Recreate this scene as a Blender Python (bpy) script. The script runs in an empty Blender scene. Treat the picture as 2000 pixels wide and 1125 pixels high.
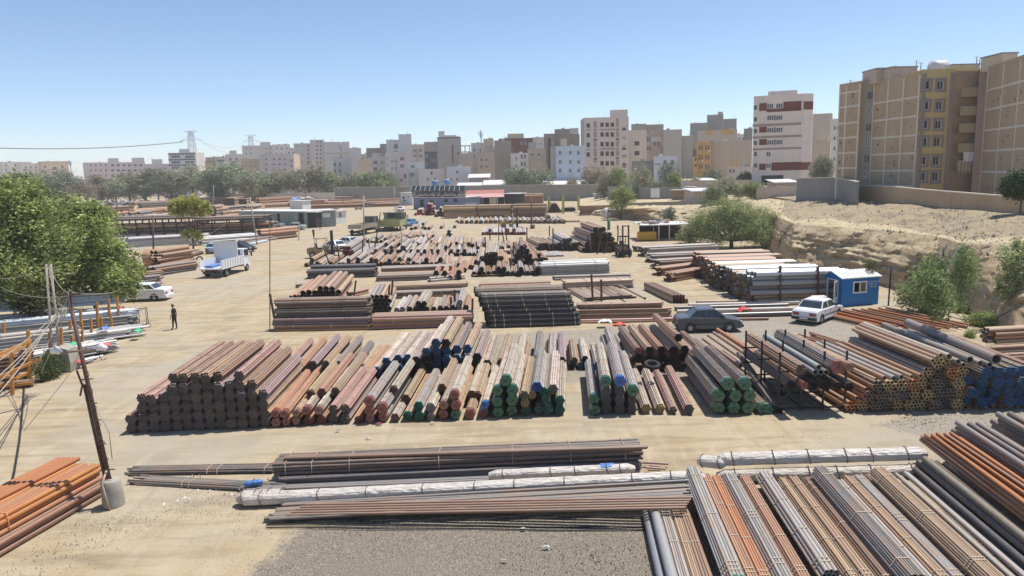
import bpy,math,random
import numpy as np
from mathutils import Vector,Matrix
random.seed(7)
rng=np.random.default_rng(7)
SC=bpy.context.scene
COL=SC.collection
PI=math.pi

# ---------------------------------------------------------------- camera
H=10.3; F=1444.0; CX,CY=1000.0,562.5
PITCH=math.atan((CY - 335.0) / F); ROLL=math.radians(1.4)
fwd=Vector((0,math.cos(PITCH),-math.sin(PITCH)))
up0=Vector((0,math.sin(PITCH),math.cos(PITCH)))
X0=Vector((1,0,0))
cr=X0*math.cos(ROLL) - up0*math.sin(ROLL)
cu=X0*math.sin(ROLL) + up0*math.cos(ROLL)
cam=bpy.data.cameras.new("camera"); cam_o=bpy.data.objects.new("camera",cam); COL.objects.link(cam_o)
cam.sensor_width=36.0; cam.lens=36.0*F / 2000.0; cam.clip_start=0.2; cam.clip_end=9000
m=Matrix((cr,cu,-fwd)).transposed().to_4x4(); m.translation=Vector((0,0,H))
cam_o.matrix_world=m
SC.camera=cam_o

# ---------------------------------------------------------------- sky, sun, exposure
SUN=Vector((0.36,0.19,1.0)).normalized()
sun_el=math.asin(SUN.z); sun_az=math.atan2(SUN.x,SUN.y)
w=bpy.data.worlds.new("World"); SC.world=w; w.use_nodes=True
nt=w.node_tree; bg=nt.nodes["Background"]
sky=nt.nodes.new("ShaderNodeTexSky"); sky.sky_type='NISHITA'; sky.sun_disc=False
sky.sun_elevation=sun_el; sky.sun_rotation=sun_az; sky.altitude=2500
sky.air_density=1.0; sky.dust_density=1.0; sky.ozone_density=3.0
nt.links.new(sky.outputs[0],bg.inputs[0]); bg.inputs[1].default_value=0.13
sl=bpy.data.lights.new("sun",'SUN'); sl.energy=4.6; sl.angle=math.radians(0.53); sl.color=(1.0,0.955,0.88)
so=bpy.data.objects.new("sun",sl); COL.objects.link(so)
so.rotation_euler=SUN.to_track_quat('Z','Y').to_euler()
SC.view_settings.view_transform='Standard'; SC.view_settings.look='None'
SC.view_settings.gamma=1.0; SC.view_settings.use_curve_mapping=False
SC.view_settings.exposure=0.29
SC.cycles.use_denoising=True
SC.cycles.max_bounces=6; SC.cycles.diffuse_bounces=3; SC.cycles.glossy_bounces=2
SC.cycles.transmission_bounces=3; SC.cycles.volume_bounces=1; SC.cycles.transparent_max_bounces=8
SC.cycles.use_adaptive_sampling=True; SC.cycles.adaptive_threshold=0.015

# ---------------------------------------------------------------- placing: a point of the photo on a level plane, or at a depth
def ray(px,py):
    return cr*((px - CX) / F) + cu*((CY - py) / F) + fwd
def at(px,py,z=0.0):
    d=ray(px,py); t=(z - H) / d.z
    return Vector((d.x*t,d.y*t,z))
def dp(px,py,Y):
    d=ray(px,py); t=Y / d.y
    return Vector((d.x*t,Y,H + d.z*t))
def rot2(a):
    c,s=math.cos(a),math.sin(a)
    return lambda x,y:(c*x - s*y,s*x + c*y)

# ---------------------------------------------------------------- materials
MATS={}
def new_mat(name):
    mt=bpy.data.materials.new(name); mt.use_nodes=True
    return mt,mt.node_tree,mt.node_tree.nodes["Principled BSDF"]
def N(nt,kind,**kw):
    n=nt.nodes.new(kind)
    for k,v in kw.items():
        if k in n.inputs.keys():n.inputs[k].default_value=v
        else:setattr(n,k,v)
    return n
def mixc(nt,fac,a,b,mode='MIX'):
    n=nt.nodes.new("ShaderNodeMix"); n.data_type='RGBA'; n.blend_type=mode
    for i,v in ((0,fac),(6,a),(7,b)):
        if hasattr(v,'is_linked') or isinstance(v,bpy.types.NodeSocket):nt.links.new(v,n.inputs[i])
        else:n.inputs[i].default_value=v if i == 0 else (v if len(v) == 4 else (*v,1))
    return n.outputs[2]
def mth(nt,op,a,b=None,clamp=False):
    n=nt.nodes.new("ShaderNodeMath"); n.operation=op; n.use_clamp=clamp
    for i,v in enumerate((a,b)):
        if v is None:continue
        if isinstance(v,bpy.types.NodeSocket):nt.links.new(v,n.inputs[i])
        else:n.inputs[i].default_value=v
    return n.outputs[0]
def noise(nt,scale,detail=4,vec=None,rough=0.55,dist=0.0):
    n=nt.nodes.new("ShaderNodeTexNoise"); n.inputs['Scale'].default_value=scale
    n.inputs['Detail'].default_value=detail; n.inputs['Roughness'].default_value=rough; n.inputs['Distortion'].default_value=dist
    if vec is not None:nt.links.new(vec,n.inputs['Vector'])
    return n.outputs['Fac']
def ramp(nt,fac,stops):
    n=nt.nodes.new("ShaderNodeValToRGB"); nt.links.new(fac,n.inputs[0])
    el=n.color_ramp.elements
    while len(el) < len(stops):el.new(0.5)
    for e,(p,c) in zip(el,stops):
        e.position=p; e.color=(*c,1) if len(c) == 3 else c
    return n.outputs[0]
def coords(nt,which='Object',scale=None):
    tc=nt.nodes.new("ShaderNodeTexCoord"); v=tc.outputs[which]
    if scale:
        mp=nt.nodes.new("ShaderNodeMapping"); mp.inputs['Scale'].default_value=scale; nt.links.new(v,mp.inputs[0]); v=mp.outputs[0]
    return v
def bump(nt,b,h,strength=0.4,dist=0.02):
    n=nt.nodes.new("ShaderNodeBump"); n.inputs['Strength'].default_value=strength; n.inputs['Distance'].default_value=dist
    nt.links.new(h,n.inputs['Height']); nt.links.new(n.outputs[0],b.inputs['Normal'])

def plain(name,col,rough=0.6,metal=0.0,var=0.18,scale=3.0,spec=0.5,dirt=0.0,dirtcol=(0.30,0.24,0.17),emit=None):
    """a painted or bare surface with slight uneven tone and dust"""
    if name in MATS:return MATS[name]
    mt,nt,b=new_mat(name)
    v=coords(nt)
    n1=noise(nt,scale,5,v); n2=noise(nt,scale*7,3,v)
    lo=tuple(c*(1 - var) for c in col); hi=tuple(min(1,c*(1 + var)) for c in col)
    c=mixc(nt,n1,lo,hi)
    if dirt > 0:
        k=mth(nt,'MULTIPLY',mth(nt,'SUBTRACT',n2,0.45,True),dirt*5,True)
        c=mixc(nt,k,c,dirtcol)
    nt.links.new(c,b.inputs['Base Color'])
    b.inputs['Roughness'].default_value=rough; b.inputs['Metallic'].default_value=metal
    b.inputs['Specular IOR Level'].default_value=spec
    MATS[name] =mt; return mt

def tinted(name,rough=0.6,metal=0.0,rust=0.35,rustcol=(0.36,0.15,0.06),attr=True,spec=0.5,dust=.30,along=0):
    """steel whose tone is the object's own colour; every pipe of a bundle carries its own value 'v'"""
    mt,nt,b=new_mat(name)
    oi=nt.nodes.new("ShaderNodeObjectInfo")
    v=coords(nt)
    sc=[4.0,4.0,4.0]; sc[along] =0.5
    mp=nt.nodes.new("ShaderNodeMapping"); mp.inputs['Scale'].default_value=sc; nt.links.new(v,mp.inputs[0])
    cmb=nt.nodes.new("ShaderNodeVectorMath"); cmb.operation='ADD'; nt.links.new(mp.outputs[0],cmb.inputs[0])
    sc2=nt.nodes.new("ShaderNodeVectorMath"); sc2.operation='SCALE'; sc2.inputs[0].default_value=(37,11,53); nt.links.new(oi.outputs['Random'],sc2.inputs['Scale'])
    nt.links.new(sc2.outputs[0],cmb.inputs[1])
    n1=noise(nt,1.6,6,cmb.outputs[0],0.68); n2=noise(nt,9.0,4,cmb.outputs[0],0.6)
    at_=nt.nodes.new("ShaderNodeAttribute"); at_.attribute_name='v'; at_.attribute_type='GEOMETRY'
    at2=nt.nodes.new('ShaderNodeAttribute'); at2.attribute_name='t'
    pal=ramp(nt,at2.outputs['Fac'],[(max(0,i / 10 - .05),c) for i,c in enumerate([(0,0,0),(.41,.285,.175),(.47,.42,.35),(.23,.135,.09),(.36,.19,.11),(.40,.235,.205),(.34,.335,.32),(.55,.54,.52),(.175,.172,.17),(.075,.078,.085)])]); pal.node.color_ramp.interpolation='CONSTANT'
    base=mixc(nt,mth(nt,'GREATER_THAN',at2.outputs['Fac'],.05),oi.outputs['Color'],pal)
    if attr:
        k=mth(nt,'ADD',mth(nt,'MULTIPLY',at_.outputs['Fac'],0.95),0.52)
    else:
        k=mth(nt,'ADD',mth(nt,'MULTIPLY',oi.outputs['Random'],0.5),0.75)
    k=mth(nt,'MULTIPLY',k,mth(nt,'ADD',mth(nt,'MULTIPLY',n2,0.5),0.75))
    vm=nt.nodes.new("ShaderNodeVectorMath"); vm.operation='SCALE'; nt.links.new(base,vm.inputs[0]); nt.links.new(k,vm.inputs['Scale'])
    th=mth(nt,'ADD',mth(nt,'MULTIPLY',at_.outputs['Fac'],0.16),n1) if attr else n1
    rk=mth(nt,'MULTIPLY',mth(nt,'SUBTRACT',th,0.52,True),5.0,True)
    rk=mth(nt,'MULTIPLY',rk,rust)
    c=mixc(nt,rk,vm.outputs[0],rustcol)
    du=mth(nt,'MULTIPLY',mth(nt,'SUBTRACT',n2,0.5,True),1.3 if dust > .1 else .3,True)
    c=mixc(nt,du,c,(0.36,0.31,0.25))
    ge=nt.nodes.new('ShaderNodeNewGeometry'); sp_=nt.nodes.new('ShaderNodeSeparateXYZ'); nt.links.new(ge.outputs['Normal'],sp_.inputs[0])
    tp_=mth(nt,'MULTIPLY',mth(nt,'SUBTRACT',sp_.outputs[2],0.35,True),dust*1.5,True)
    c=mixc(nt,mth(nt,'MULTIPLY',tp_,mth(nt,'ADD',n1,.35)),c,(0.50,0.40,0.30))
    nt.links.new(c,b.inputs['Base Color'])
    b.inputs['Roughness'].default_value=rough; b.inputs['Metallic'].default_value=metal
    b.inputs['Specular IOR Level'].default_value=spec
    bump(nt,b,n2,0.25,0.004)
    return mt

M={}
M['steel'] =tinted('mill_steel',rough=0.48,rust=0.45)
M['black'] =tinted('black_lacquered_steel',rough=0.34,rust=0.05,spec=0.6,dust=.22)
M['galv'] =tinted('galvanised_steel',rough=0.42,metal=0.15,rust=0.0,dust=.06)
M['rusty'] =tinted('rusted_steel',rough=0.62,rust=0.9,rustcol=(0.38,0.13,0.04),dust=.05)
M['end_dark'] =plain('cut_end_steel',(0.21,0.195,0.18),0.6,0.1)
M['end_blue'] =plain('blue_pipe_end_paint',(0.03,0.145,0.33),0.45,var=0.4,scale=8)
M['end_deepblue'] =plain('deep_blue_end_paint',(0.04,0.11,0.48),0.45,var=0.4,scale=8)
M['end_green'] =plain('green_pipe_end_paint',(0.02,0.20,0.12),0.4,var=0.5,scale=9)
M['end_yellow'] =plain('yellow_pipe_end_paint',(0.58,0.42,0.20),0.5,var=0.4,scale=8)
M['end_red'] =plain('red_pipe_end_paint',(0.50,0.025,0.03),0.5,var=0.4,scale=8)
M['end_orange'] =plain('orange_pipe_end_paint',(0.62,0.25,0.10),0.5,var=0.4,scale=8)
M['end_black'] =plain('black_pipe_end_paint',(0.02,0.02,0.022),0.5,var=0.4,scale=8)
M['end_pink'] =plain('pink_primer_end_paint',(0.30,0.10,0.08),0.6,var=0.4,scale=8)
M['end_silver'] =plain('silver_pipe_end',(0.40,0.40,0.41),0.5,var=0.2,scale=8)
M['strap'] =plain('binding_wire',(0.42,0.33,0.24),0.6,var=0.4)
M['strap_dark'] =plain('dark_steel_strap',(0.10,0.075,0.06),0.5,var=0.4)
M['concrete'] =plain('weathered_concrete',(0.36,0.33,0.28),0.9,var=0.3,scale=4,dirt=0.4)
M['rebar'] =plain('rusty_post_steel',(0.10,0.055,0.04),0.6,var=0.5,scale=5)
M['blackiron'] =plain('black_frame_steel',(0.018,0.018,0.02),0.45,var=0.4)
M['rubber'] =plain('tyre_rubber',(0.025,0.024,0.023),0.85,var=0.3)
M['rim'] =plain('wheel_rim_metal',(0.45,0.45,0.46),0.35,0.6)
M['glass'] =plain('dark_window_glass',(0.03,0.04,0.05),0.08,var=0.3,spec=0.8)
M['carglass'] =plain('car_window_glass',(0.035,0.045,0.05),0.05,var=0.2,spec=0.9)
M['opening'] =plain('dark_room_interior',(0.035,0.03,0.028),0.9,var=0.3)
M['whiteframe'] =plain('white_window_frame',(0.75,0.75,0.75),0.5,var=0.05)
M['white'] =plain('white_paint',(0.74,0.74,0.72),0.5,var=0.07,dirt=0.15)
M['black_plastic'] =plain('black_plastic',(0.02,0.02,0.02),0.5)
M['headlight'] =plain('lamp_lens',(0.6,0.6,0.6),0.1,spec=0.9)
M['taillight'] =plain('red_tail_lamp_lens',(0.28,0.02,0.02),0.2,spec=0.8)
M['wood'] =plain('old_timber',(0.30,0.21,0.13),0.85,var=0.4,scale=6)

# ---------------------------------------------------------------- mesh building
def tag(o,label=None,cat=None,group=None,kind=None):
    if label:o['label'] =label
    if cat:o['category'] =cat
    if group:o['group'] =group
    if kind:o['kind'] =kind
    return o
def link(name,data,mat=None,parent=None,loc=None,rot=None,color=None):
    o=bpy.data.objects.new(name,data); COL.objects.link(o)
    if parent is not None:o.parent=parent
    if loc is not None:o.location=loc
    if rot is not None:o.rotation_euler=rot
    if color is not None:o.color=(*color[:3],1)
    return o
def empty(name,loc=(0,0,0),rot=(0,0,0),label=None,cat=None,group=None):
    o=bpy.data.objects.new(name,None); COL.objects.link(o); o.location=loc; o.rotation_euler=rot
    o.empty_display_size=0.3
    return tag(o,label,cat,group)

class MB:
    """collects faces of several materials into one mesh"""
    def __init__(s):s.v=[]; s.f=[]; s.m=[]; s.sm=[]; s.mats=[]; s.val=[]
    def mi(s,mat):
        if mat not in s.mats:s.mats.append(mat)
        return s.mats.index(mat)
    def add(s,verts,faces,mat,smooth=False,val=0.5):
        k=len(s.v); s.v.extend([tuple(p) for p in verts]); i=s.mi(mat)
        for f in faces:
            s.f.append([k + j for j in f]); s.m.append(i); s.sm.append(smooth); s.val.append(val)
    def box(s,lo,hi,mat,xf=None):
        x0,y0,z0=lo; x1,y1,z1=hi
        vs=[(x0,y0,z0),(x1,y0,z0),(x1,y1,z0),(x0,y1,z0),(x0,y0,z1),(x1,y0,z1),(x1,y1,z1),(x0,y1,z1)]
        if xf:vs=[xf(*p) for p in vs]
        s.add(vs,[(0,3,2,1),(4,5,6,7),(0,1,5,4),(1,2,6,5),(2,3,7,6),(3,0,4,7)],mat)
    def tube(s,pts,r,mat,n=6,cap=True,val=0.5):
        """round bar along points; r a number or one per point"""
        P=[Vector(p) for p in pts]; rs=r if hasattr(r,'__len__') else [r] *len(P)
        vs=[]; fs=[]
        d0=(P[1] - P[0]).normalized()
        ref=Vector((0,0,1)) if abs(d0.z) < 0.9 else Vector((1,0,0))
        for i,p in enumerate(P):
            d=(P[min(i + 1,len(P) - 1)] - P[max(i - 1,0)]).normalized()
            a=d.cross(ref).normalized(); b_=a.cross(d)
            for k in range(n):
                t=2*PI*k / n
                vs.append(p + (a*math.cos(t) + b_*math.sin(t)) *rs[i])
        for i in range(len(P) - 1):
            for k in range(n):
                fs.append((i*n + k,i*n + (k + 1) % n,(i + 1) *n + (k + 1) % n,(i + 1) *n + k))
        if cap:
            fs.append(tuple(range(n - 1,-1,-1))); fs.append(tuple((len(P) - 1) *n + k for k in range(n)))
        s.add(vs,fs,mat,True,val)
    def bar(s,a,b,w,mat,h=None):
        """square bar from a to b"""
        a,b=Vector(a),Vector(b); d=(b - a).normalized(); h=h or w
        ref=Vector((0,0,1)) if abs(d.z) < 0.9 else Vector((1,0,0))
        u=d.cross(ref).normalized() *w / 2; v=u.cross(d).normalized() *h / 2
        vs=[a - u - v,a + u - v,a + u + v,a - u + v,b - u - v,b + u - v,b + u + v,b - u + v]
        s.add(vs,[(0,1,2,3),(7,6,5,4),(0,4,5,1),(1,5,6,2),(2,6,7,3),(3,7,4,0)],mat)
    def prism(s,poly,y0,y1,mat,axis='y',smooth=False):
        """polygon in x,z extruded along y (or other axis)"""
        n=len(poly)
        def P(a,b,t):return (a,t,b) if axis == 'y' else ((t,a,b) if axis == 'x' else (a,b,t))
        vs=[P(a,b,y0) for a,b in poly] + [P(a,b,y1) for a,b in poly]
        fs=[tuple(range(n)),tuple(range(2*n - 1,n - 1,-1))] + [(i,i + n,(i + 1) % n + n,(i + 1) % n) for i in range(n)]
        s.add(vs,fs,mat,smooth)
    def mesh(s,name):
        me=bpy.data.meshes.new(name); me.from_pydata(s.v,[],s.f)
        for m_ in s.mats:me.materials.append(m_)
        me.polygons.foreach_set('material_index',s.m); me.polygons.foreach_set('use_smooth',s.sm)
        a=me.attributes.new('v','FLOAT','FACE'); a.data.foreach_set('value',s.val)
        me.update(); return me
    def build(s,name,parent=None,loc=None,rot=None,color=None):
        return link(name,s.mesh(name),None,parent,loc,rot,color)

def fast_mesh(name,V,Fq,mats,mi=None,smooth=False,val=None):
    """numpy verts (n,3), quads or tris (m,k)"""
    me=bpy.data.meshes.new(name); V=np.asarray(V,dtype=np.float32); Fq=np.asarray(Fq,dtype=np.int32)
    k=Fq.shape[1]; me.vertices.add(len(V)); me.vertices.foreach_set('co',V.ravel())
    me.loops.add(Fq.size); me.loops.foreach_set('vertex_index',Fq.ravel())
    me.polygons.add(len(Fq)); me.polygons.foreach_set('loop_start',np.arange(0,Fq.size,k,dtype=np.int32))
    me.polygons.foreach_set('loop_total',np.full(len(Fq),k,dtype=np.int32))
    for m_ in mats:me.materials.append(m_)
    if mi is not None:me.polygons.foreach_set('material_index',np.asarray(mi,dtype=np.int32))
    me.update(calc_edges=True)
    me.polygons.foreach_set('use_smooth',np.full(len(Fq),smooth))
    if val is not None:
        a=me.attributes.new('v','FLOAT','FACE'); a.data.foreach_set('value',np.asarray(val,dtype=np.float32))
    return me

def copy_tree(o,parent=None):
    c=o.copy(); COL.objects.link(c); c.parent=parent
    for ch in o.children:copy_tree(ch,c)
    return c

# ---------------------------------------------------------------- pipes and bundles (built along +X from x=0; x=0 is the near end)
def add_pipe(mb,cy,cz,r,L,mat,endmat,segs=8,depth=None,val=0.5,x0=0.0,ri=None,collar=0.0):
    ri=ri or r*0.78; depth=depth or min(1.2,L*0.4)
    a=np.arange(segs) *2*PI / segs + PI / segs
    c,s_=np.cos(a),np.sin(a)
    def ringv(x,rr):return [(x,cy + rr*c[i],cz + rr*s_[i]) for i in range(segs)]
    q=[(i,(i + 1) % segs,segs + (i + 1) % segs,segs + i) for i in range(segs)]
    qr=[f[::-1] for f in q]
    x1=x0 + L
    if collar > 0:
        mb.add(ringv(x0 + collar,r) + ringv(x1,r),qr,mat,True,val)
        mb.add(ringv(x0,r*1.012) + ringv(x0 + collar,r*1.012),qr,endmat,True,val)
    else:
        mb.add(ringv(x0,r) + ringv(x1,r),qr,mat,True,val)
    for xe,sg in ((x0,1),(x1,-1)):
        mb.add(ringv(xe,r) + ringv(xe,ri),q if sg > 0 else qr,endmat,False,val)
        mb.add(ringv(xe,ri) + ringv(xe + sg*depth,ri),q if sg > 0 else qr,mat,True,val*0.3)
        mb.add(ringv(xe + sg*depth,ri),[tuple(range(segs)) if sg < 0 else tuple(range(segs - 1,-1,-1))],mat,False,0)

def hex_spots(n,r):
    """centres of a hexagon bundle with n pipes a side, flat side down"""
    out=[]
    for row in range(-(n - 1),n):
        k=2*n - 1 - abs(row)
        for i in range(k):out.append(((i - (k - 1) / 2) *2*r,row*1.732*r))
    return out
BUNDLES={}
def bundle_meshes(n,r,L,finish,end,segs=8,var=0,jit=0.04):
    """tubes mesh, strap mesh; half-height of the hexagon"""
    key=(n,round(r,4),round(L,2),finish,end,var)
    if key in BUNDLES:return BUNDLES[key]
    R=random.Random(hash((n,var,round(r*1000))) & 0xffff)
    mb=MB(); sp=hex_spots(n,r*1.01)
    for (y,z) in sp:
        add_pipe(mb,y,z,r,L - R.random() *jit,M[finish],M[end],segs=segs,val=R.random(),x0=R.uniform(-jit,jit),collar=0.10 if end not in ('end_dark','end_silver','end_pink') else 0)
    tubes=mb.mesh('tubes')
    hw=(2*n - 1) *r*1.01 + 0.012; hs=(n - 1) *1.732*r + r + 0.012
    # outline that a band follows
    out=[]
    cr_=[(n - 1) *2*r,0]
    corners=[((n - 1) *2*r*math.cos(k*PI / 3),(n - 1) *2*r*math.sin(k*PI / 3)) for k in range(6)]
    rr=r + 0.006
    for k in range(6):
        for da in (-PI / 7,PI / 7):
            t=k*PI / 3 + da
            out.append((corners[k][0] + rr*math.cos(t),corners[k][1] + rr*math.sin(t)))
    sm=MB(); w_=0.022; th=0.006
    m_=len(out); vs=[]
    for x in (-w_,w_):
        for (y,z) in out:vs.append((x,y,z))
        for (y,z) in out:
            l=math.hypot(y,z); vs.append((x,y*(1 + th / l),z*(1 + th / l)))
    fs=[]
    for i in range(m_):
        j=(i + 1) % m_
        fs += [(m_ + i,m_ + j,3*m_ + j,3*m_ + i),(i,m_ + i,3*m_ + i,2*m_ + i)][:1]
        fs += [(i,j,m_ + j,m_ + i),(2*m_ + i,3*m_ + i,3*m_ + j,2*m_ + j)]
    sm.add(vs,fs,M['strap'],False)
    strap=sm.mesh('strap')
    # plastic sheet over the near end
    BUNDLES[key] =(tubes,strap,corners,hs)
    return BUNDLES[key]

WRAPS={}
def wrap_mesh(n,r,mat,var):
    key=(n,round(r,4),mat,var)
    if key in WRAPS:return WRAPS[key]
    R=random.Random(var*13 + 5); mb=MB()
    rings=[]; k=18
    def prof(t,sc):
        # hexagon radius at angle t
        ap=(n - 1) *2*r*math.cos(PI / 6); a=(t % (PI / 3)) - PI / 6
        return (ap / math.cos(a) + r) *sc
    for (x,sc) in ((0.28,1.02),(0.05,1.045),(-0.03,0.97),(-0.045,0.6),(-0.04,0.25),(-0.03,0.02)):
        rings.append([(x + R.uniform(-0.016,0.016),prof(2*PI*i / k,sc) *math.cos(2*PI*i / k) *(1 + R.uniform(-.03,.03)),prof(2*PI*i / k,sc) *math.sin(2*PI*i / k) *(1 + R.uniform(-.03,.03))) for i in range(k)])
    vs=[p for rg in rings for p in rg]
    fs=[(a*k + (i + 1) % k,a*k + i,(a + 1) *k + i,(a + 1) *k + (i + 1) % k) for a in range(len(rings) - 1) for i in range(k)]
    mb.add([(x,y,z) for (x,y,z) in vs],[f[::-1] for f in fs],M[mat],False)
    WRAPS[key] =mb.mesh('end_wrap'); return WRAPS[key]

M['wrap_green'] =plain('green_plastic_wrap',(0.01,0.085,0.036),0.22,var=0.6,scale=6,spec=0.8,dirt=0.05,dirtcol=(.5,.5,.45))
M['wrap_red'] =plain('red_brown_plastic_wrap',(0.20,0.06,0.045),0.35,var=0.5,scale=7,spec=0.7)
M['wrap_blue'] =plain('blue_plastic_wrap',(0.02,0.09,0.30),0.3,var=0.5,scale=7,spec=0.7)
M['wrap_brown'] =plain('brown_plastic_wrap',(0.24,0.13,0.09),0.5,var=0.5,scale=7)

def orient(A,B):
    d=(B - A).normalized()
    yaw=math.atan2(d.y,d.x); pitch=-math.asin(max(-1,min(1,d.z)))
    return (0,pitch,yaw)

def put_bundle(A,B,n,r,color,label,group,finish='steel',end='end_dark',L=6.0,wrap=None,straps=(0.12,0.5,0.88),var=0,separate=False,segs=8,roll=0.0,name='pipe_bundle',strapmat=None):
    """hexagonal bundle whose near end centre is A, pointing at B"""
    rot=orient(A,B)
    root=empty(name,A,(roll,rot[1],rot[2]),label,'pipe bundle',group)
    tubes,strap,corners,hs=bundle_meshes(n,r,L,finish,end,segs,var)
    if separate:
        key=('one',round(r,4),round(L,2),finish,end)
        if key not in BUNDLES:
            mb=MB(); add_pipe(mb,0,0,r,L,M[finish],M[end],segs=max(segs,12),val=0.5,collar=0.1 if end not in ('end_dark','end_silver') else 0); BUNDLES[key] =mb.mesh('pipe')
        R=random.Random(var + 99)
        for (y,z) in hex_spots(n,r*1.01):
            k=R.uniform(0.75,1.25)
            link('pipe',BUNDLES[key],None,root,(R.uniform(-.05,.05),y,z),(R.uniform(0,6.28),0,0),[c*k*R.uniform(.92,1.08) for c in color])
    else:
        t=link('tubes',tubes,None,root,color=color); t['kind'] ='stuff'
    for s_ in straps:
        so_=link('strap',strap,None,root,(s_*L,0,0),(0,0,random.uniform(-.03,.03)))
    if wrap:
        link('end_wrap',wrap_mesh(n,r,wrap,var % 4),None,root)
    return root

PIPES={}
def put_pipe(A,B,r,color,label,group,finish='steel',end='end_dark',L=None,segs=14,name='steel_pipe',cat='pipe',ri=None):
    A,B=Vector(A),Vector(B)
    L=L or (B - A).length; L=round(L,2)
    key=(round(r,3),L,finish,end,ri)
    if key not in PIPES:
        mb=MB(); add_pipe(mb,0,0,r,L,M[finish],M[end],segs=segs,val=0.5,ri=ri); PIPES[key] =mb.mesh('steel_pipe')
    o=link(name,PIPES[key],None,None,A,orient(A,B),color)
    o.rotation_euler[0] =random.uniform(0,6.28)
    return tag(o,label,cat,group)
ORD=['first','second','third','fourth','fifth','sixth','seventh','eighth','ninth','tenth','eleventh','twelfth','thirteenth','fourteenth','fifteenth','sixteenth','seventeenth','eighteenth','nineteenth','twentieth'] + ['%dth' % i if i % 10 > 3 or i // 10 == 11 else '%d%s' % (i,{0:'th',1:'st',2:'nd',3:'rd'}[i % 10]) for i in range(21,60)]
def vary(c,k=0.15):
    f=random.uniform(1 - k,1 + k)
    return [max(0.005,x*f*random.uniform(1 - k*.35,1 + k*.35)) for x in c]
C_DARK=(.075,.078,.085); C_GREY=(.175,.172,.17); C_BROWN=(.23,.135,.09); C_RUST=(.36,.19,.11)
C_PINK=(.40,.235,.205); C_LILAC=(.26,.195,.215); C_TAN=(.41,.285,.175); C_PALE=(.47,.42,.35); C_BLACK=(.022,.023,.027)
C_SILVER=(.52,.54,.57); C_PGREY=(.34,.335,.32); C_ORANGE=(.42,.155,.05)
PAL=[C_TAN,C_PALE,C_BROWN,C_RUST,C_PINK,C_PGREY,(.55,.54,.52),C_GREY,C_DARK]
def PAL_KEY(c):return (min(range(9),key=lambda i:sum((a - b) ** 2 for a,b in zip(PAL[i],c))) + 1) / 10
# ================================================================ GROUND
from mathutils import noise as mnoise
def pin(poly,x,y):
    c=False; n=len(poly)
    for i in range(n):
        x1,y1=poly[i]; x2,y2=poly[i - 1]
        if (y1 > y) != (y2 > y) and x < (x2 - x1) *(y - y1) / (y2 - y1) + x1:c=not c
    return c
def poly_at(pts):return [(at(*p).x,at(*p).y) for p in pts]
GRAVEL=[poly_at([(-100,1500),(430,1160),(520,1100),(575,1028),(700,1012),(1300,985),(2100,1000),(2600,1500)])]
GREY=[poly_at([(640,690),(900,655),(1200,640),(1320,632),(1560,612),(1760,640),(1700,720),(1100,745),(640,760)]),poly_at([(1700,830),(1800,806),(2100,790),(2150,850),(1850,862)])]
def soft(poly,x,y,rad):
    k=0
    for a in range(9):
        dx=rad*math.cos(a*2.4) *(a / 9) ** .5; dy=rad*math.sin(a*2.4) *(a / 9) ** .5
        k += pin(poly,x + dx,y + dy)
    return k / 9
xs=np.concatenate([-np.geomspace(4500,62,20),np.arange(-60,60.1,0.6),np.geomspace(62,4500,20)])
ys=np.concatenate([[-400,-60,0,5],np.arange(9,110,0.6),np.geomspace(112,6000,26)])
GX,GY=np.meshgrid(xs,ys)
V=np.zeros((GX.size,3)); V[:,0] =GX.ravel(); V[:,1] =GY.ravel()
g1=np.zeros(len(V)); g2=np.zeros(len(V))
for i in range(len(V)):
    x,y,_=V[i]
    if abs(x) < 62 and 0 < y < 112:
        V[i,2] =0.035*mnoise.noise((x*.35,y*.35,0)) + 0.012*mnoise.noise((x*1.5,y*1.5,3)) - 0.02
        if y < 45:
            g1[i] =max(soft(p,x,y,1.4) for p in GRAVEL)
        if 26 < y < 50:g2[i] =max(soft(p,x,y,1.2) for p in GREY)
nx,ny=len(xs),len(ys)
idx=np.arange(nx*ny).reshape(ny,nx)
Q=np.stack([idx[:-1,:-1],idx[:-1,1:],idx[1:,1:],idx[1:,:-1]],-1).reshape(-1,4)

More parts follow.
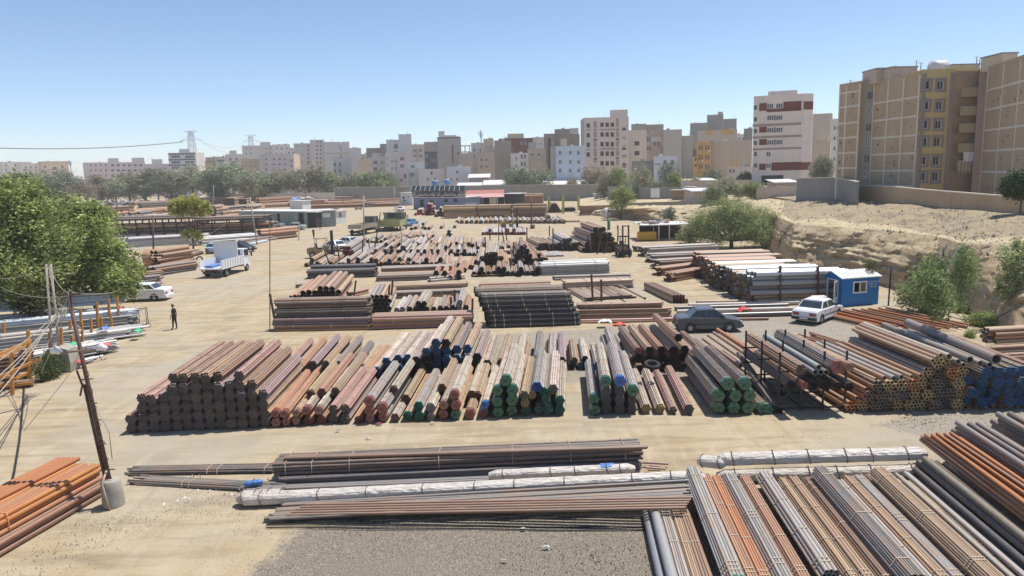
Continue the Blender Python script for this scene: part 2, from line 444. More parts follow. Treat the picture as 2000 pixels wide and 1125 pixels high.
def dirt_material(name,sand=(.43,.345,.225),pale=(.52,.44,.315),dark=(.30,.24,.16),attrs=True):
    mt,nt,b=new_mat(name)
    v=coords(nt)
    mpa=nt.nodes.new("ShaderNodeMapping"); mpa.inputs['Scale'].default_value=(0.35,1.6,1); mpa.inputs['Rotation'].default_value=(0,0,0.06); nt.links.new(v,mpa.inputs[0])
    mpb=nt.nodes.new("ShaderNodeMapping"); mpb.inputs['Scale'].default_value=(1.5,0.3,1); mpb.inputs['Rotation'].default_value=(0,0,-0.25); nt.links.new(v,mpb.inputs[0])
    big=noise(nt,0.09,4,v,0.6); mid=noise(nt,0.55,5,v,0.65); fine=noise(nt,9,6,v,0.7); grit=noise(nt,45,3,v,0.6)
    tr=noise(nt,0.8,5,mpa.outputs[0],0.6,0.4); tr2=noise(nt,0.8,4,mpb.outputs[0],0.6,0.5)
    c=mixc(nt,ramp(nt,mid,[(0.3,(0,0,0)),(0.7,(1,1,1))]),sand,pale)
    c=mixc(nt,mth(nt,'MULTIPLY',mth(nt,'SUBTRACT',tr,0.47,True),3.6,True),c,dark)
    c=mixc(nt,mth(nt,'MULTIPLY',mth(nt,'SUBTRACT',tr2,0.52,True),3.2,True),c,(.50,.43,.32))
    mpc=nt.nodes.new('ShaderNodeMapping'); mpc.inputs['Scale'].default_value=(.05,1.9,1); mpc.inputs['Rotation'].default_value=(0,0,.045); nt.links.new(v,mpc.inputs[0]); ru=noise(nt,1.0,3,mpc.outputs[0],.5,.25)
    mpd=nt.nodes.new('ShaderNodeMapping'); mpd.inputs['Scale'].default_value=(1.9,.05,1); mpd.inputs['Rotation'].default_value=(0,0,-.28); nt.links.new(v,mpd.inputs[0]); rv=noise(nt,1.0,3,mpd.outputs[0],.5,.25)
    c=mixc(nt,mth(nt,'MULTIPLY',mth(nt,'SUBTRACT',ru,.56,True),3.5,True),c,(.27,.215,.145))
    c=mixc(nt,mth(nt,'MULTIPLY',mth(nt,'SUBTRACT',rv,.58,True),3.5,True),c,(.28,.225,.155))
    oil=noise(nt,.32,2,v,.4)
    c=mixc(nt,mth(nt,'MULTIPLY',mth(nt,'SUBTRACT',oil,.66,True),6,True),c,(.20,.165,.125))
    c=mixc(nt,mth(nt,'MULTIPLY',mth(nt,'SUBTRACT',big,0.47,True),5,True),c,(.37,.33,.26))
    c=mixc(nt,mth(nt,'MULTIPLY',mth(nt,'SUBTRACT',fine,0.55,True),2.5,True),c,(.27,.225,.16))
    c=mixc(nt,mth(nt,'MULTIPLY',mth(nt,'SUBTRACT',grit,0.6,True),3.0,True),c,(.58,.52,.42))
    if attrs:
        def mask(nm,lo):
            a=nt.nodes.new("ShaderNodeAttribute"); a.attribute_name=nm
            s_=mth(nt,'ADD',a.outputs['Fac'],mth(nt,'MULTIPLY',mth(nt,'SUBTRACT',mid,0.5),1.1))
            s_=mth(nt,'ADD',s_,mth(nt,'MULTIPLY',mth(nt,'SUBTRACT',fine,0.5),0.9))
            return mth(nt,'MULTIPLY',mth(nt,'SUBTRACT',s_,lo,True),4,True)
        sp=noise(nt,28,5,v,0.75)
        gcol=ramp(nt,sp,[(0.28,(.05,.042,.034)),(0.44,(.13,.112,.09)),(0.55,(.24,.205,.16)),(0.66,(.50,.45,.37))])
        c=mixc(nt,mth(nt,'MULTIPLY',mask('grey',0.35),0.75),c,ramp(nt,fine,[(0.3,(.19,.17,.14)),(0.7,(.36,.33,.28))]))
        c=mixc(nt,mth(nt,'MULTIPLY',mask('gravel',0.4),0.93),c,gcol)
    nt.links.new(c,b.inputs['Base Color']); b.inputs['Roughness'].default_value=0.95; b.inputs['Specular IOR Level'].default_value=0.15
    hh=mth(nt,'ADD',mth(nt,'MULTIPLY',fine,0.7),mth(nt,'MULTIPLY',grit,0.3))
    bump(nt,b,hh,0.7,0.06)
    return mt
M['dirt'] =dirt_material('sandy_dirt',(.385,.295,.18),(.47,.385,.265),(.245,.185,.115))
me=fast_mesh('ground',V,Q,[M['dirt']],smooth=True)
for nm,arr in (('gravel',g1),('grey',g2)):
    a=me.attributes.new(nm,'FLOAT','POINT'); a.data.foreach_set('value',arr.astype(np.float32))
tag(link('ground',me),kind='structure')

# ---- the eroded bank and the raised land behind it
ST=[((1120,418),(1125,410,.5),(1130,400,.8)),((1180,425),(1185,411,1.4),(1190,400,1.8)),((1240,430),(1245,408,2.4),(1245,393,2.6)),
      ((1330,440),(1330,400,2.8),(1335,388,3.0)),((1430,455),(1430,405,3.3),(1440,385,3.5)),
      ((1490,480),(1492,413,3.7),(1500,388,4.0)),((1545,524),(1550,436,4.0),(1560,392,4.5)),
      ((1640,545),(1640,444,4.2),(1640,388,5.1)),((1740,566),(1740,450,4.3),(1740,397,5.3)),
      ((1820,585),(1835,462,4.3),(1840,405,5.3)),((1868,598),(1885,478,4.2),(1890,410,5.3)),((1905,625),(1935,478,4.4),(1950,415,5.3)),
      ((1985,668),(2010,474,4.7),(2010,419,5.3)),((2150,690),(2150,480,4.8),(2150,430,5.3)),((2500,740),(2500,470,4.8),(2500,440,5.3))]
def bank_point(st,t):
    (a,b_,c) =st
    A=at(*a,-0.15); B=at(*b_); C=at(*c)
    if t <= 1:
        k=t ** 1.0
        z=A.z + (B.z - A.z) *k
        h=k*k*0.55 + 0.45*k if k < .8 else .64*.55 + .36 + (k - .8) *1.5*.96
        h=min(1,0.25*k + 0.75*k ** 3)
        return Vector((A.x + (B.x - A.x) *h,A.y + (B.y - A.y) *h,z))
    if t <= 2:
        k=t - 1; p=B.lerp(C,k); return p
    k=t - 2
    d=(C - B); d.z=0; d.normalize()
    return C + Vector((0.1,1,0)).normalized() *(420*k*k + 2*k)
ns=520; ts=list(np.linspace(0,1,46)) + list(np.linspace(1,2,46))[1:] + list(np.linspace(2,3,12))[1:]
V=[]; 
for i in range(ns):
    s_=i / (ns - 1) *(len(ST) - 1); k=min(int(s_),len(ST) - 2); f=s_ - k; f2=f
    for j,t in enumerate(ts):
        p=bank_point(ST[k],t).lerp(bank_point(ST[k + 1],t),f2)
        if t <= 1.02:
            wgt=math.sin(min(1,t) *PI) *0.8 + 0.35
            n1=mnoise.fractal((p.x*.28,p.y*.28,p.z*.25),1.0,2.1,4)
            n2=mnoise.noise((p.x*1.1,p.y*.8,p.z*1.6)); n3=mnoise.noise((p.x*.35,0,p.z*3.2))
            n4=mnoise.noise((p.x*3.1,p.y*2.5,p.z*3.5)); n5=abs(mnoise.noise((p.x*.9 + p.y*.3,2,p.z*.15)))
            off=(n1*1.3 + n2*.35 + n3*.42 + n4*.16 - n5*.9) *wgt*min(1,p.z / 2 + .4)
            p=p + Vector((-.35,-1,0)) *off
            p.z += 0.22*mnoise.noise((p.x*.8,p.y*.8,5)) *wgt
        elif t <= 2.0:
            wg=min(1,(t - 1) *5) *min(1,(2.02 - t) *4)
            p.z += (0.6*mnoise.fractal((p.x*.12,p.y*.12,1),1.0,2.0,4) + .28*mnoise.noise((p.x*.7,p.y*.7,7)) + .14*mnoise.noise((p.x*1.9,p.y*1.9,9))) *wg + 0.25*mnoise.noise((p.x*.8,p.y*.8,5)) *(1 - wg) *.4
        V.append(p[:])
nt_=len(ts); idx=np.arange(ns*nt_).reshape(ns,nt_)
Q=np.stack([idx[:-1,:-1],idx[1:,:-1],idx[1:,1:],idx[:-1,1:]],-1).reshape(-1,4)
def bank_material():
    mt,nt,b=new_mat('eroded_earth')
    g=nt.nodes.new("ShaderNodeNewGeometry"); sep=nt.nodes.new("ShaderNodeSeparateXYZ"); nt.links.new(g.outputs['Normal'],sep.inputs[0])
    v=coords(nt)
    mp=nt.nodes.new("ShaderNodeMapping"); mp.inputs['Scale'].default_value=(.25,.25,2.2); nt.links.new(v,mp.inputs[0])
    lay=noise(nt,1.2,6,mp.outputs[0],0.7,0.6); mid=noise(nt,0.5,6,v,0.7); fine=noise(nt,5,5,v,0.7)
    face=ramp(nt,lay,[(0.3,(.27,.18,.10)),(0.46,(.44,.32,.19)),(0.62,(.56,.43,.27)),(0.75,(.66,.55,.38))])
    face=mixc(nt,mth(nt,'MULTIPLY',mth(nt,'SUBTRACT',mid,0.52,True),4,True),face,(.42,.33,.21))
    top=ramp(nt,mid,[(0.3,(.33,.26,.16)),(0.5,(.50,.41,.26)),(0.7,(.58,.49,.34))])
    top=mixc(nt,mth(nt,'MULTIPLY',mth(nt,'SUBTRACT',fine,0.52,True),3.5,True),top,(.24,.20,.14))
    k=mth(nt,'MULTIPLY',mth(nt,'SUBTRACT',sep.outputs[2],0.72,True),6,True)
    c=mixc(nt,k,face,top)
    a=nt.nodes.new("ShaderNodeAttribute"); a.attribute_name='ash'
    ak=mth(nt,'MULTIPLY',mth(nt,'SUBTRACT',mth(nt,'ADD',a.outputs['Fac'],mth(nt,'MULTIPLY',mth(nt,'SUBTRACT',mid,.5),.9)),0.4,True),4,True)
    c=mixc(nt,ak,c,ramp(nt,fine,[(0.3,(.19,.15,.105)),(0.6,(.30,.24,.17)),(.78,(.42,.38,.33))]))
    nt.links.new(c,b.inputs['Base Color']); b.inputs['Roughness'].default_value=.95; b.inputs['Specular IOR Level'].default_value=.15
    bump(nt,b,mth(nt,'ADD',fine,lay),0.8,0.14)
    return mt
M['bank'] =bank_material()
me=fast_mesh('hillside',V,Q,[M['bank']],smooth=True)
V=np.array(V); ash=np.zeros(len(V))
tt=np.tile(np.array(ts),ns); ii=np.repeat(np.arange(ns) / (ns - 1) *(len(ST) - 1),nt_)
ash=np.clip((tt - 1.05) *9,0,1) *(ii > 5.6) *(tt < 2.6) *.56
a=me.attributes.new('ash','FLOAT','POINT'); a.data.foreach_set('value',ash.astype(np.float32))
tag(link('hillside',me),kind='structure')
BV=V
R=np.random.default_rng(5); sel=np.where((tt > .75) & (tt < 2.0) & (ii > 4))[0]; vs=[]; fs=[]; mi=[]
for q in R.choice(sel,4500):
    x,y,z=BV[q] + np.array([R.uniform(-.4,.4),R.uniform(-.4,.4),0]); s_=.03 + .22*R.random() ** 4; k=len(vs)
    for t_ in (0,1.6,3.1,4.7):vs.append((x + math.cos(t_ + s_) *s_*R.uniform(.6,1),y + math.sin(t_ + s_) *s_*R.uniform(.6,1),z - .1))
    vs.append((x + R.uniform(-.3,.3) *s_,y,z + s_*R.uniform(.4,1))); fs += [(k,k + 1,k + 4),(k + 1,k + 2,k + 4),(k + 2,k + 3,k + 4),(k + 3,k,k + 4)]; mi += [int(R.choice([0,0,1,1,2,3],p=[.25,.15,.25,.15,.12,.08]))] *4
RUB=(vs,fs,mi)
def bank_top(px,py,guess=4.2):
    """the land under a point of the photo on the raised ground"""
    z=guess
    for _ in range(4):
        p=at(px,py,z); d=(BV[:,0] - p.x) ** 2 + (BV[:,1] - p.y) ** 2; z=float(BV[d.argmin(),2])
    return at(px,py,z)

# ---- loose stones and scraps lying on the ground
def scatter(name,polys,n,smin,smax,mats,seed,flat=0.6,zoff=0.0):
    R=np.random.default_rng(seed); vs=[]; fs=[]; mi=[]; vv=[]
    pts=[]
    while len(pts) < n:
        pl=polys[R.integers(len(polys))]; xs_=[p[0] for p in pl]; ys_=[p[1] for p in pl]
        x=R.uniform(min(xs_),max(xs_)); y=R.uniform(min(ys_),max(ys_))
        if pin(pl,x,y):pts.append((x,y))
    for (x,y) in pts:
        s_=smin + (smax - smin) *R.random() ** 3; k=len(vs); a=R.random() *6.28
        o=[(math.cos(a + t) *s_*R.uniform(.6,1),math.sin(a + t) *s_*R.uniform(.6,1),0) for t in (0,1.6,3.1,4.7)]
        vs += [(x + p[0],y + p[1],-.03 + zoff) for p in o] + [(x + R.uniform(-.3,.3) *s_,y + R.uniform(-.3,.3) *s_,s_*flat*R.uniform(.4,1) + zoff)]
        fs += [(k,k + 1,k + 4),(k + 1,k + 2,k + 4),(k + 2,k + 3,k + 4),(k + 3,k,k + 4)]
        mi += [int(R.integers(len(mats)))] *4
    o=link(name,fast_mesh(name,vs,fs,mats,mi)); o['kind'] ='stuff'; return o
M['stone_a'] =plain('grey_stone',(.25,.22,.18),.9,var=.3); M['stone_b'] =plain('pale_stone',(.42,.37,.30),.9,var=.3); M['stone_c'] =plain('dark_stone',(.12,.10,.085),.9,var=.3)
M['litter'] =plain('white_plastic_litter',(.66,.65,.62),.5,var=.2)
link('rubble',fast_mesh('rubble',RUB[0],RUB[1],[M['stone_b'],plain('clod_of_earth',(.42,.33,.21),.95,var=.3),M['stone_a'],M['litter']],RUB[2]))['kind'] ='stuff'
scatter('gravel',[GRAVEL[0]],26000,.008,.034,[M['stone_a'],M['stone_b'],M['stone_a'],M['stone_c'],M['stone_b']],3)
scatter('gravel',GREY,3500,.012,.06,[M['stone_a'],M['stone_b'],M['stone_c']],4)
scatter('pebbles',[poly_at([(0,1125),(150,960),(260,940),(560,970),(500,1125)])],2600,.006,.035,[M['stone_a'],M['stone_b'],M['stone_b']],5)
scatter('pebbles',[poly_at([(0,960),(300,640),(1900,600),(1900,900),(300,880)])],1800,.01,.035,[M['stone_a'],M['stone_b'],M['stone_c']],6)
scatter('litter',[poly_at([(240,940),(520,950),(520,985),(235,985)])],160,.02,.09,[M['litter'],M['stone_b'],M['litter']],8,.5)
scatter('litter',[poly_at([(1750,640),(1900,650),(1990,700),(1850,700)])],260,.03,.14,[M['litter'],M['stone_b'],M['stone_a']],9,.5)
# ================================================================ BUILDINGS
def wallmat(name,col,kind='plaster',var=.12):
    if name in MATS:return MATS[name]
    mt,nt,b=new_mat(name); v=coords(nt)
    n1=noise(nt,.25,5,v,.65); n2=noise(nt,3.0,5,v,.65)
    mp=nt.nodes.new("ShaderNodeMapping"); mp.inputs['Scale'].default_value=(1.2,1.2,.12); nt.links.new(v,mp.inputs[0])
    st=noise(nt,1.0,5,mp.outputs[0],.7)
    c=mixc(nt,n1,tuple(x*(1 - var) for x in col),tuple(min(1,x*(1 + var)) for x in col))
    c=mixc(nt,mth(nt,'MULTIPLY',mth(nt,'SUBTRACT',st,.52,True),1.6,True),c,tuple(x*.55 for x in col))
    c=mixc(nt,mth(nt,'MULTIPLY',mth(nt,'SUBTRACT',n2,.55,True),1.5,True),c,tuple(min(1,x*1.2) for x in col))
    if kind in ('brick','block'):
        bt=nt.nodes.new("ShaderNodeTexBrick"); cx=nt.nodes.new("ShaderNodeMapping"); cx.inputs['Rotation'].default_value=(PI / 2,0,0); nt.links.new(v,cx.inputs[0])
        sep=nt.nodes.new("ShaderNodeSeparateXYZ"); nt.links.new(v,sep.inputs[0]); cmb=nt.nodes.new("ShaderNodeCombineXYZ")
        nt.links.new(mth(nt,'ADD',sep.outputs[0],sep.outputs[1]),cmb.inputs[0]); nt.links.new(sep.outputs[2],cmb.inputs[1]); nt.links.new(cmb.outputs[0],bt.inputs[0])
        s_=.24 if kind == 'brick' else .45
        bt.inputs['Scale'].default_value=1; bt.inputs['Brick Width'].default_value=s_; bt.inputs['Row Height'].default_value=s_*.34 if kind == 'brick' else s_*.5
        bt.inputs['Mortar Size'].default_value=.012 if kind == 'brick' else .02
        bt.inputs['Color1'].default_value=(1,1,1,1); bt.inputs['Color2'].default_value=(.82,.82,.82,1); bt.inputs['Mortar'].default_value=(.7,.7,.7,1)
        c=mixc(nt,.75,c,bt.outputs[0],'MULTIPLY')
        bump(nt,b,bt.outputs['Fac'],-.3,.02)
    nt.links.new(c,b.inputs['Base Color']); b.inputs['Roughness'].default_value=.9; b.inputs['Specular IOR Level'].default_value=.2
    MATS[name] =mt; return mt
W_CREAM=wallmat('cream_render',(0.703,0.636,0.575)); W_BEIGE=wallmat('beige_stone',(0.654,0.543,0.475)); W_TAN=wallmat('tan_render',(0.654,0.517,0.359)); W_GREYL=wallmat('light_grey_render',(0.688,0.642,0.577))
W_GREY=wallmat('grey_cement_render',(0.454,0.418,0.365)); W_GREYD=wallmat('dark_cement_render',(0.269,0.256,0.237)); W_BLOCK=wallmat('grey_block_wall',(0.372,0.312,0.248),'block'); W_WHITE=wallmat('white_render',(.66,.65,.63)); W_PINK=wallmat('pinkish_stone',(0.654,0.557,0.532))
W_SLATE=wallmat('slate_cladding',(.09,.10,.115)); W_RED=wallmat('red_brick_cladding',(.19,.05,.038),'brick'); W_ORANGE=wallmat('orange_render',(.56,.33,.12)); W_BLUEW=wallmat('bluish_white_render',(.56,.60,.66)); W_BROWN=wallmat('brown_stone',(0.522,0.424,0.339))
W_BRICK=wallmat('yellowish_brick',(.53,.395,.265),'brick',.2); W_BRICKD=wallmat('brown_brick',(.52,.375,.24),'brick',.2); W_FRAME=wallmat('concrete_frame_band',(.66,.58,.47)); W_OCHRE=wallmat('ochre_render',(.66,.49,.22)); W_PURPLE=wallmat('mauve_grey_stone',(.34,.265,.235))
W_STONE=wallmat('pale_travertine',(0.729,0.622,0.551),var=.2); M['roofgrey'] =plain('roof_bitumen',(.30,.29,.27),.9,var=.3)
M['blue_tank'] =plain('blue_tank_plastic',(.05,.20,.42),.5); M['metalroof'] =plain('pale_sheet_roof',(.68,.67,.64),.5,var=.12,dirt=.2)

class Facade:
    """vertical plane through two ground points; photo points are carried onto it"""
    def __init__(s,L,R,zb):
        s.L=Vector((L[0],L[1],zb)); s.R=Vector((R[0],R[1],zb)); s.d=(s.R - s.L); s.W=s.d.length; s.d.normalize()
        s.n=Vector((s.d.y,-s.d.x,0)); s.yaw=math.atan2(s.d.y,s.d.x)
    def loc(s,px,py):
        d=ray(px,py); o=Vector((0,0,H)); t=(s.L - o).dot(s.n) / d.dot(s.n); p=o + d*t
        return ((p - s.L).dot(s.d),p.z - s.L.z)
WIN={}
def window_mesh(w,h,kind):
    w,h=round(w,1) or .1,round(h,1) or .1
    k=(w,h,kind)
    if k in WIN:return WIN[k]
    mb=MB(); t=.05; g=.08
    if kind == 'hole':
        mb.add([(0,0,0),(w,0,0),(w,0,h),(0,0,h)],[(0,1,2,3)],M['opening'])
    else:
        fr={'glass':M['whiteframe'],'brown':M['rebar'],'grey':M['concrete']}[kind]
        mb.box((g,-.01,g),(w - g,.01,h - g),M['glass'])
        for lo,hi in (((0,-t,0),(g,t,h)),((w - g,-t,0),(w,t,h)),((g,-t,0),(w - g,t,g)),((g,-t,h - g),(w - g,t,h))):mb.box(lo,hi,fr)
        nm=max(1,int(w / .8))
        for i in range(1,nm + 1):
            x=w*i / (nm + 1)
            mb.box((x - .03,-t*.8,g),(x + .03,t*.8,h - g),fr)
    WIN[k] =mb.mesh('window'); return WIN[k]
M['opening'] =M['opening']
def building(label,L,R,zt,zb,D,mat,wins=(),boxes=(),roof=None,parapet=.5,side=None,name='apartment_block',cat='building',group=None,recess=.22,bands=(),root=None,rooftop=True):
    """wins: (u, z, w, h, kind) on the front; boxes: (u0,u1,v0,v1,z0,z1,mat,name) extra volumes"""
    f=Facade(L,R,zb); W=f.W; Hh=zt - zb
    root=root or empty(name,f.L,(0,0,f.yaw),label,cat,group)
    us=sorted({0,W} | {round(min(max(u,.01),W - .01),3) for (u,z,w,h,k) in wins for u in (u,u + w)})
    zs=sorted({0,Hh} | {round(min(max(z,.01),Hh - .01),3) for (u,z0,w,h,k) in wins for z in (z0,z0 + h)})
    mb=MB(); vid={}
    def inside(u,z):return any(a < u < a + w and b < z < b + h for (a,b,w,h,k) in wins)
    vs=[]; fs=[]
    for i in range(len(us) - 1):
        j=0
        while j < len(zs) - 1:
            uc=(us[i] + us[i + 1]) / 2
            if inside(uc,(zs[j] + zs[j + 1]) / 2):j += 1; continue
            k=j
            while k < len(zs) - 1 and not inside(uc,(zs[k] + zs[k + 1]) / 2):k += 1
            n=len(vs); vs += [(us[i],0,zs[j]),(us[i + 1],0,zs[j]),(us[i + 1],0,zs[k]),(us[i],0,zs[k])]; fs.append((n,n + 1,n + 2,n + 3)); j=k
    for (u,z,w,h,k) in wins:
        n=len(vs); vs += [(u,0,z),(u + w,0,z),(u + w,0,z + h),(u,0,z + h),(u,recess + .1,z),(u + w,recess + .1,z),(u + w,recess + .1,z + h),(u,recess + .1,z + h)]
        fs += [(n,n + 4,n + 5,n + 1),(n + 1,n + 5,n + 6,n + 2),(n + 2,n + 6,n + 7,n + 3),(n + 3,n + 7,n + 4,n),(n + 4,n + 7,n + 6,n + 5)]
    mb.add(vs,fs,mat)
    sm=side or mat
    mb.add([(0,0,0),(0,D,0),(0,D,Hh),(0,0,Hh)],[(0,3,2,1)],sm); mb.add([(W,0,0),(W,D,0),(W,D,Hh),(W,0,Hh)],[(0,1,2,3)],sm)
    mb.add([(0,D,0),(W,D,0),(W,D,Hh),(0,D,Hh)],[(0,3,2,1)],sm)
    mb.build('wall',root)
    rb=MB(); rb.add([(0,0,Hh - .02),(W,0,Hh - .02),(W,D,Hh - .02),(0,D,Hh - .02)],[(0,1,2,3)],roof or M['roofgrey'])
    if parapet:
        p=parapet; t=.25
        rb.box((-.04,-.04,Hh),(W + .04,t,Hh + p),mat); rb.box((-.04,D - t,Hh),(W + .04,D + .04,Hh + p),mat)
        rb.box((-.04,t,Hh),(t,D - t,Hh + p),sm); rb.box((W - t,t,Hh),(W + .04,D - t,Hh + p),sm)
    rb.build('roof',root)
    for (u,z,w,h,k) in wins:
        o=link('window',window_mesh(w,h,k),None,root,(u,recess,z))
    for (u0,u1,z0,z1,bm) in bands:
        b_=MB(); b_.box((u0,-.06,z0),(u1,-.005,z1),bm); b_.build('facade_band',root)
    for (u0,u1,v0,v1,z0,z1,bm,nm) in boxes:
        b_=MB(); b_.box((u0,v0,z0),(u1,v1,z1),bm); b_.build(nm,root)
    return root,f
def pb(label,x0,x1,ytop,Y,mat,D=12,grids=(),roofs=(),zb=0,side=None,group=None,tilt=0,bands=(),ybot=None,name='apartment_block',rooftop=1,parapet=.5,tanks=1):
    """a building whose front spans x0..x1 of the photo at depth Y (tilt: extra depth of its right edge)"""
    L=dp(x0,ytop,Y)
    if side is None and not tilt:tilt=-(x1 - x0) / F*Y*((x0 + x1) / 2 - 1000) / F*.9
    R=dp(x1,ytop,Y + tilt); zt=(L.z + R.z) / 2 - parapet
    f=Facade(L,R,zb); ws=[]
    for (cx,cy,w,h,kind) in grids:
        for px in cx:
            for py in cy:
                u0,z1=f.loc(px - w / 2,py - h / 2); u1,z0=f.loc(px + w / 2,py + h / 2)
                if z0 > .3 and z1 < zt - zb - .1 and u0 > .1 and u1 < f.W - .1:ws.append((round(u0,2),round(z0,2),round(u1 - u0,1),round(z1 - z0,1),kind))
    bx=[]
    for (rx0,rx1,ry,rm) in roofs:
        u0,z=f.loc(rx0,ry); u1,_=f.loc(rx1,ry); bx.append((u0,u1,1.5,min(D,6),zt - zb,z,rm,'stair_head'))
    bd=[]
    for (bx0,bx1,by0,by1,bm) in bands:
        u0,z1=f.loc(bx0,by0); u1,z0=f.loc(bx1,by1); bd.append((u0,u1,max(z0,0.01),z1,bm))
    root,f=building(label,L,R,zt,zb,D,mat,ws,bx,side=side,group=group,bands=bd,name=name,parapet=parapet)
    if grids and f.W > 4:
        mb=MB()
        for py in sorted({py + h*.5 + 1.2 for (cx,cy,w,h,k) in grids for py in cy}):
            z=f.loc((x0 + x1) / 2,py)[1]
            if .3 < z < zt - zb - .4:mb.box((.02,-.1,z - .12),(f.W - .02,-.004,z + .12),mat)
        if mb.v:mb.build('floor_ledge',root)
        R2=random.Random(int(x1*3))
        for (u,z,w_,h_,k) in ws:
            if R2.random() < .16:mb=MB(); mb.box((u + w_*.2,-.5,z - .75),(u + w_*.2 + .8,-.11,z - .2),M['metalroof']); mb.build('air_conditioner',root)
    R_=random.Random(int(x0*7 + ytop))
    if rooftop:
        zr=zt - zb
        for k in range(R_.randint(1,3)):
            mbb=MB(); u=R_.uniform(.15,.85) *f.W; v=R_.uniform(1,D - 2); hh=R_.uniform(1.2,3.5)
            if R_.random() < .5:mbb.tube([(u,v,zr),(u,v,zr + hh)],.06,M['concrete'],5); mbb.build('antenna',root)
            else:
                mbb.box((u,v,zr),(u + 1.4,v + 1.2,zr + 1.2),R_.choice([M['white'],M['metalroof'],M['concrete'],W_TAN])); mbb.build('roof_unit',root)
    return root,f
def rng_(a,b,n):return [a + (b - a) *i / (n - 1) for i in range(n)] if n > 1 else [a]
g_='g'
# --- far left
pb('small pale apartment block at the far left edge behind the trees',4,40,316,520,W_GREYL,12,[([12,30],[323,333],4,5,'glass')])
pb('cream block with stepped roof left of the tan corner block',40,80,319,510,W_CREAM,12,[([50,60,70],[327,337],3,4,'brown')],[(42,62,316,W_CREAM)])
pb('tan corner block ending at the gap of open sky',80,133,315,500,W_TAN,14,[([107],[329,339],9,5,'hole'),([88,122],[326,336],4,4,'brown')])
pb('long low beige block right of the gap of open sky',164,283,317,480,W_PINK,14,[([178,187,197,207],[323,333,343],4,4.5,'glass'),(rng_(220,275,6),[323,333,343],6,3.5,'brown')],[(212,232,309,W_PINK),(259,282,308,W_PINK)])
pb('low pinkish block between the long beige block and the white banded block',283,330,320,470,W_PINK,12,[(rng_(292,322,4),[329,339],6,3.5,'glass')],[(297,317,311,W_CREAM)])
pb('white block with dark floor bands and a bright cream side wall',328,382,298,430,W_WHITE,12,[([343,370],[306,317,328,338],18,5.5,'glass')],[(347,368,291,W_WHITE)],side=W_CREAM,
   bands=[(329,381,300,301.4,W_SLATE),(329,381,311,312.4,W_SLATE),(329,381,322,323.4,W_SLATE)])
pb('narrow tan block right of the white banded block',402,422,307,460,W_TAN,12,[([410,417],[316,326,336],2.5,3.5,'brown')])
pb('grey block with strip windows behind the far trees',421,441,306,450,W_GREYL,12,[([431],[314,325],14,4,'glass')])
pb('cream stepped block below the second pylon',440,474,301,440,W_CREAM,12,[([450,462],[311,322,332],4,4,'brown')],[(448,462,294,W_CREAM)])
pb('tall light grey block under the second pylon',472,533,284,520,W_GREYL,14,[([481,490,520,528],[290,300,310,320],3,3.5,'glass')],[(508,528,277,W_CREAM)])
pb('cream block behind the pink one in the far row',532,566,282,515,W_CREAM,14,[([540,550,560],[290,300],3,3.5,'brown')])
pb('pink stone block with rows of small windows and yellow end wall',506,573,301,400,W_PINK,12,[([520,535,546,556],[311,321,331],5,4,'glass'),([569],[304,314,324,333],3.5,3.5,'hole')],side=W_TAN)
pb('low orange tinted block behind the dark far trees',470,506,310,410,W_TAN,12,[([480,490,500],[316,325],3,4,'glass')])
pb('tall pale twin block with a column of small windows, left half',573,606,280,430,W_GREYL,15,[([602],[285,293,301,309,317],2.6,3,'hole'),([582,590],[285,301,317],2.5,3,'glass')])
pb('tall pale twin block with two columns of small windows, right half',605,633,273,428,W_CREAM,15,[([619,626],[277,285,293,301,309,317],2.6,3,'hole')])
pb('wide blank light grey gable wall behind the far trees',632,682,277,425,W_GREYL,15,[],bands=[(633,681,299,299.6,W_GREY)])
pb('lower blank grey gable wall beside the orange tinted one',681,705,289,424,W_GREYL,15)
pb('small beige house with four windows in front of the blank grey gable',650,686,306,360,W_CREAM,10,[([654,664],[321,334],4,6,'brown')])
pb('orange tan gable at the end of the blank grey walls',700,727,311,400,W_TAN,12,[([722],[323,335],3,4,'glass')])
pb('low dark grey block left of the tall white block',715,744,289,440,W_GREYD,12)
pb('dark grey stair tower touching the tall white block',742,756,281,438,W_GREYD,12)
pb('pink fronted house with balconies below the dark grey block',725,753,305,350,W_PINK,12,[([733],[317,330],8,6,'grey'),([746],[317,330],5,5,'glass')],[(727,742,299,W_TAN)])
pb('tall white block with brown window panels, lower left part',754,779,273,420,W_WHITE,14,[([773],[286,299],8,8,'brown')])
pb('tallest white block of the middle row with a plain wall',778,803,262,415,W_WHITE,14)
pb('grey fronted house with tall narrow windows in the middle row',752,776,299,345,W_GREYL,12,[([757],[309,322],3,6,'glass'),([766,773],[315,329],3.5,5,'glass')])
pb('pinkish house with corner windows beside the grey fronted one',776,803,300,343,W_PINK,12,[([785],[310,324],7,6,'brown'),([796],[302],4,5,'glass')])
pb('house with orange brick strips between the white and the grey block',803,828,282,400,W_BEIGE,12,[([810,821],[294,304],6,6,'glass')],bands=[(813,817,290,330,W_ORANGE)])
pb('plain grey brown block behind the slate clad house',828,856,277,405,W_GREY,12)
pb('dark slate clad house with white window frames',829,853,296,350,W_SLATE,10,[([833],[305,320],5,8,'glass'),([843,849],[313],4.5,7,'glass')])
pb('tall grey beige block with a dark roof canopy',854,900,268,395,W_GREY,14,[([896],[300],6,5,'brown')],[(856,868,256,W_GREYL),(868,890,264,W_BEIGE)],bands=[(882,886,283,318,W_RED),(853,898,268.5,270,W_SLATE)])
pb('low beige house beside the open concrete frame',897,922,299,380,W_BROWN,10,[([903,912],[308],3,4,'glass')])
pb('narrow white house with a single column of windows above the yard wall',796,828,316,320,W_WHITE,8,[([806],[325],7,6,'glass'),([805],[341],9,8,'glass')])
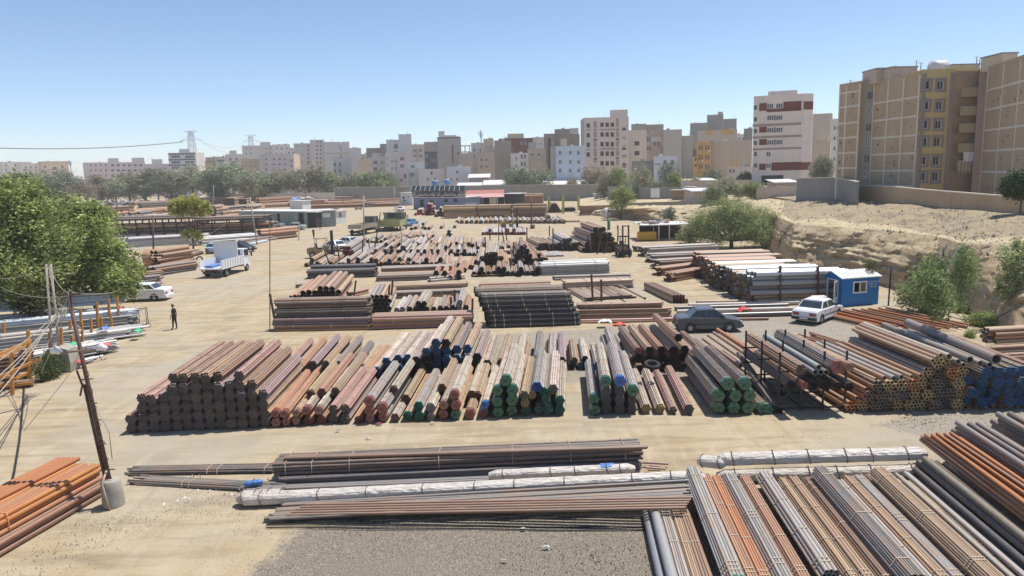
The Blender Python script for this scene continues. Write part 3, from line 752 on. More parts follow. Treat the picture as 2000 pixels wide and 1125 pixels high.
pb('squat grey brown house above the yard wall',773,798,330,318,W_PINK,8,[([791],[344],5,9,'brown'),([784],[352],4,4,'hole')])
pb('squat beige house with a flat pale roof edge',817,867,330,315,W_CREAM,8,[([843],[338],4,5,'hole'),([835,850],[350],3,5,'brown')])
pb('low white walled house right of the squat beige house',872,919,325,310,W_WHITE,8,[([893],[336],5,6,'glass'),([881,893],[350],4,5,'glass')])
# open concrete frame
t=empty('unfinished_building',dp(900,345,385) *1,(0,0,0),'unfinished open concrete frame beside the tall grey beige block','building frame'); t.location.z=0
for i in range(3):
    mb=MB(); mb.box((i*2.4,0,0),(i*2.4 + .5,.5,24),W_GREY); mb.build('column',t)
for z in (17,20.5,23.6):
    mb=MB(); mb.box((-.2,-.05,z),(5.6,.55,z + .5),W_GREY); mb.build('beam',t)
# --- centre
pb('pale block under the phone mast',920,945,279,400,W_GREYL,12,[([926,938],[293,305],3,5,'brown')])
pb('beige block right of the phone mast',944,964,271,398,W_TAN,12,[([950,958],[287,299],3,4,'glass')])
pb('narrow brown block below the phone mast',932,966,297,385,W_BROWN,10,[([940,950],[312,325],4,5,'brown')])
pb('dark block wall gable in front of the red brown building',965,998,274,340,W_BLOCK,12)
pb('red brown fronted block with white windows',974,1040,270,390,W_RED,12,[([1018,1026],[280],5,6,'glass')],[(991,1023,261,W_TAN)])
pb('white house with green tinted windows below the red brown block',997,1032,299,330,W_CREAM,10,[([1000,1008],[310,325],5,6,'glass'),([1019,1025],[306,320],4,8,'brown')])
pb('cream block right of the red brown one',1038,1063,268,392,W_CREAM,12,[([1046,1056],[281],3,4,'glass')])
pb('grey brown house with mixed small windows in the centre',1030,1066,290,335,W_BROWN,10,[([1040,1052],[302],7,5,'glass'),([1064],[308],4,5,'hole')],[(1032,1046,278,W_GREY)])
pb('dark block walled tower with a red brown corner strip',1062,1084,261,345,W_BLOCK,12,bands=[(1070,1077,269,330,W_RED)])
pb('dark block walled building left of the tall brown block',1083,1113,252,350,W_BLOCK,12)
pb('grey block walled building touching the tall brown block',1112,1132,262,352,W_BLOCK,12,[],[(1113,1130,250,W_CREAM)])
pb('bluish white three storey house with rows of windows',1085,1142,285,300,W_BLUEW,10,[([1094,1114,1130],[298,316,333],6,8,'glass')],[(1095,1107,271,W_TAN)])
pb('narrow grey house squeezed left of the bluish white house',1075,1086,287,302,W_GREY,10)
r_,f_=pb('tall unfinished brown stone block with dark empty windows',1141,1228,229,320,W_BEIGE,16,[([1149],[245,264,283,302],7,8.5,'hole'),([1176,1186,1196],[243.5,262.5,281.5,300,319],7,8.5,'hole'),([1219],[251,270,289,307,323],8,8,'hole')],[(1195,1227,214,W_BEIGE)],side=W_GREY,
   bands=[(1159,1166,237,318,W_PURPLE),(1203,1209,231,322,W_PURPLE),(1173,1201,252,254.5,W_PURPLE),(1146,1153,253,255.5,W_PURPLE),(1173,1201,289.5,292,W_PURPLE),(1146,1153,291,293,W_PURPLE)] + [(1142,1227,y,y + .7,W_FRAME) for y in (272.5,310)])
pb('beige fronted block with two large dark windows',1227,1263,254,330,W_BEIGE,12,[([1244],[280,299],9.5,8,'hole')])
pb('grey block walled building behind the beige fronted block',1233,1262,242,400,W_BLOCK,12)
pb('dark grey building with a roof wall in the centre right',1262,1296,243,402,W_BLOCK,12)
pb('beige grey house with a balcony and paired windows',1260,1300,258,345,W_BROWN,12,[([1265,1270],[272,290],3.5,8,'brown'),([1279,1286],[281],5,7,'brown')],bands=[(1271,1293,268,276,W_GREYL)])
pb('large plain grey gable wall with step in its roof, taller left part',1296,1332,253,335,W_GREY,14)
pb('large plain grey gable wall with step in its roof, lower right part',1331,1354,265,336,W_GREY,14)
pb('small bluish white house with two windows and two holes',1277,1322,305,262,W_BLUEW,9,[([1299,1313],[317],6,8,'brown'),([1281,1287],[320],2,3,'hole')],parapet=.3)
pb('low dark walled house left of the small bluish white house',1234,1278,314,268,W_GREYD,9,roofs=[(1240,1252,318,M['metalroof'])])
pb('narrow grey wall strip behind the orange house',1353,1362,290,338,W_GREY,10)
pb('tall dark grey building behind the orange house',1348,1383,240,400,W_GREYD,14)
pb('highest dark grey building with stepped roof left of the white tower',1381,1413,224,405,W_GREYD,14,[],[(1402,1412,218,W_GREY)])
pb('dark grey lower step right of the highest grey building',1413,1439,232,406,W_GREYD,14)
pb('grey brown building with two orange panels near its roof',1363,1440,254,330,W_BROWN,12,bands=[(1378,1392,254.5,264,W_ORANGE),(1409,1434,252.5,262,W_ORANGE)])
pb('orange house with pairs of narrow windows',1360,1389,277,265,W_ORANGE,10,[([1366.5,1371,1379,1384],[288,307,325],3,8.5,'brown')])
pb('low orange annex with a dark drain pipe',1354,1362,306,264,W_ORANGE,8,[([1359],[311,323],3.5,5,'hole')],parapet=.2)
pb('broad blank brown gable right of the orange house',1389,1469,274,268,W_BROWN,12)
pb('cluttered low house with vertical orange strips at the foot of the brown gable',1424,1456,306,230,W_BROWN,8,bands=[(1430,1433,308,324,W_ORANGE),(1437,1440,308,324,W_ORANGE),(1444,1449,308,324,W_GREY)],zb=3)
pb('grey dark block just left of the white tower',1453,1470,251,330,W_GREYD,12)
pb('low white plastered house at the foot of the white tower',1420,1470,326,210,W_GREYL,8,[([1426,1433],[334],2.5,6,'brown')],zb=3)
pb('blank brown grey building right of the white tower',1580,1625,222,300,W_BROWN,14)
pb('low grey brown building with a small cream hut on its roof',1581,1622,277,230,W_BROWN,12,[],[(1597,1617,263,W_TAN)],zb=3)
pb('ribbed grey building edge between the brown building and the brick apartments',1622,1650,232,260,W_GREYL,12,[([1630,1636],rng_(250,310,4),3,6,'brown')],zb=3)

# --- back row seen between the nearer blocks
for i,(x0,x1,yt,mt_,lb) in enumerate([(556,590,290,W_CREAM,'cream block half hidden between the pink block and the pale twins'),(692,722,301,W_TAN,'tan block peeping over the orange gable'),(712,735,298,W_CREAM,'low cream block behind the dark grey block'),(800,832,290,W_CREAM,'cream block showing between the white and slate clad blocks'),
    (846,862,285,W_TAN,'tan block squeezed beside the slate clad house'),(896,925,305,W_CREAM,'cream block below the open concrete frame'),(960,978,288,W_TAN,'tan block in the gap beside the block wall gable'),(1028,1046,280,W_BEIGE,'beige block behind the red brown one'),(1060,1090,276,W_BEIGE,'beige block behind the corner strip tower'),(1288,1302,262,W_CREAM,'cream block edge left of the stepped gable'),
    (1430,1458,262,W_BEIGE,'beige block behind the broad brown gable'),(1618,1640,240,W_TAN,'tan block between the brown building and brick apartments'),(380,430,316,W_BEIGE,'beige low block right of the cream side wall')]):
    pb(lb,x0,x1,yt,470,mt_,10,[([x0 + (x1 - x0) *k for k in (.25,.5,.75)],[yt + 9,yt + 20,yt + 31],3,4,'brown')])
# --- white tower with red bands
L=dp(1469.5,300,193); R=dp(1566,300,188.5); zb=3.4
zt=dp(1500,190,191).z
f=Facade(L,R,zb); ws=[]
def px_win(f,cx,cy,w,h,kind):
    u0,z1=f.loc(cx - w / 2,cy - h / 2); u1,z0=f.loc(cx + w / 2,cy + h / 2); return (round(u0,2),round(z0,2),round(u1 - u0,2),round(z1 - z0,2),kind)
def px_band(f,x0,x1,y0,y1,m_):
    u0,z1=f.loc(x0,y0); u1,z0=f.loc(x1,y1); return (u0,u1,z0,z1,m_)
for y in (207,230,254,278):ws += [px_win(f,1504.5,y,13,9,'glass'),px_win(f,1522,y - .5,13,9,'glass')]
for y in (301,324):ws += [px_win(f,1501,y,9,9,'glass')]
for y in (210,233,256,279,301,323):ws += [px_win(f,1475.5,y,6,8,'brown')]
bands=[px_band(f,1483,1497.5,202,216,W_RED),px_band(f,1497.5,1565,213,216,W_RED),px_band(f,1530,1565,199,212.8,W_RED),px_band(f,1483,1497.5,248,258.5,W_RED),px_band(f,1483,1497.5,272,283,W_RED),px_band(f,1483,1495.5,320,332,W_RED),px_band(f,1507,1565,317.5,332,W_RED),
         px_band(f,1512,1514.5,225,235,W_RED),px_band(f,1512,1514.5,249,259,W_RED),px_band(f,1512,1514.5,273,283,W_RED)] + [px_band(f,1470,1565,y,y + .8,W_PURPLE) for y in (243,266.5,290)]
tower,_=building('white stone apartment tower with dark red bands and white windows',L,R,zt,zb,12,W_STONE,ws,[],bands=bands,name='apartment_tower',side=W_STONE)
hh=zt - zb
mb=MB(); W_=f.W
mb.add([(W_,0,0),(W_ + 2.2,1.6,0),(W_ + 2.2,1.6,hh + .5),(W_,0,hh + .5),(W_ + 2.2,12,0),(W_ + 2.2,12,hh + .5),(W_,12,hh + .5)],[(0,1,2,3),(1,4,5,2),(3,2,5,6)],W_STONE)
mb.build('corner_bay',tower)
mb=MB(); u0,z0=f.loc(1499,191); u1,z1=f.loc(1557,174); mb.box((u0,2,hh),(u1,8,z1),W_STONE); mb.build('stair_head',tower)
for (a,b_,y0,y1) in ((1567,1579,198,214),(1567,1578,317,332)):
    za=f.loc(a,y1)[1]; zz=f.loc(a,y0)[1]; mb=MB(); n_=Vector((1.6,-2.2,0)).normalized() *.05
    mb.add([(W_ + n_.x,n_.y,za),(W_ + 2.2 + n_.x,1.6 + n_.y,za),(W_ + 2.2 + n_.x,1.6 + n_.y,zz),(W_ + n_.x,n_.y,zz)],[(0,1,2,3)],W_RED); mb.build('facade_band',tower)
u0,z0=f.loc(1487,350); u1,z1=f.loc(1530,342)
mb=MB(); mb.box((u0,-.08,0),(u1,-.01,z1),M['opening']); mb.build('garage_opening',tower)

# --- brick apartments at the right
def brick_wing(name,label,L,R,zt,zb,D,cols,rows,mat,group=None,frames=True,wins=(),root=None,bt=.28,parapet=.4):
    root,f=building(label,L,R,zt,zb,D,mat,wins,[],name=name,root=root,parapet=parapet,rooftop=False,side=mat)
    Hh=zt - zb
    for u in cols:
        b_=MB(); b_.box((u - bt / 2,-.09,0),(u + bt / 2,-.004,Hh),W_FRAME); b_.build('concrete_column',root)
    for z in rows:
        b_=MB(); prev=0
        b_.box((0,-.075,z - bt / 2),(f.W,-.002,z + bt / 2),W_FRAME); b_.build('concrete_beam',root)
    return root,f
def xy(px,py,Y):p=dp(px,py,Y); return (p.x,p.y)
ZB=3.6
# main gable
L=xy(1703,250,104.6); R=xy(1793,250,95.0); zt=dp(1792,146,95).z
f=Facade(L,R,ZB); W_=f.W
rows=[f.loc(1787,y)[1] for y in (167,190,227,264,299,333,364)] + [.6]
ap,_=brick_wing('brick_apartment','brown brick apartment with bare gable of framed brick panels and ochre front with balconies',L,R,zt,ZB,12,[.14,W_*.34,W_*.67,W_ - .14],rows[1:],W_BRICK,
    wins=[px_win(f,1737,210,5,15,'glass')])
hh=zt - ZB
# brick panels proud between the frame bands
def panels(root,W_,us,zs,mat,seed):
    R_=random.Random(seed)
    us=sorted(us); zs=sorted(zs)
    for i in range(len(us) - 1):
        for j in range(len(zs) - 1):
            mb=MB(); u0,u1,z0,z1=us[i] + .2,us[i + 1] - .2,zs[j] + .2,zs[j + 1] - .2
            if u1 - u0 < .3 or z1 - z0 < .3:continue
            mb.box((u0,-.03 - R_.random() *.015,z0),(u1,-.001,z1),mat)
            p=mb.build('brick_panel',root)
            n=R_.randint(1,3); hb=MB()
            for k in range(n):
                u=R_.uniform(u0 + .2,u1 - .4); z=R_.uniform(z0 + .2,z1 - .5); hb.box((u,-.055,z),(u + R_.choice([.12,.2]),-.045,z + R_.choice([.15,.3])),M['opening'])
            hb.build('putlog_hole',p)
win_u=f.loc(1737,210)
panels(ap,W_,[.14,W_*.34,W_*.67,W_ - .14],[rows[-1]] + rows[3:7] ,W_BRICK,3)
panels(ap,W_,[W_*.67,W_ - .14],rows[1:4],W_BRICK,4); panels(ap,W_,[.14,W_*.34],rows[1:4],W_BRICKD,5); panels(ap,W_,[W_*.34,W_*.67],rows[1:3],W_BRICK,6)
# ochre front, in the world frame
def place(L,R,z,name,root=None):
    ff=Facade(L,R,z); e=empty(name,ff.L,(0,0,ff.yaw)); return e,ff
def front(L,R,zt,zb,D,mat,wins,label,name='apartment_front',**kw):
    return building(label,L,R,zt,zb,D,mat,wins,name=name,**kw)
L2=xy(1796,250,94.8); R2=xy(1858,250,94.6)
f2=Facade(L2,R2,ZB); ws=[]
for y in (166,206,243,277,314,345):ws.append(px_win(f2,1809.5 - (y - 166) *.045,y,13,17,'glass'))
for y in (166,206,243,277,314,345):ws.append(px_win(f2,1837.5 - (y - 166) *.055,y,12,18,'glass'))
fr,_=front(L2,R2,dp(1825,143,94.7).z,ZB,11,W_OCHRE,ws,'ochre rendered apartment front with mauve framed white windows',name='ochre_apartment')
for (u,z,w_,h_,k) in ws:
    for lo,hi in (((u - .28,-.07,z - .28),(u - .02,-.005,z + h_ + .28)),((u + w_ + .02,-.07,z - .28),(u + w_ + .28,-.005,z + h_ + .28)),((u - .02,-.065,z + h_ + .02),(u + w_ + .02,-.005,z + h_ + .28)),((u - .02,-.065,z - .28),(u + w_ + .02,-.005,z - .02))):
        b_=MB(); b_.box(lo,hi,W_PURPLE); b_.build('window_surround',fr)
h2=dp(1825,143,94.7).z - ZB
for u0,u1 in ((-.02,.42),(f2.W - .5,f2.W + .02)):
    b_=MB(); b_.box((u0,-.12,0),(u1,-.08,h2),W_PURPLE); b_.build('corner_strip',fr)
for zz in (f2.loc(1830,293)[1],):
    b_=MB(); b_.box((.42,-.1,zz),(f2.W - .5,-.01,zz + .35),W_OCHRE); b_.build('facade_band',fr)
# balcony bay
L3=xy(1859,250,96.8); R3=xy(1905,250,96.6); f3=Facade(L3,R3,ZB); zt3=dp(1880,141,96).z
ws=[]
for i,y in enumerate((164,199,233,270,306)):ws += [px_win(f3,1866,y,9,15,'glass')]
ws += [px_win(f3,1880 if i % 2 else 1876,y,8,10,'brown') for i,y in enumerate((199,233,270))]
bal,_=front(L3,R3,zt3,ZB,9,W_OCHRE,ws,'recessed bay of balconies between the ochre front and the mauve strip',name='balcony_bay')
W_PAL=wallmat('balcony_parapet_render',(.45,.37,.24))
for i,y in enumerate((177,213,246,284,320)):
    u0,z1=f3.loc(1859,y - 3); z0=z1 - 1.15
    b_=MB(); b_.box((.02,-1.75,z0),(f3.W - .02,-1.55,z1),W_PAL); b_.box((.02,-1.55,z0),(f3.W - .02,-.01,z0 + .18),W_PAL); b_.build('balcony',bal)
b_=MB(); z=f3.loc(1870,340)[1]
for i in range(7):b_.box((.3 + i*.42,-1.9,z),(.34 + i*.42,-1.86,z + 1.6),M['whiteframe'])
b_.box((.1,-1.92,z + 1.6),(3.1,-1.84,z + 1.7),M['whiteframe']); b_.build('window_grille',bal)
cl=MB(); u0,z0=f3.loc(1866,315); u1,z1=f3.loc(1888,297)
cl.v=[]; 
n=10; vs=[]; 
for j in range(6):
    for i in range(n):vs.append((u0 + (u1 - u0) *i / (n - 1),-1.80 - .06*math.sin(i*1.7 + j*.3) - .01*j,z1 + (z0 - z1) *j / 5))
cl.add(vs,[(j*n + i,j*n + i + 1,(j + 1) *n + i + 1,(j + 1) *n + i) for j in range(5) for i in range(n - 1)],M['white'],True)
o=cl.build('patterned_cloth',None,f3.L,(0,0,f3.yaw)); tag(o,'pale patterned cloth hung over a balcony of the ochre apartments','cloth')
L4=xy(1905.5,250,94.4); R4=xy(1921,250,94); front(L4,R4,dp(1912,138,94).z,ZB,10,W_PURPLE,[],'narrow mauve wall strip between the balconies and the right brick gable',name='mauve_wall_strip',parapet=.2)
# roof huts of the ochre block
def hut(label,x0,x1,y0,y1,Y,mat,D=4,name='roof_hut',cat='roof hut',zb_=None):
    a=dp(x0,y1,Y); b=dp(x1,y0,Y); zl=a.z if zb_ is None else zb_
    o=empty(name,(a.x,Y,zl),(0,0,0),label,cat)
    mb=MB(); mb.box((0,0,0),(b.x - a.x,D,b.z - zl),mat); mb.build('wall',o)
    mb=MB(); mb.box((-.1,-.1,b.z - zl),(b.x - a.x + .1,D + .1,b.z - zl + .15),M['roofgrey']); mb.build('roof',o); return o
zr=zt - .1
hut('brown stair hut on the roof behind the main brick gable',1711,1737,134,160,103,W_BROWN,zb_=zr)
hut('low wide roof hut between the brown stair hut and the antennas',1739,1792,131,150,101,W_BROWN,zb_=zr)
hut('tan hut at the right end of the ochre block roof',1860,1914,126,142,99,W_TAN,zb_=dp(1880,141,96).z - .3)
mb=MB(); a=dp(1817,134,98); b=dp(1845,128,98)
mb.tube([(0,0,0),(2.0,0,0)],.75,M['metalroof'],12); o=mb.build('roof_tank',None,(a.x,98,h2 + ZB + 1.2)); tag(o,'pale horizontal cylinder tank on the roof of the ochre front','tank')
for i,(px,y0,y1) in enumerate(((1789,118,140),(1798,122,140),(1906,110,140),(1912,116,140),(1661,156,168),(1748,128,136))):
    a=dp(px,y1,97); b=dp(px,y0,97); mb=MB(); mb.tube([(0,0,0),(0,0,b.z - a.z)],.06,M['concrete'],5)
    mb.bar((-.35,0,b.z - a.z - .1),(.35,0,b.z - a.z - .1),.04,M['concrete'])
    o=mb.build('roof_mast',None,a); tag(o,['thin mast left of two on the brick gable roof','thin mast right of two on the brick gable roof','tall aerial near the right brick gable','short aerial next to the tall one','small curved vent pipe on the leftmost brick wing','small pipe on the low roof hut'][i],'mast')
# left wing: narrow gable and plaster bay with stair windows
L5=xy(1637,250,109); R5=xy(1678,250,105); zt5=dp(1660,167,107).z; f5=Facade(L5,R5,ZB)
rows5=[f5.loc(1668,y)[1] for y in (179,207,239,268,298,328)] + [.4]
lw,_=brick_wing('brick_apartment','narrow brick gable at the left end of the brown apartments',L5,R5,zt5,ZB,10,[.14,f5.W*.35,f5.W - .14],rows5,W_BRICK,wins=[px_win(f5,1666,186,5,12,'glass')])
panels(lw,f5.W,[.14,f5.W*.35,f5.W - .14],rows5[1:],W_BRICKD,8)
L6=xy(1679,250,105.4); R6=xy(1704,250,104.7); f6=Facade(L6,R6,ZB)
ws=[px_win(f6,1700 - (y - 186) *.06,y,9,12,'glass' if i % 2 else 'brown') for i,y in enumerate((186,217,249,280,310,341))]
front(L6,R6,dp(1690,164,105).z,ZB,9,wallmat('stained_plaster',(.37,.32,.26),var=.25),ws,'stained plaster bay with a column of windows between two brick gables',name='stair_bay')
# right brick gable
L7=xy(1922,250,92.5); R7=xy(2060,250,73.5); zt7=dp(1930,137,92).z; f7=Facade(L7,R7,ZB)
cols7=[.16] + [f7.loc(x,250)[0] for x in (1953,1985,2018)]
rows7=[f7.loc(1955,y)[1] for y in (151,170,209,251,293,336)]
rg,_=brick_wing('brick_apartment','large brick gable with framed panels at the right edge of the picture',L7,R7,zt7,ZB,14,cols7,rows7[1:] + [.3],W_BRICK)
panels(rg,f7.W,cols7,rows7[1:] + [.3],W_BRICK,12)
hut('low hut on the roof of the right brick gable',1957,1988,104,120,90,W_TAN,zb_=zt7)

# ---- yard walls
def wall_run(label,pts,h,mat,name='wall',thick=.3,capm=None,zs=None,cat='wall'):
    """wall following ground points (world)"""
    o=empty(name,pts[0],(0,0,0),label,cat); p0=Vector(pts[0])
    for i in range(len(pts) - 1):
        a,b=Vector(pts[i]) - p0,Vector(pts[i + 1]) - p0; d=(b - a); d.z=0; d.normalize(); n=Vector((d.y,-d.x,0)) *thick / 2
        h0=h[i] if hasattr(h,'__len__') else h; h1=h[i + 1] if hasattr(h,'__len__') else h
        mb=MB(); q=[a + n,b + n,b - n,a - n]; dn=Vector((0,0,-1.2))
        vs=[v_ + dn for v_ in q] + [q[0] + Vector((0,0,h0)),q[1] + Vector((0,0,h1)),q[2] + Vector((0,0,h1)),q[3] + Vector((0,0,h0))]
        mb.add(vs,[(0,1,5,4),(1,2,6,5),(2,3,7,6),(3,0,4,7),(4,5,6,7)],mat); mb.build('wall_section',o)
        if capm:
            mb=MB(); k=Vector((0,0,.12)); m2=n*1.25
            q2=[a + m2 + Vector((0,0,h0)),b + m2 + Vector((0,0,h1)),b - m2 + Vector((0,0,h1)),a - m2 + Vector((0,0,h0))]
            mb.add(q2 + [v_ + k for v_ in q2],[(0,1,5,4),(1,2,6,5),(2,3,7,6),(3,0,4,7),(4,5,6,7),(3,2,1,0)],capm); mb.build('coping',o)
    return o
def wall_px(label,pts,mat,Yz,**kw):
    """pts: (px, py_bottom, py_top) with the base at height z"""
    P=[]; hs=[]
    for (px,yb,yt),z in zip(pts,Yz):
        p=at(px,yb,z); P.append(p); hs.append(dp(px,yt,p.y).z - z)
    return wall_run(label,P,hs,mat,**kw)
W_YARD=wallmat('yard_block_wall',(.34,.315,.27),'block',.2)
wall_px('long grey block wall along the back of the yard',[(655,394,366),(800,393,365),(905,392,363),(985,392,362),(1080,392,361),(1187,393,361)],W_YARD,[0,0,0,0,0,0],capm=W_FRAME)
wall_px('low pale wall behind the far pipes under the trees',[(440,392,380),(560,391,377),(655,390,376)],W_FRAME,[0] *3)
wall_px('brown brick wall on the bank in front of the brick apartments',[(1672,389,363),(1740,396,365),(1800,400,371),(1860,407,376),(1935,412,382),(2060,425,392)],W_BRICKD,[5.3] *6,capm=W_FRAME)
wall_px('bent grey plastered wall on the bank left of the apartments',[(1556,392,349),(1628,388,347),(1674,396,356)],W_GREYD,[4.5,5.1,5.3],capm=W_FRAME)
wall_px('broken low wall left of the grey plastered wall',[(1478,388,366),(1520,390,364),(1556,391,366)],W_BROWN,[3.9,4.0,4.1])
wall_px('low retaining wall below the scrap yard path',[(1215,405,397),(1300,405,394),(1420,404,390)],W_YARD,[1.6,2.2,2.6])
wall_px('grey wall of the scrap yard behind the path',[(1188,393,364),(1250,391,365),(1330,389,366),(1390,388,366)],W_GREYD,[1.5,2.4,2.8,3.1])
wall_px('far wall over the trees left of the white tower',[(1330,372,352),(1400,371,352),(1470,370,351)],W_BROWN,[5,5,5])
# ================================================================ TREES
def leafmat(name):
    mt,nt,b=new_mat(name); oi=nt.nodes.new("ShaderNodeObjectInfo")
    a=nt.nodes.new("ShaderNodeAttribute"); a.attribute_name='v'
    vm=nt.nodes.new("ShaderNodeVectorMath"); vm.operation='SCALE'; nt.links.new(oi.outputs['Color'],vm.inputs[0])
    nt.links.new(mth(nt,'ADD',mth(nt,'MULTIPLY',a.outputs['Fac'],1.0),.5),vm.inputs['Scale'])
    hs=nt.nodes.new("ShaderNodeHueSaturation"); nt.links.new(vm.outputs[0],hs.inputs['Color']); nt.links.new(mth(nt,'ADD',mth(nt,'MULTIPLY',a.outputs['Fac'],-.035),.515),hs.inputs['Hue'])
    nt.links.new(hs.outputs[0],b.inputs['Base Color']); b.inputs['Roughness'].default_value=.5; b.inputs['Specular IOR Level'].default_value=.35
    tr=nt.nodes.new("ShaderNodeBsdfTranslucent"); nt.links.new(hs.outputs[0],tr.inputs[0])
    mx=nt.nodes.new("ShaderNodeMixShader"); mx.inputs[0].default_value=.38
    out=nt.nodes["Material Output"]; nt.links.new(b.outputs[0],mx.inputs[1]); nt.links.new(tr.outputs[0],mx.inputs[2]); nt.links.new(mx.outputs[0],out.inputs[0])
    return mt
M['leaf'] =leafmat('leaf'); M['bark'] =plain('grey_bark',(.16,.125,.09),.9,var=.3,scale=6)
def crown_mesh(name,n,leaf,lobes,seed,rx=1.0,rz=1.0,shell=.35,droop=0.0,wisp=.12):
    """leaves gathered in clumps round lobes = (x, y, z, r)"""
    R=np.random.default_rng(seed); L=np.array(lobes); wgt=L[:,3] ** 2; wgt=wgt / wgt.sum()
    which=R.choice(len(L),n,p=wgt); d=R.normal(size=(n,3)); d /= np.linalg.norm(d,axis=1)[:,None]
    # clumps on each lobe
    K=60; cd=R.normal(size=(len(L),K,3)); cd /= np.linalg.norm(cd,axis=2)[...,None]; cr_=1 - shell*R.random((len(L),K)) ** 1.5 + .16*R.normal(size=(len(L),K)) *.6
    ck=R.integers(0,K,n)
    c=cd[which,ck] *cr_[which,ck][:,None]
    p=L[which,:3] + (c + R.normal(size=(n,3)) *.15) *L[which,3][:,None] *np.array([1,1,rz])
    w=R.random(n) < wisp
    p[w] += R.normal(size=(w.sum(),3)) *L[which[w],3][:,None] *.22
    p[:,2] -= droop*R.random(n)
    a=R.normal(size=(n,3)); a /= np.linalg.norm(a,axis=1)[:,None]; a[:,2] *= .6
    b=np.cross(a,R.normal(size=(n,3))); b /= np.linalg.norm(b,axis=1)[:,None]
    s=leaf*(0.6 + .8*R.random(n))[:,None]
    V=np.stack([p - a*s,p - b*s*.45,p + a*s,p + b*s*.45],1).reshape(-1,3)
    Fq=np.arange(4*n).reshape(n,4)
    tone=np.clip(.5 + .35*R.normal(size=(len(L),K))[which,ck] + .18*R.normal(size=n),0,1)
    return fast_mesh(name,V,Fq,[M['leaf']],val=tone)
def trunk_mesh(hgt,lobes,r,seed,lean=(0,0),split=.45):
    R=random.Random(seed); mb=MB(); top=Vector((lean[0],lean[1],hgt*split))
    mb.tube([(0,0,-.3),(lean[0] *.4,lean[1] *.4,hgt*split*.5),top],[r,r*.8,r*.7],M['bark'],7)
    for (x,y,z,rr) in lobes:
        q=Vector((x,y,z)); mid=top.lerp(q,.5) + Vector((R.uniform(-.3,.3),R.uniform(-.3,.3),R.uniform(0,.4)))
        mb.tube([top,mid,q],[r*.5,r*.3,r*.12],M['bark'],5)
        for k in range(3):
            e=q + Vector((R.uniform(-1,1),R.uniform(-1,1),R.uniform(-.3,1))) *rr*.8
            mb.tube([mid.lerp(q,.7),e],[r*.2,r*.05],M['bark'],4)
    return mb.mesh('trunk')
def lobes_for(kind,seed):
    R=random.Random(seed); out=[]
    if kind == 'round':
        for k in range(9):t=R.uniform(0,6.28); q=R.uniform(.25,.62); out.append((q*math.cos(t),q*math.sin(t),R.uniform(.5,1.25),R.uniform(.28,.45)))
        out.append((0,0,1.2,.4))
    elif kind == 'tall':
        for k in range(9):t=R.uniform(0,6.28); q=R.uniform(.1,.35); out.append((q*math.cos(t),q*math.sin(t),R.uniform(.5,1.8),R.uniform(.22,.36)))
    elif kind == 'wide':
        for k in range(12):t=R.uniform(0,6.28); q=R.uniform(.3,.85); out.append((q*math.cos(t),q*math.sin(t),R.uniform(.4,.95),R.uniform(.25,.4)))
    elif kind == 'bush':
        for k in range(8):t=R.uniform(0,6.28); q=R.uniform(.1,.6); out.append((q*math.cos(t),q*math.sin(t),R.uniform(-.05,.7),R.uniform(.3,.45)))
    return out
PT={}
def proto(kind,seed,n,leaf,sparse=False):
    k=(kind,seed,n,leaf)
    if k not in PT:
        lb=lobes_for(kind,seed); PT[k] =(crown_mesh('crown',n,leaf,lb,seed,shell=.5,wisp=.25 if sparse else .12),trunk_mesh(1.2 if kind != 'bush' else .3,lb,.055,seed))
    return PT[k]
G_OLIVE=(.31,.31,.20); G_DARK=(.19,.23,.14); G_MID=(.25,.29,.15); G_BRIGHT=(.27,.33,.10); G_DRY=(.34,.29,.20); G_GREY=(.21,.24,.165)
def tree(pos,wid,hgt,kind,seed,color,label,n=5000,leaf=.05,group=None,name='tree',cat='tree',sparse=False):
    cm,tm=proto(kind,seed,n,leaf,sparse); zs={'round':1.65,'tall':2.1,'wide':1.3,'bush':1.05}[kind]
    o=empty(name,pos,(0,0,random.uniform(0,6.28)),label,cat,group)
    sxy=wid / 1.8 if kind != 'tall' else wid / 1.15
    if kind == 'wide':sxy=wid / 2.3
    s=(sxy,sxy,hgt / zs)
    c=link('crown',cm,None,o,color=color); c.scale=s
    if kind != 'bush':t=link('trunk',tm,None,o); t.scale=s
    return o
def tpx(px,ytop,ybase,Y,wpx,kind,seed,color,label,z=0,**kw):
    """tree whose trunk stands at column px, depth Y on ground z, crown top at ytop and wpx wide"""
    t=dp(px,ytop,Y); sc=F / Y
    return tree((t.x,Y,z),wpx / sc,t.z - z,kind,seed,color,label,**kw)
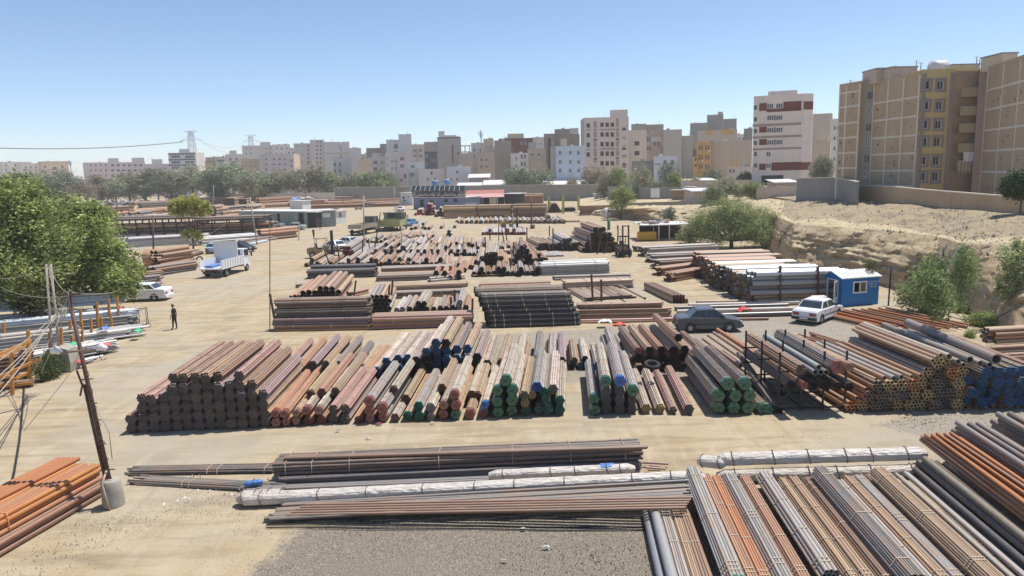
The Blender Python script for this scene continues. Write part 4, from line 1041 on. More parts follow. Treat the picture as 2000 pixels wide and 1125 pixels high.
# row of trees behind the far yard, left to right
FT=[(75,338,175,75,'round',1,G_GREY,'bluish grey green tree left of the dry trees'),(122,335,178,60,'round',2,G_GREY,'grey green tree below the tan corner block'),(150,352,172,50,'round',6,G_DRY,'dry brown shrubby tree below the gap of open sky'),
      (192,345,185,45,'tall',3,G_DRY,'bare twiggy tree left of the olive trees'),(222,352,180,45,'round',4,G_OLIVE,'small olive tree under the long beige block'),(248,340,190,60,'round',5,G_OLIVE,'olive tree with grey foliage under the long beige block'),
      (278,330,186,50,'tall',1,G_OLIVE,'taller pale olive tree right of the grey one'),(305,342,182,46,'round',2,G_DARK,'dark low tree in front of the low pinkish block'),(330,334,190,50,'tall',3,G_DRY,'dry pale tree left of the white banded block'),
      (372,326,188,70,'round',4,G_OLIVE,'broad olive tree in front of the white banded block'),(410,340,180,50,'round',5,G_DARK,'dark green tree right of the broad olive one'),(452,318,184,95,'round',6,G_MID,'largest green tree of the far row'),
      (508,340,175,60,'round',1,G_DARK,'deep green tree right of the largest far tree'),(540,332,178,55,'round',2,G_OLIVE,'olive tree above the flat roofed grey hut'),(600,326,176,75,'round',3,G_OLIVE,'thin pale green tree with a yellow top'),
      (645,338,182,60,'round',4,G_MID,'mid green tree under the blank gable walls'),(690,340,186,60,'round',5,G_OLIVE,'olive tree left of the block wall'),(735,333,250,62,'round',6,G_MID,'green tree behind the yard block wall'),(760,338,255,40,'round',1,G_DARK,'darker tree at the right end of the row above the block wall'),
      (30,345,170,80,'round',3,G_DARK,'dark tree at the left edge below the pale blocks'),(425,335,210,50,'tall',5,G_DARK,'dark tall tree behind the green ones'),(485,338,200,50,'round',4,G_OLIVE,'pale olive tree between the two green ones')]
FT=[(a,b - 4,(Y + 165 if Y < 200 else 305 if a < 750 else 312),w_,k,s_,c,l) for (a,b,Y,w_,k,s_,c,l) in FT]
for i,(px,yt,Y,wp,kd,sd,cl,lb) in enumerate(FT):
    tpx(px,yt,0,Y,wp*1.35,kd,sd,vary(cl,.15),lb,n=5200,leaf=.05,group='trees along the far side of the yard',sparse=cl == G_DRY)
CT=[(1033,320,278,108,'wide',2,G_DARK,'broad dark green tree behind the middle of the back wall',0),(1158,320,276,62,'round',6,G_DRY,'brownish dry tree beside the dark green one behind the back wall',0),(1118,345,272,46,'bush',3,G_OLIVE,'low olive bush at the white roof behind the back wall',0),
      (1208,323,215,60,'round',3,G_BRIGHT,'light green tree left of the small bluish white house',0),(1180,338,214,40,'round',1,G_OLIVE,'olive tree at the end of the back wall',0),(1258,320,205,60,'round',4,G_OLIVE,'yellowish olive tree below the dark walled house',0),
      (1305,316,212,50,'round',5,G_GREY,'grey green tree in front of the small bluish white house',0),(1322,332,200,36,'tall',1,G_BRIGHT,'narrow light green tree right of the grey green one',0),(1352,338,196,52,'bush',2,G_MID,'bushy green tree below the orange house',2),
      (1384,325,200,62,'round',6,G_GREY,'grey green tree in front of the brown gable',2),(1225,352,190,60,'bush',5,G_GREY,'grey shrub behind the bright small tree',1),(1290,348,190,45,'bush',1,G_GREY,'silvery shrub behind the scrap yard wall',2),(1458,332,198,34,'round',3,(.04,.11,.03),'small deep green tree at the foot of the white tower',3),
      (1420,345,150,72,'round',2,G_OLIVE,'olive tree above the big bush',3),(1467,352,148,60,'round',4,G_BRIGHT,'yellow green shrub by the ochre wall',3.3),(1390,360,140,60,'bush',3,G_MID,'green shrub at the edge of the path',3),(1213,362,152,60,'round',5,G_BRIGHT,'bright green young tree behind the silver pickup',1),(1603,300,150,54,'round',1,G_GREY,'tree with pale blossoms left of the brick apartments',3.6)]
for (px,yt,Y,wp,kd,sd,cl,lb,z) in CT:
    tpx(px,yt,0,Y,wp,kd,sd,vary(cl,.1),lb,z=z,n=6500,leaf=.042,group='trees behind the back wall')
# bush by the path, big spreading tree, edge trees
tpx(1303,400,0,122,40,'bush',6,G_GREY,'lone grey green bush on the dry slope',z=1.2,n=5000,leaf=.045,name='bush',cat='bush')
lb=[(-3.6,0,2.2,1.7),(-2.2,-.6,3.4,1.7),(-.3,0,4.2,1.8),(1.6,.3,3.9,1.7),(3.4,0,3.0,1.7),(4.6,.4,1.9,1.3),(.6,-1.4,2.6,1.7),(-1.8,-1.5,2.0,1.6),(2.4,-1.4,2.0,1.6),(-4.6,.2,1.5,1.1),(0,1.4,3.4,1.7),(3,1.2,2.4,1.5),(-3,1,2.6,1.5),(4.9,-.6,.9,1.0),(5.2,.3,1.6,.9)]
o=empty('spreading_tree',at(1428,484),(0,0,0),'large spreading green tree in front of the eroded bank','tree')
k=at(1428,484).y / 88.0
bt=link('crown',crown_mesh('crown',60000,.085,lb,31,shell=.6,wisp=.3),None,o,color=(.30,.35,.15)); bt.scale=(1.12*k,1.0,1.0*k)
bt=link('trunk',trunk_mesh(2.4,lb,.28,31,split=.35),None,o); bt.scale=(1.12*k,1.0,k)
# big trees at the left
def bigtree(px,py_base,lobes_px,Y,seed,n,color,label,leaf=.14):
    base=at(px,py_base); base=Vector((dp(px,450,Y).x,Y,0)); lb=[]
    for (lx,ly,r) in lobes_px:
        q=dp(lx,ly + 12,Y + random.uniform(-2.0,2.0)); lb.append((q.x - base.x,q.y - Y,q.z,r*Y / F))
    o=empty('leafy_tree',base,(0,0,0),label,'tree')
    link('crown',crown_mesh('crown',n,leaf,lb,seed,shell=.75,wisp=.3),None,o,color=color)
    link('trunk',trunk_mesh(max(3,min(z for (_,_,z,_) in lb)),lb,.22,seed,split=.5),None,o)
random.seed(11)
bigtree(60,590,[(20,385,48),(70,400,50),(-30,400,60),(30,450,62),(95,455,55),(-20,500,60),(60,510,58),(110,500,45),(20,545,45),(85,555,40),(-40,450,60),(-60,540,60),(0,360,26),(60,358,24)],52,5,36000,(.31,.37,.13),'large bright green leafy tree filling the left edge')
bigtree(170,560,[(130,420,42),(170,440,45),(205,425,30),(150,480,48),(200,475,42),(235,500,36),(180,525,42),(225,535,32),(262,520,20),(130,530,40),(165,405,28),(190,400,20),(255,545,20)],57,6,34000,(.29,.35,.12),'leafy green tree leaning over the silver pipes beside the white saloon')
bigtree(55,560,[(40,352,26),(75,372,30),(110,395,30),(15,365,28),(60,400,36)],66,9,16000,(.27,.30,.15),'paler tree top rising behind the left edge tree')
# feathery young tree in front of the silver pipes
o=empty('feathery_tree',at(62,640),(0,0,0),'thin feathery ailanthus like tree in front of the silver pipes','tree')
Yb=at(62,640).y; b0=at(62,640)
lb=[]
for (lx,ly,r) in ((62,545,22),(40,565,20),(85,575,18),(50,600,20),(75,615,15),(30,590,14),(64,520,12)):q=dp(lx,ly,Yb); lb.append((q.x - b0.x,0,q.z,r*Yb / F))
link('crown',crown_mesh('crown',5000,.085,lb,15,shell=.7,wisp=.4),None,o,color=(.13,.18,.09)); link('trunk',trunk_mesh(3,lb,.07,4,split=.5),None,o)
# small yellow green tree in mid yard
p=at(378,487); o=empty('yellow_green_tree',p,(0,0,0),'yellow green tree standing between the pipe racks','tree'); lb=[]
for (lx,ly,r) in ((340,402,11),(358,394,12),(378,392,12),(398,402,11),(350,410,12),(372,408,14),(392,412,11),(385,400,11),(408,410,7),(335,412,8),(365,455,11),(385,460,10)):q=dp(lx,ly,p.y + random.uniform(-1,1)); lb.append((q.x - p.x,q.y - p.y,q.z,r*p.y / F))
link('crown',crown_mesh('crown',15000,.13,lb,25,shell=.5),None,o,color=(.42,.44,.12)); link('trunk',trunk_mesh(6,lb,.16,5,split=.45),None,o)
# shrubs of the bank and right edge
def shrub(px,pyb,ytop,wpx,z,seed,color,label,n=9000,leaf=.05,up=True,name='shrub',kind='bush'):
    p=bank_top(px,pyb,z) if up else at(px,pyb); sc=F / p.y
    h_=dp(px,ytop,p.y).z - p.z; p=Vector((p.x,p.y - .4,p.z - h_*.35)); return tree(p,wpx / sc*1.3,h_*1.35,kind,seed,color,label,n=n,leaf=leaf,name=name,cat='shrub')
shrub(1815,565,487,95,1.2,2,(.25,.32,.13),'large grey green shrub growing on the face of the bank',7500,.04)
shrub(1790,590,545,90,0.4,1,(.24,.30,.12),'low spreading shrub at the foot of the large bank shrub',6000,.04)
shrub(1850,600,560,70,0.4,4,(.30,.36,.18),'low green shrub right of the spreading one at the bank foot',5000,.04)
shrub(1870,540,470,60,2.0,3,(.26,.33,.14),'second shrub higher up on the bank beside the large one',5000,.04)
shrub(1694,520,505,26,2.0,5,(.14,.16,.07),'little tuft halfway up the bank behind the blue cabin',3000,.05)
for i,(px,pb_,yt,wp,l) in enumerate(((1905,632,605,60,'bright green weeds at the foot of the bank left of the bent cable'),(1935,636,610,50,'taller bright green weeds right of the first clump'),(1870,608,588,30,'small weed clump under the bank shrub'),(1885,655,640,26,'low green weeds among the litter'),(1890,676,668,20,'tiny weed clump by the rusty offcuts'))):
    shrub(px,pb_,yt,wp,0,i + 1,(.27,.34,.10),l,4500,.05,up=False,name='weeds')
p=at(1985,640); o=empty('pale_tree',p,(0,0,0),'young tree with pale leaves at the right edge in front of the bank','tree'); lb=[]
for (lx,ly,r) in ((1975,500,24),(1990,530,24),(1965,545,20),(2010,560,30),(1980,580,18),(1955,570,14),(2005,500,20),(1996,605,16),(1992,480,14)):q=dp(lx,ly,p.y); lb.append((q.x - p.x,0,q.z,r*p.y / F))
link('crown',crown_mesh('crown',6500,.085,lb,35,shell=.7,wisp=.3),None,o,color=(.32,.38,.17)); link('trunk',trunk_mesh(4.5,lb,.10,5,split=.4),None,o)
p=bank_top(1992,420); tree(p,3.4,4.2,'round',2,(.04,.085,.025),'deep green tree top right in front of the brick gable',n=8000,leaf=.05)
# ================================================================ PIPE ROWS: helpers
def vdir(vpx):return Vector(((vpx - 1000) / F,1,0)).normalized()
def yg(x):return 855 - .0405*x if x < 1100 else (810.5 - .005*(x - 1100) if x < 1500 else 808.5 - .02*(x - 1500))
def front_pt(px,z,back=0.0,vpx=1000):
    p=at(px,yg(px)); d=vdir(vpx); q=p + d*back; q.z=z; return q
def bnd(P,vpx,n,r,color,label,group,L=6.0,**kw):
    return put_bundle(P,P + vdir(vpx) *L,n,r,color,label,group,L=L,**kw)
END_WORD={'end_dark':'open dark ends','end_blue':'blue painted ends','end_black':'black ends','end_yellow':'yellow painted ends','end_green':'green painted ends','end_red':'red painted ends','end_deepblue':'bright blue ends','end_pink':'pinkish ends','end_silver':'silvery ends','end_orange':'orange painted ends'}
LAYER=['bottom','second','third','fourth','fifth','sixth','seventh']
def grid_stack(p0,p1,heights,n,r,colors,ends,where,group,vpx,L=6.0,finish='steel',wraps=None,seed=1,straps=(.1,.5,.9),jit=.12,stag=0.0,segs=8,base=0.0,word='hexagonal pipe bundle',vfan=0,**kw):
    """columns of bundles side by side from p0 to p1 (ground points of the near face)"""
    R=random.Random(seed); nc=len(heights); wraps=wraps or {}; pitch=(2*(n - 1) *1.732*r + 2*r) *1.01
    for c in range(nc):
        t=c / max(1,nc - 1); p=p0.lerp(p1,t)
        for k in range(heights[c]):
            d=vdir(vpx + vfan*(t - .5)); q=p + d*(R.uniform(-jit,jit)) + Vector((R.uniform(-.02,.02) + (stag if k % 2 else 0),0,base + pitch*(k + .5)))
            e=ends(c,k,R) if callable(ends) else ends
            wr=wraps.get((c,k)) or wraps.get((c,'all'))
            col=vary(R.choice(colors),.18)
            ew=(WRAPW[wr] + ' wrapped end') if wr else END_WORD[e]
            lb='%s, %s, %s layer, %s column of the %s' % (word,ew,LAYER[k],ORD[c],where)
            bnd(q,vpx + vfan*(t - .5) + R.uniform(-10,10),n,r,col,lb,group,L=L,finish=finish,end=e,wrap=wr,straps=straps,var=R.randint(0,2),segs=segs,**kw)
WRAPW={'wrap_green':'green','wrap_red':'red','wrap_blue':'blue','wrap_brown':'brown'}

PILE_N=[0]
def pile(A,B,n0,layers,r,colors,label,group,sep=False,taper=1,jx=.12,ja=.004,finish='steel',end='end_dark',straps=(),gap=1.02,seed=None,cat='pipe pile',name='pipe_pile',lift=0.0,segs=8,full=False,strapmat='strap',end_colors=None,side=1):
    """loose pipes lying together; A-B is the edge nearest the camera, rows go to the left of A->B"""
    PILE_N[0] += 1; R=random.Random(seed or PILE_N[0] *31)
    A,B=Vector(A),Vector(B); rot=orient(A,B); L=(B - A).length
    root=empty(name,A,rot,label,cat,group)
    mb=MB(); z=r + lift; k=n0; off=0; top=0; ncol=0
    spots=[]
    for l in range(layers):
        for i in range(max(1,k)):
            spots.append((side*(off + i*2*r*gap + r),r + l*1.74*r + lift))
        top=r + l*1.74*r
        if full:off=r*(1 - off / r) if off else r; k=n0 - (1 if off else 0)
        else:off += r; k -= taper
        if k < 1:break
    if sep:
        key=('pp',round(r,3),round(L,1),finish,end)
        if key not in PIPES:
            m_=MB(); add_pipe(m_,0,0,r,L,M[finish],M[end],segs=max(12,segs),val=.5); PIPES[key] =m_.mesh('pipe')
        for (y,zz) in spots:
            link('pipe',PIPES[key],None,root,(R.uniform(-jx,jx),y,zz),(R.uniform(0,6.28),R.uniform(-ja,ja) *.3,R.uniform(-ja,ja)),vary(R.choice(colors),.15))
    else:
        TT=[]
        for (y,zz) in spots:
            tk_=PAL_KEY(R.choice(colors)) if len(colors) > 1 else 0
            ang=R.uniform(-ja,ja); x0=R.uniform(-jx,jx); m1=MB()
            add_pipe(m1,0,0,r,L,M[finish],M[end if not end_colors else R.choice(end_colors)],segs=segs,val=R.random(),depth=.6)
            c_,s_=math.cos(ang),math.sin(ang)
            m1.v=[(x0 + x*c_ - yy*s_,y + x*s_ + yy*c_,zz + q) for (x,yy,q) in m1.v]
            k0=len(mb.v); mb.v += m1.v
            for f_,mi_,sm_,v_ in zip(m1.f,m1.m,m1.sm,m1.val):mb.f.append([k0 + j for j in f_]); mb.m.append(mb.mi(m1.mats[mi_])); mb.sm.append(sm_); mb.val.append(v_); TT.append(tk_)
        t=mb.build('tubes',root,color=R.choice(colors)); t.data.attributes.new('t','FLOAT','FACE').data.foreach_set('value',TT); t['kind'] ='stuff'
    W=n0*2*r*gap; hh=top + r + lift
    for s_ in straps:
        m_=MB(); x=s_*L; sh=(layers - 1) *r if not full else 0
        y0,y1,ya,yb=0,side*W,side*sh,side*(W - sh)
        m_.tube([(x,y0 - .01*side,lift + .02),(x,y0 - .01*side,lift + r),(x,ya,hh + .01),(x + .03,yb,hh + .01),(x,y1 + .01*side,lift + r)],.016,M[strapmat],5,val=.5); m_.build('strap',root)
    return root

# ---------------------------------------------------------------- front row, left dark stack
hA=[2,4,4,4,6,6,6,6,6,5,6,5,4]
grid_stack(at(259,846),at(518,835),hA,3,.0455,[C_BROWN,C_LILAC,C_PINK,C_BROWN,C_TAN],lambda c,k,R:'end_dark','tall left stack','bundles of the tall left stack',945,seed=4,jit=.10,straps=(.14,.18,.5,.54,.86))
# ---------------------------------------------------------------- front row, low bundles
ROW=[  # x, z, vp, n, r, colour, end, wrap, L, words
 (541,.20,915,3,.040,C_PINK,'end_pink','wrap_red',6.5,'pinkish bundle'),(540,.58,915,3,.038,C_RUST,'end_pink','wrap_red',6.5,'rusty bundle'),
 (560,.20,930,3,.036,C_TAN,'end_pink','wrap_red',6.5,'tan bundle'),(558,.55,930,3,.036,C_RUST,'end_pink','wrap_red',7,'orange brown bundle'),(578,.20,940,3,.036,C_ORANGE,'end_pink','wrap_brown',6.5,'bright rusty bundle'),(580,.55,950,3,.036,C_TAN,'end_pink','wrap_brown',6.5,'pale tan bundle'),
 (603,.2,960,4,.030,C_RUST,'end_pink',None,6.5,'rusty thin tube bundle'),(601,.66,960,3,.040,C_PALE,'end_pink','wrap_red',6.5,'pale greyish bundle'),(628,.2,975,4,.030,C_RUST,'end_pink',None,6.5,'red rusty tube bundle'),(624,.62,975,3,.040,C_PALE,'end_pink','wrap_brown',6.4,'pale dusty bundle'),
 (651,.22,1010,4,.031,C_PINK,'end_dark',None,6.2,'pink lilac bundle'),(652,.64,1010,4,.031,C_PINK,'end_dark',None,6.2,'pink bundle'),(675,.22,1020,4,.031,C_LILAC,'end_dark',None,6.2,'lilac grey bundle'),(675,.64,1022,4,.031,C_PINK,'end_dark',None,6.2,'dusty pink bundle'),
 (700,.17,1020,3,.034,C_ORANGE,'end_pink',None,6.4,'low orange bundle'),(723,.2,1040,3,.040,C_TAN,'end_pink','wrap_red',6,'tan bundle'),(722,.57,1045,3,.040,C_PALE,'end_pink','wrap_red',6,'dusty grey bundle'),(723,.95,1050,4,.032,C_PGREY,'end_pink','wrap_red',6,'grey bundle'),
 (748,.2,1055,3,.042,C_PGREY,'end_pink','wrap_red',6,'grey tan bundle'),(747,.62,1060,4,.034,C_PGREY,'end_pink','wrap_red',6,'wide pale grey bundle'),(772,.2,1060,4,.028,C_PALE,'end_pink',None,6,'pale thin bundle'),(796,.24,1062,4,.030,C_TAN,'end_green',None,6,'tan bundle'),
 (820,.22,1062,4,.031,C_PALE,'end_green',None,6,'pale bundle'),(818,.62,1062,4,.031,C_PGREY,'end_green',None,5.4,'greyish bundle'),(843,.2,1062,3,.038,C_TAN,'end_silver',None,5.8,'sandy bundle'),(842,.58,1064,4,.031,C_PALE,'end_silver',None,5.6,'chalky white taped bundle'),
 (866,.22,1062,4,.032,C_TAN,'end_pink','wrap_red',6,'tan bundle'),(868,.64,1062,4,.031,C_PALE,'end_pink','wrap_brown',6,'pale bundle'),(890,.22,1062,4,.032,C_TAN,'end_green','wrap_green',6,'sandy bundle'),(891,.64,1062,4,.032,C_TAN,'end_pink','wrap_red',6,'light brown bundle'),(889,1.06,1062,4,.032,C_PALE,'end_pink','wrap_red',6,'pale greyish bundle'),
 (918,.22,1070,4,.033,C_TAN,'end_pink','wrap_red',6,'smooth sandy bundle'),(944,.2,1080,4,.028,C_PALE,'end_pink',None,6,'rust speckled thin bundle'),(948,.6,1085,3,.036,C_PALE,'end_deepblue','wrap_blue',6,'chalky bundle'),
 (973,.24,1100,4,.035,C_PGREY,'end_green','wrap_green',6,'grey bundle'),(972,.70,1100,4,.035,C_PALE,'end_green','wrap_green',6,'pale grey bundle'),(973,1.16,1100,4,.034,C_PALE,'end_green','wrap_green',6,'dusty bundle'),(990,1.60,1105,4,.036,C_PALE,'end_green','wrap_green',6,'topmost pale bundle'),
 (1000,.24,1105,4,.035,C_PGREY,'end_green','wrap_green',6,'grey bundle'),(1001,.70,1105,4,.037,C_PALE,'end_green','wrap_green',6,'wide bundle'),(1002,1.16,1105,4,.037,C_PALE,'end_green','wrap_green',6,'wide dusty bundle'),
 (1026,.2,1110,3,.040,C_PGREY,'end_green',None,5.6,'loose grey bundle'),(1026,.60,1110,2,.060,C_TAN,'end_yellow',None,6,'coarse bundle'),(1040,.9,1110,2,.060,C_PALE,'end_yellow',None,6,'coarse pale bundle'),(1050,1.28,1112,4,.034,C_PGREY,'end_deepblue',None,6,'grey striped bundle'),(1025,.98,1112,3,.040,C_TAN,'end_dark',None,6,'tan bundle'),
 (1053,.25,1112,3,.040,C_PALE,'end_green',None,5.6,'pale coarse bundle'),(1066,.66,1112,3,.040,C_PALE,'end_green',None,6,'striped bundle'),(1070,.24,1112,3,.044,C_PALE,'end_green',None,6,'pale bundle'),(1094,.24,1116,3,.044,C_PGREY,'end_green',None,6,'silvery bundle'),(1094,.66,1116,3,.044,C_PALE,'end_green',None,6,'silvery bundle'),(1081,1.12,1114,3,.048,C_PALE,'end_dark',None,6,'tan striped bundle'),(1062,1.05,1112,3,.040,C_PGREY,'end_green',None,6,'grey bundle'),
 (1162,.23,1104,4,.034,C_GREY,'end_green','wrap_green',6,'grey bundle'),(1161,.66,1104,4,.034,C_PGREY,'end_green','wrap_green',6,'pale dusty bundle'),
 (1185,.22,1112,3,.046,C_GREY,'end_dark',None,6,'grey bundle'),(1185,.62,1112,3,.046,C_GREY,'end_dark',None,6,'grey bundle'),(1185,1.03,1112,3,.046,C_GREY,'end_dark',None,6,'grey bundle'),(1183,1.48,1112,4,.035,C_PALE,'end_green','wrap_green',6.4,'tall tan bundle'),
 (1211,.22,1112,3,.046,C_GREY,'end_dark',None,6,'grey bundle'),(1211,.62,1112,3,.046,C_GREY,'end_dark',None,6,'grey bundle'),(1211,1.03,1112,3,.046,C_GREY,'end_dark',None,6,'grey bundle'),(1211,1.47,1112,4,.037,C_PGREY,'end_deepblue','wrap_blue',6.4,'striped bundle'),
 (1236,.22,1112,3,.044,C_GREY,'end_dark',None,6,'dark grey bundle'),(1236,.62,1112,3,.044,C_GREY,'end_dark',None,6,'dark grey bundle'),(1236,1.06,1110,4,.037,C_PGREY,'end_green','wrap_green',6.2,'pale bundle'),
 (1263,.24,1110,3,.046,C_PALE,'end_yellow',None,5.8,'pale bundle'),(1290,.24,1110,3,.046,C_PALE,'end_yellow',None,5.8,'pale tan bundle'),(1315,.18,1112,3,.036,C_PINK,'end_dark',None,6,'low pink bundle'),(1345,.23,1116,3,.047,C_PINK,'end_dark',None,6.4,'pinkish bundle'),
]
cnt={}
for i,(x,z,vp,n,r,col,e,wr,L,wd) in enumerate(ROW):
    ew=(WRAPW[wr] + ' plastic end') if wr else END_WORD[e]
    side='group by the dark stack' if x < 640 else 'pink group' if x < 710 else 'red ended group' if x < 780 else 'green tipped low group' if x < 850 else 'red and green ended group' if x < 935 else 'green group beside the gap' if x < 1110 else 'group right of the gap'
    lvl=0 if z < .3 else 1 if z < .8 else 2 if z < 1.3 else 3
    key=(side,lvl); cnt[key] =cnt.get(key,0) + 1
    bnd(front_pt(x,z,random.uniform(-.1,.12)),vp,n,r,vary(col,.12),'%s, %s, %s layer, %s of the %s' % (wd,ew,LAYER[lvl],ORD[cnt[key] - 1],side),'pipe bundles of the front row',L=L,end=e,wrap=wr,var=i % 3,straps=(.15,.45,.8))
# small plain sandy filler bundles lying between and behind
for i,(x,z,vp,c) in enumerate([(590,.95,970,C_TAN),(612,.98,980,C_RUST),(640,1.0,1000,C_TAN),(760,1.0,1060,C_PALE),(783,.55,1062,C_TAN),(858,.98,1064,C_TAN),(930,.58,1075,C_TAN),(918,.62,1070,C_PALE)]):
    bnd(front_pt(x,z - .05,1.6),vp,4,.030,vary(c),'dusty sandy bundle set back on top of the front row, %s from left' % ORD[i],'bundles set back on the front row',L=6.5,end='end_pink',var=i % 3)

# ---------------------------------------------------------------- second row: blue ended stack and neighbours
def blue(c,k,R):
    if c in (4,5) and k < 3:return 'end_black'
    if c >= 10 or (c == 7 and k == 4):return 'end_black'
    return 'end_blue'
grid_stack(at(738,745),at(952,737),[2,3,3,3,3,4,5,5,4,4,3,2],3,.047,[C_LILAC,C_TAN,C_PALE,C_PINK,C_PALE],blue,'blue ended stack','bundles of the blue ended stack',1075,seed=9,jit=.3,straps=(.3,.7))
for i,(x,y,z,vp,c,L) in enumerate([(565,752,.5,925,C_LILAC,6),(588,750,.9,935,C_RUST,6),(610,748,.5,950,C_LILAC,6.4),(613,748,.95,950,C_LILAC,6.4),(636,747,.5,965,C_RUST,6),(638,747,.95,965,C_TAN,6),(660,746,.5,980,C_TAN,6),(662,746,.9,985,C_GREY,6),(683,745,.55,1000,C_GREY,6),(700,744,.3,1010,C_TAN,6),(715,744,.3,1030,C_RUST,6),(541,754,.5,915,C_PINK,6),(560,753,.95,920,C_PINK,6)]):
    p=at(x,y); p.z=z; bnd(p,vp,4,.032,vary(c),'%s bundle behind the front row, %s left of the blue ended stack' % ({C_LILAC:'lilac',C_RUST:'rusty',C_TAN:'tan',C_GREY:'grey',C_PINK:'pink'}[c],ORD[i]),'second row bundles left of the blue stack',L=L,var=i % 3)
for i,(x,y,z,c) in enumerate([(975,735,.3,C_TAN),(998,735,.3,C_PALE),(1020,734,.3,C_TAN),(1048,733,.35,C_GREY),(1050,733,.85,C_GREY),(1070,733,.3,C_ORANGE),(1090,732,.3,C_LILAC),(1012,734,.75,C_PALE),(980,735,.75,C_TAN),(1078,733,.75,C_PGREY),(1098,732,.75,C_LILAC)]):
    p=at(x,y); p.z=z; bnd(p,1095,4,.032,vary(c),'plain dusty bundle behind the green ended group, %s of its row' % ORD[i],'second row bundles behind the green ended group',L=6,var=i % 3)
for i,(x,z,c,e) in enumerate([(1118,.2,C_TAN,'end_black'),(1134,.2,C_TAN,'end_blue'),(1150,.2,C_PALE,'end_black'),(1168,.25,C_PALE,'end_black'),(1143,.55,C_PALE,'end_black'),(1122,.5,C_TAN,'end_dark'),(1195,.35,C_GREY,'end_dark'),(1216,.35,C_GREY,'end_dark'),(1205,.8,C_PGREY,'end_dark'),(1238,.5,C_BROWN,'end_dark')]):
    p=at(x,722); p.z=z; bnd(p,1075,3,.038 if x < 1180 else .047,vary(c),'small %s bundle behind the bare gap, %s from left' % ('tan' if c in (C_TAN,C_PALE) else 'grey',ORD[i]),'small bundles behind the bare gap',L=6 if x > 1180 else 4.4,end=e,var=i % 3)
grid_stack(at(1248,727),at(1338,724),[2,3,3,3,3],3,.047,[C_BROWN,C_RUST,C_BROWN,C_TAN],lambda c,k,R:'end_black','rusty black ended stack','bundles of the rusty black ended stack',1000,seed=21,jit=.35,L=5.8)
p=at(1325,724); p.z=1.72; bnd(p,975,3,.045,C_RUST,'orange brown bundle lying crosswise on top of the rusty black ended stack',None,L=5.6,end='end_black')
p=at(1247,722); p.z=1.0; bnd(p,985,3,.04,C_BROWN,'thin brown bundle with a red capped end at the left of the black ended stack',None,L=5.6,end='end_red',wrap='wrap_red')
for i,(x,z,c) in enumerate([(1352,.3,C_BROWN),(1372,.3,C_PINK),(1392,.3,C_RUST),(1362,.75,C_PINK),(1384,.75,C_BROWN),(1412,.3,C_GREY)]):
    p=at(x,727); p.z=z; bnd(p,985,3,.045,vary(c),'reddish bundle behind the dark green ended pile, %s from left' % ORD[i],'reddish bundles in front of the saloon',L=5.6,var=i % 3)
# ---------------------------------------------------------------- dark pile with green plastic ends
for i,(x,y,z,wd) in enumerate([(1403,793,.28,'bottom left'),(1433,797,.28,'bottom second'),(1461,799,.28,'bottom third'),(1403,769,.80,'middle left'),(1436,767,.80,'middle second'),(1463,772,.80,'middle third'),(1421,746,1.30,'top left'),(1454,748,1.30,'top right'),(1486,794,.24,'small fourth bottom'),(1499,802,.17,'smallest right hand')]):
    r=.040 if i < 8 else .032
    p=front_pt(x + (0 if i < 8 else 2),z); bnd(p,1062 - (x - 1400) *.9,4,r,vary(C_DARK if i not in (1,) else C_GREY,.2),'%s dark green ended bundle in the pile left of the rack' % wd,'dark bundles with green ends',L=6.0,end='end_green',wrap='wrap_green',var=i % 3,segs=8,straps=(.04,.3,.6,.9))
for i in range(3):
    p=front_pt(1508 + i*8,.12 + .09*(2 - i)); B=at(1428 + i*9,715); B.z=1.25 - i*.32
    put_bundle(p,B,3,.024,vary(C_DARK),'%s bunch of thin black rods sliding down beside the green ended pile' % ORD[i],'thin black rod bunches',L=6.2,end='end_black',var=i)

# ---------------------------------------------------------------- black rack with its load
rack=empty('pipe_rack',at(1520,803),(0,0,0),'black steel rack loaded with pipes, between the green ended pile and the big right pile','rack'); rack.rotation_euler[2] =-math.atan(-20 / F)
for i in range(4):
    for j in range(3):
        mb=MB(); x,y=i*.94,j*2.15; mb.box((x - .035,y - .035,0),(x + .035,y + .035,2.55 if i in (0,2,3) or j else 1.75),M['blackiron']); mb.build('post',rack)
for j in range(3):
    for z in (.12,1.0,1.72):
        mb=MB(); mb.box((-.2,j*2.15 - .03,z - .03),(3.02,j*2.15 + .03,z + .03),M['blackiron']); mb.build('cross_bar',rack)
for i in range(4):
    for z in (.12,1.66):
        mb=MB(); mb.box((i*.94 + .036,0,z - .03),(i*.94 + .09,4.3,z + .03),M['blackiron']); mb.build('side_bar',rack)
mb=MB(); mb.bar((0,-.04,.15),(.94,-.04,1.7),.04,M['blackiron']); mb.build('brace',rack)
def rk(u,z,v=-.7):
    q=rack.location + Vector((u,v,z)); return q
bnd(rk(.62,1.98),955,3,.05,C_RUST,'orange rusty bundle on the left of the rack top',None,L=6,end='end_dark',separate=False)
for i,(u,z,r,c) in enumerate([(1.2,1.87,.12,C_PGREY),(1.42,1.87,.12,C_GREY),(1.33,2.08,.12,C_PGREY),(1.64,1.86,.11,C_GREY)]):
    q=rk(u,z,-.75); put_pipe(q,q + vdir(962) *6,r,vary(c),'%s grey pipe of the four on the rack top' % ORD[i],'grey pipes on the rack top',finish='galv',L=6)
bnd(rk(2.12,2.05,-.7),965,4,.044,C_GREY,'dark hexagonal bundle with a red plastic end on the rack top',None,L=6.2,end='end_red',wrap='wrap_red')
bnd(rk(2.68,1.98,-.5),968,3,.042,C_TAN,'tan bundle with a brown end at the right of the rack top',None,L=6,end='end_pink',wrap='wrap_brown')
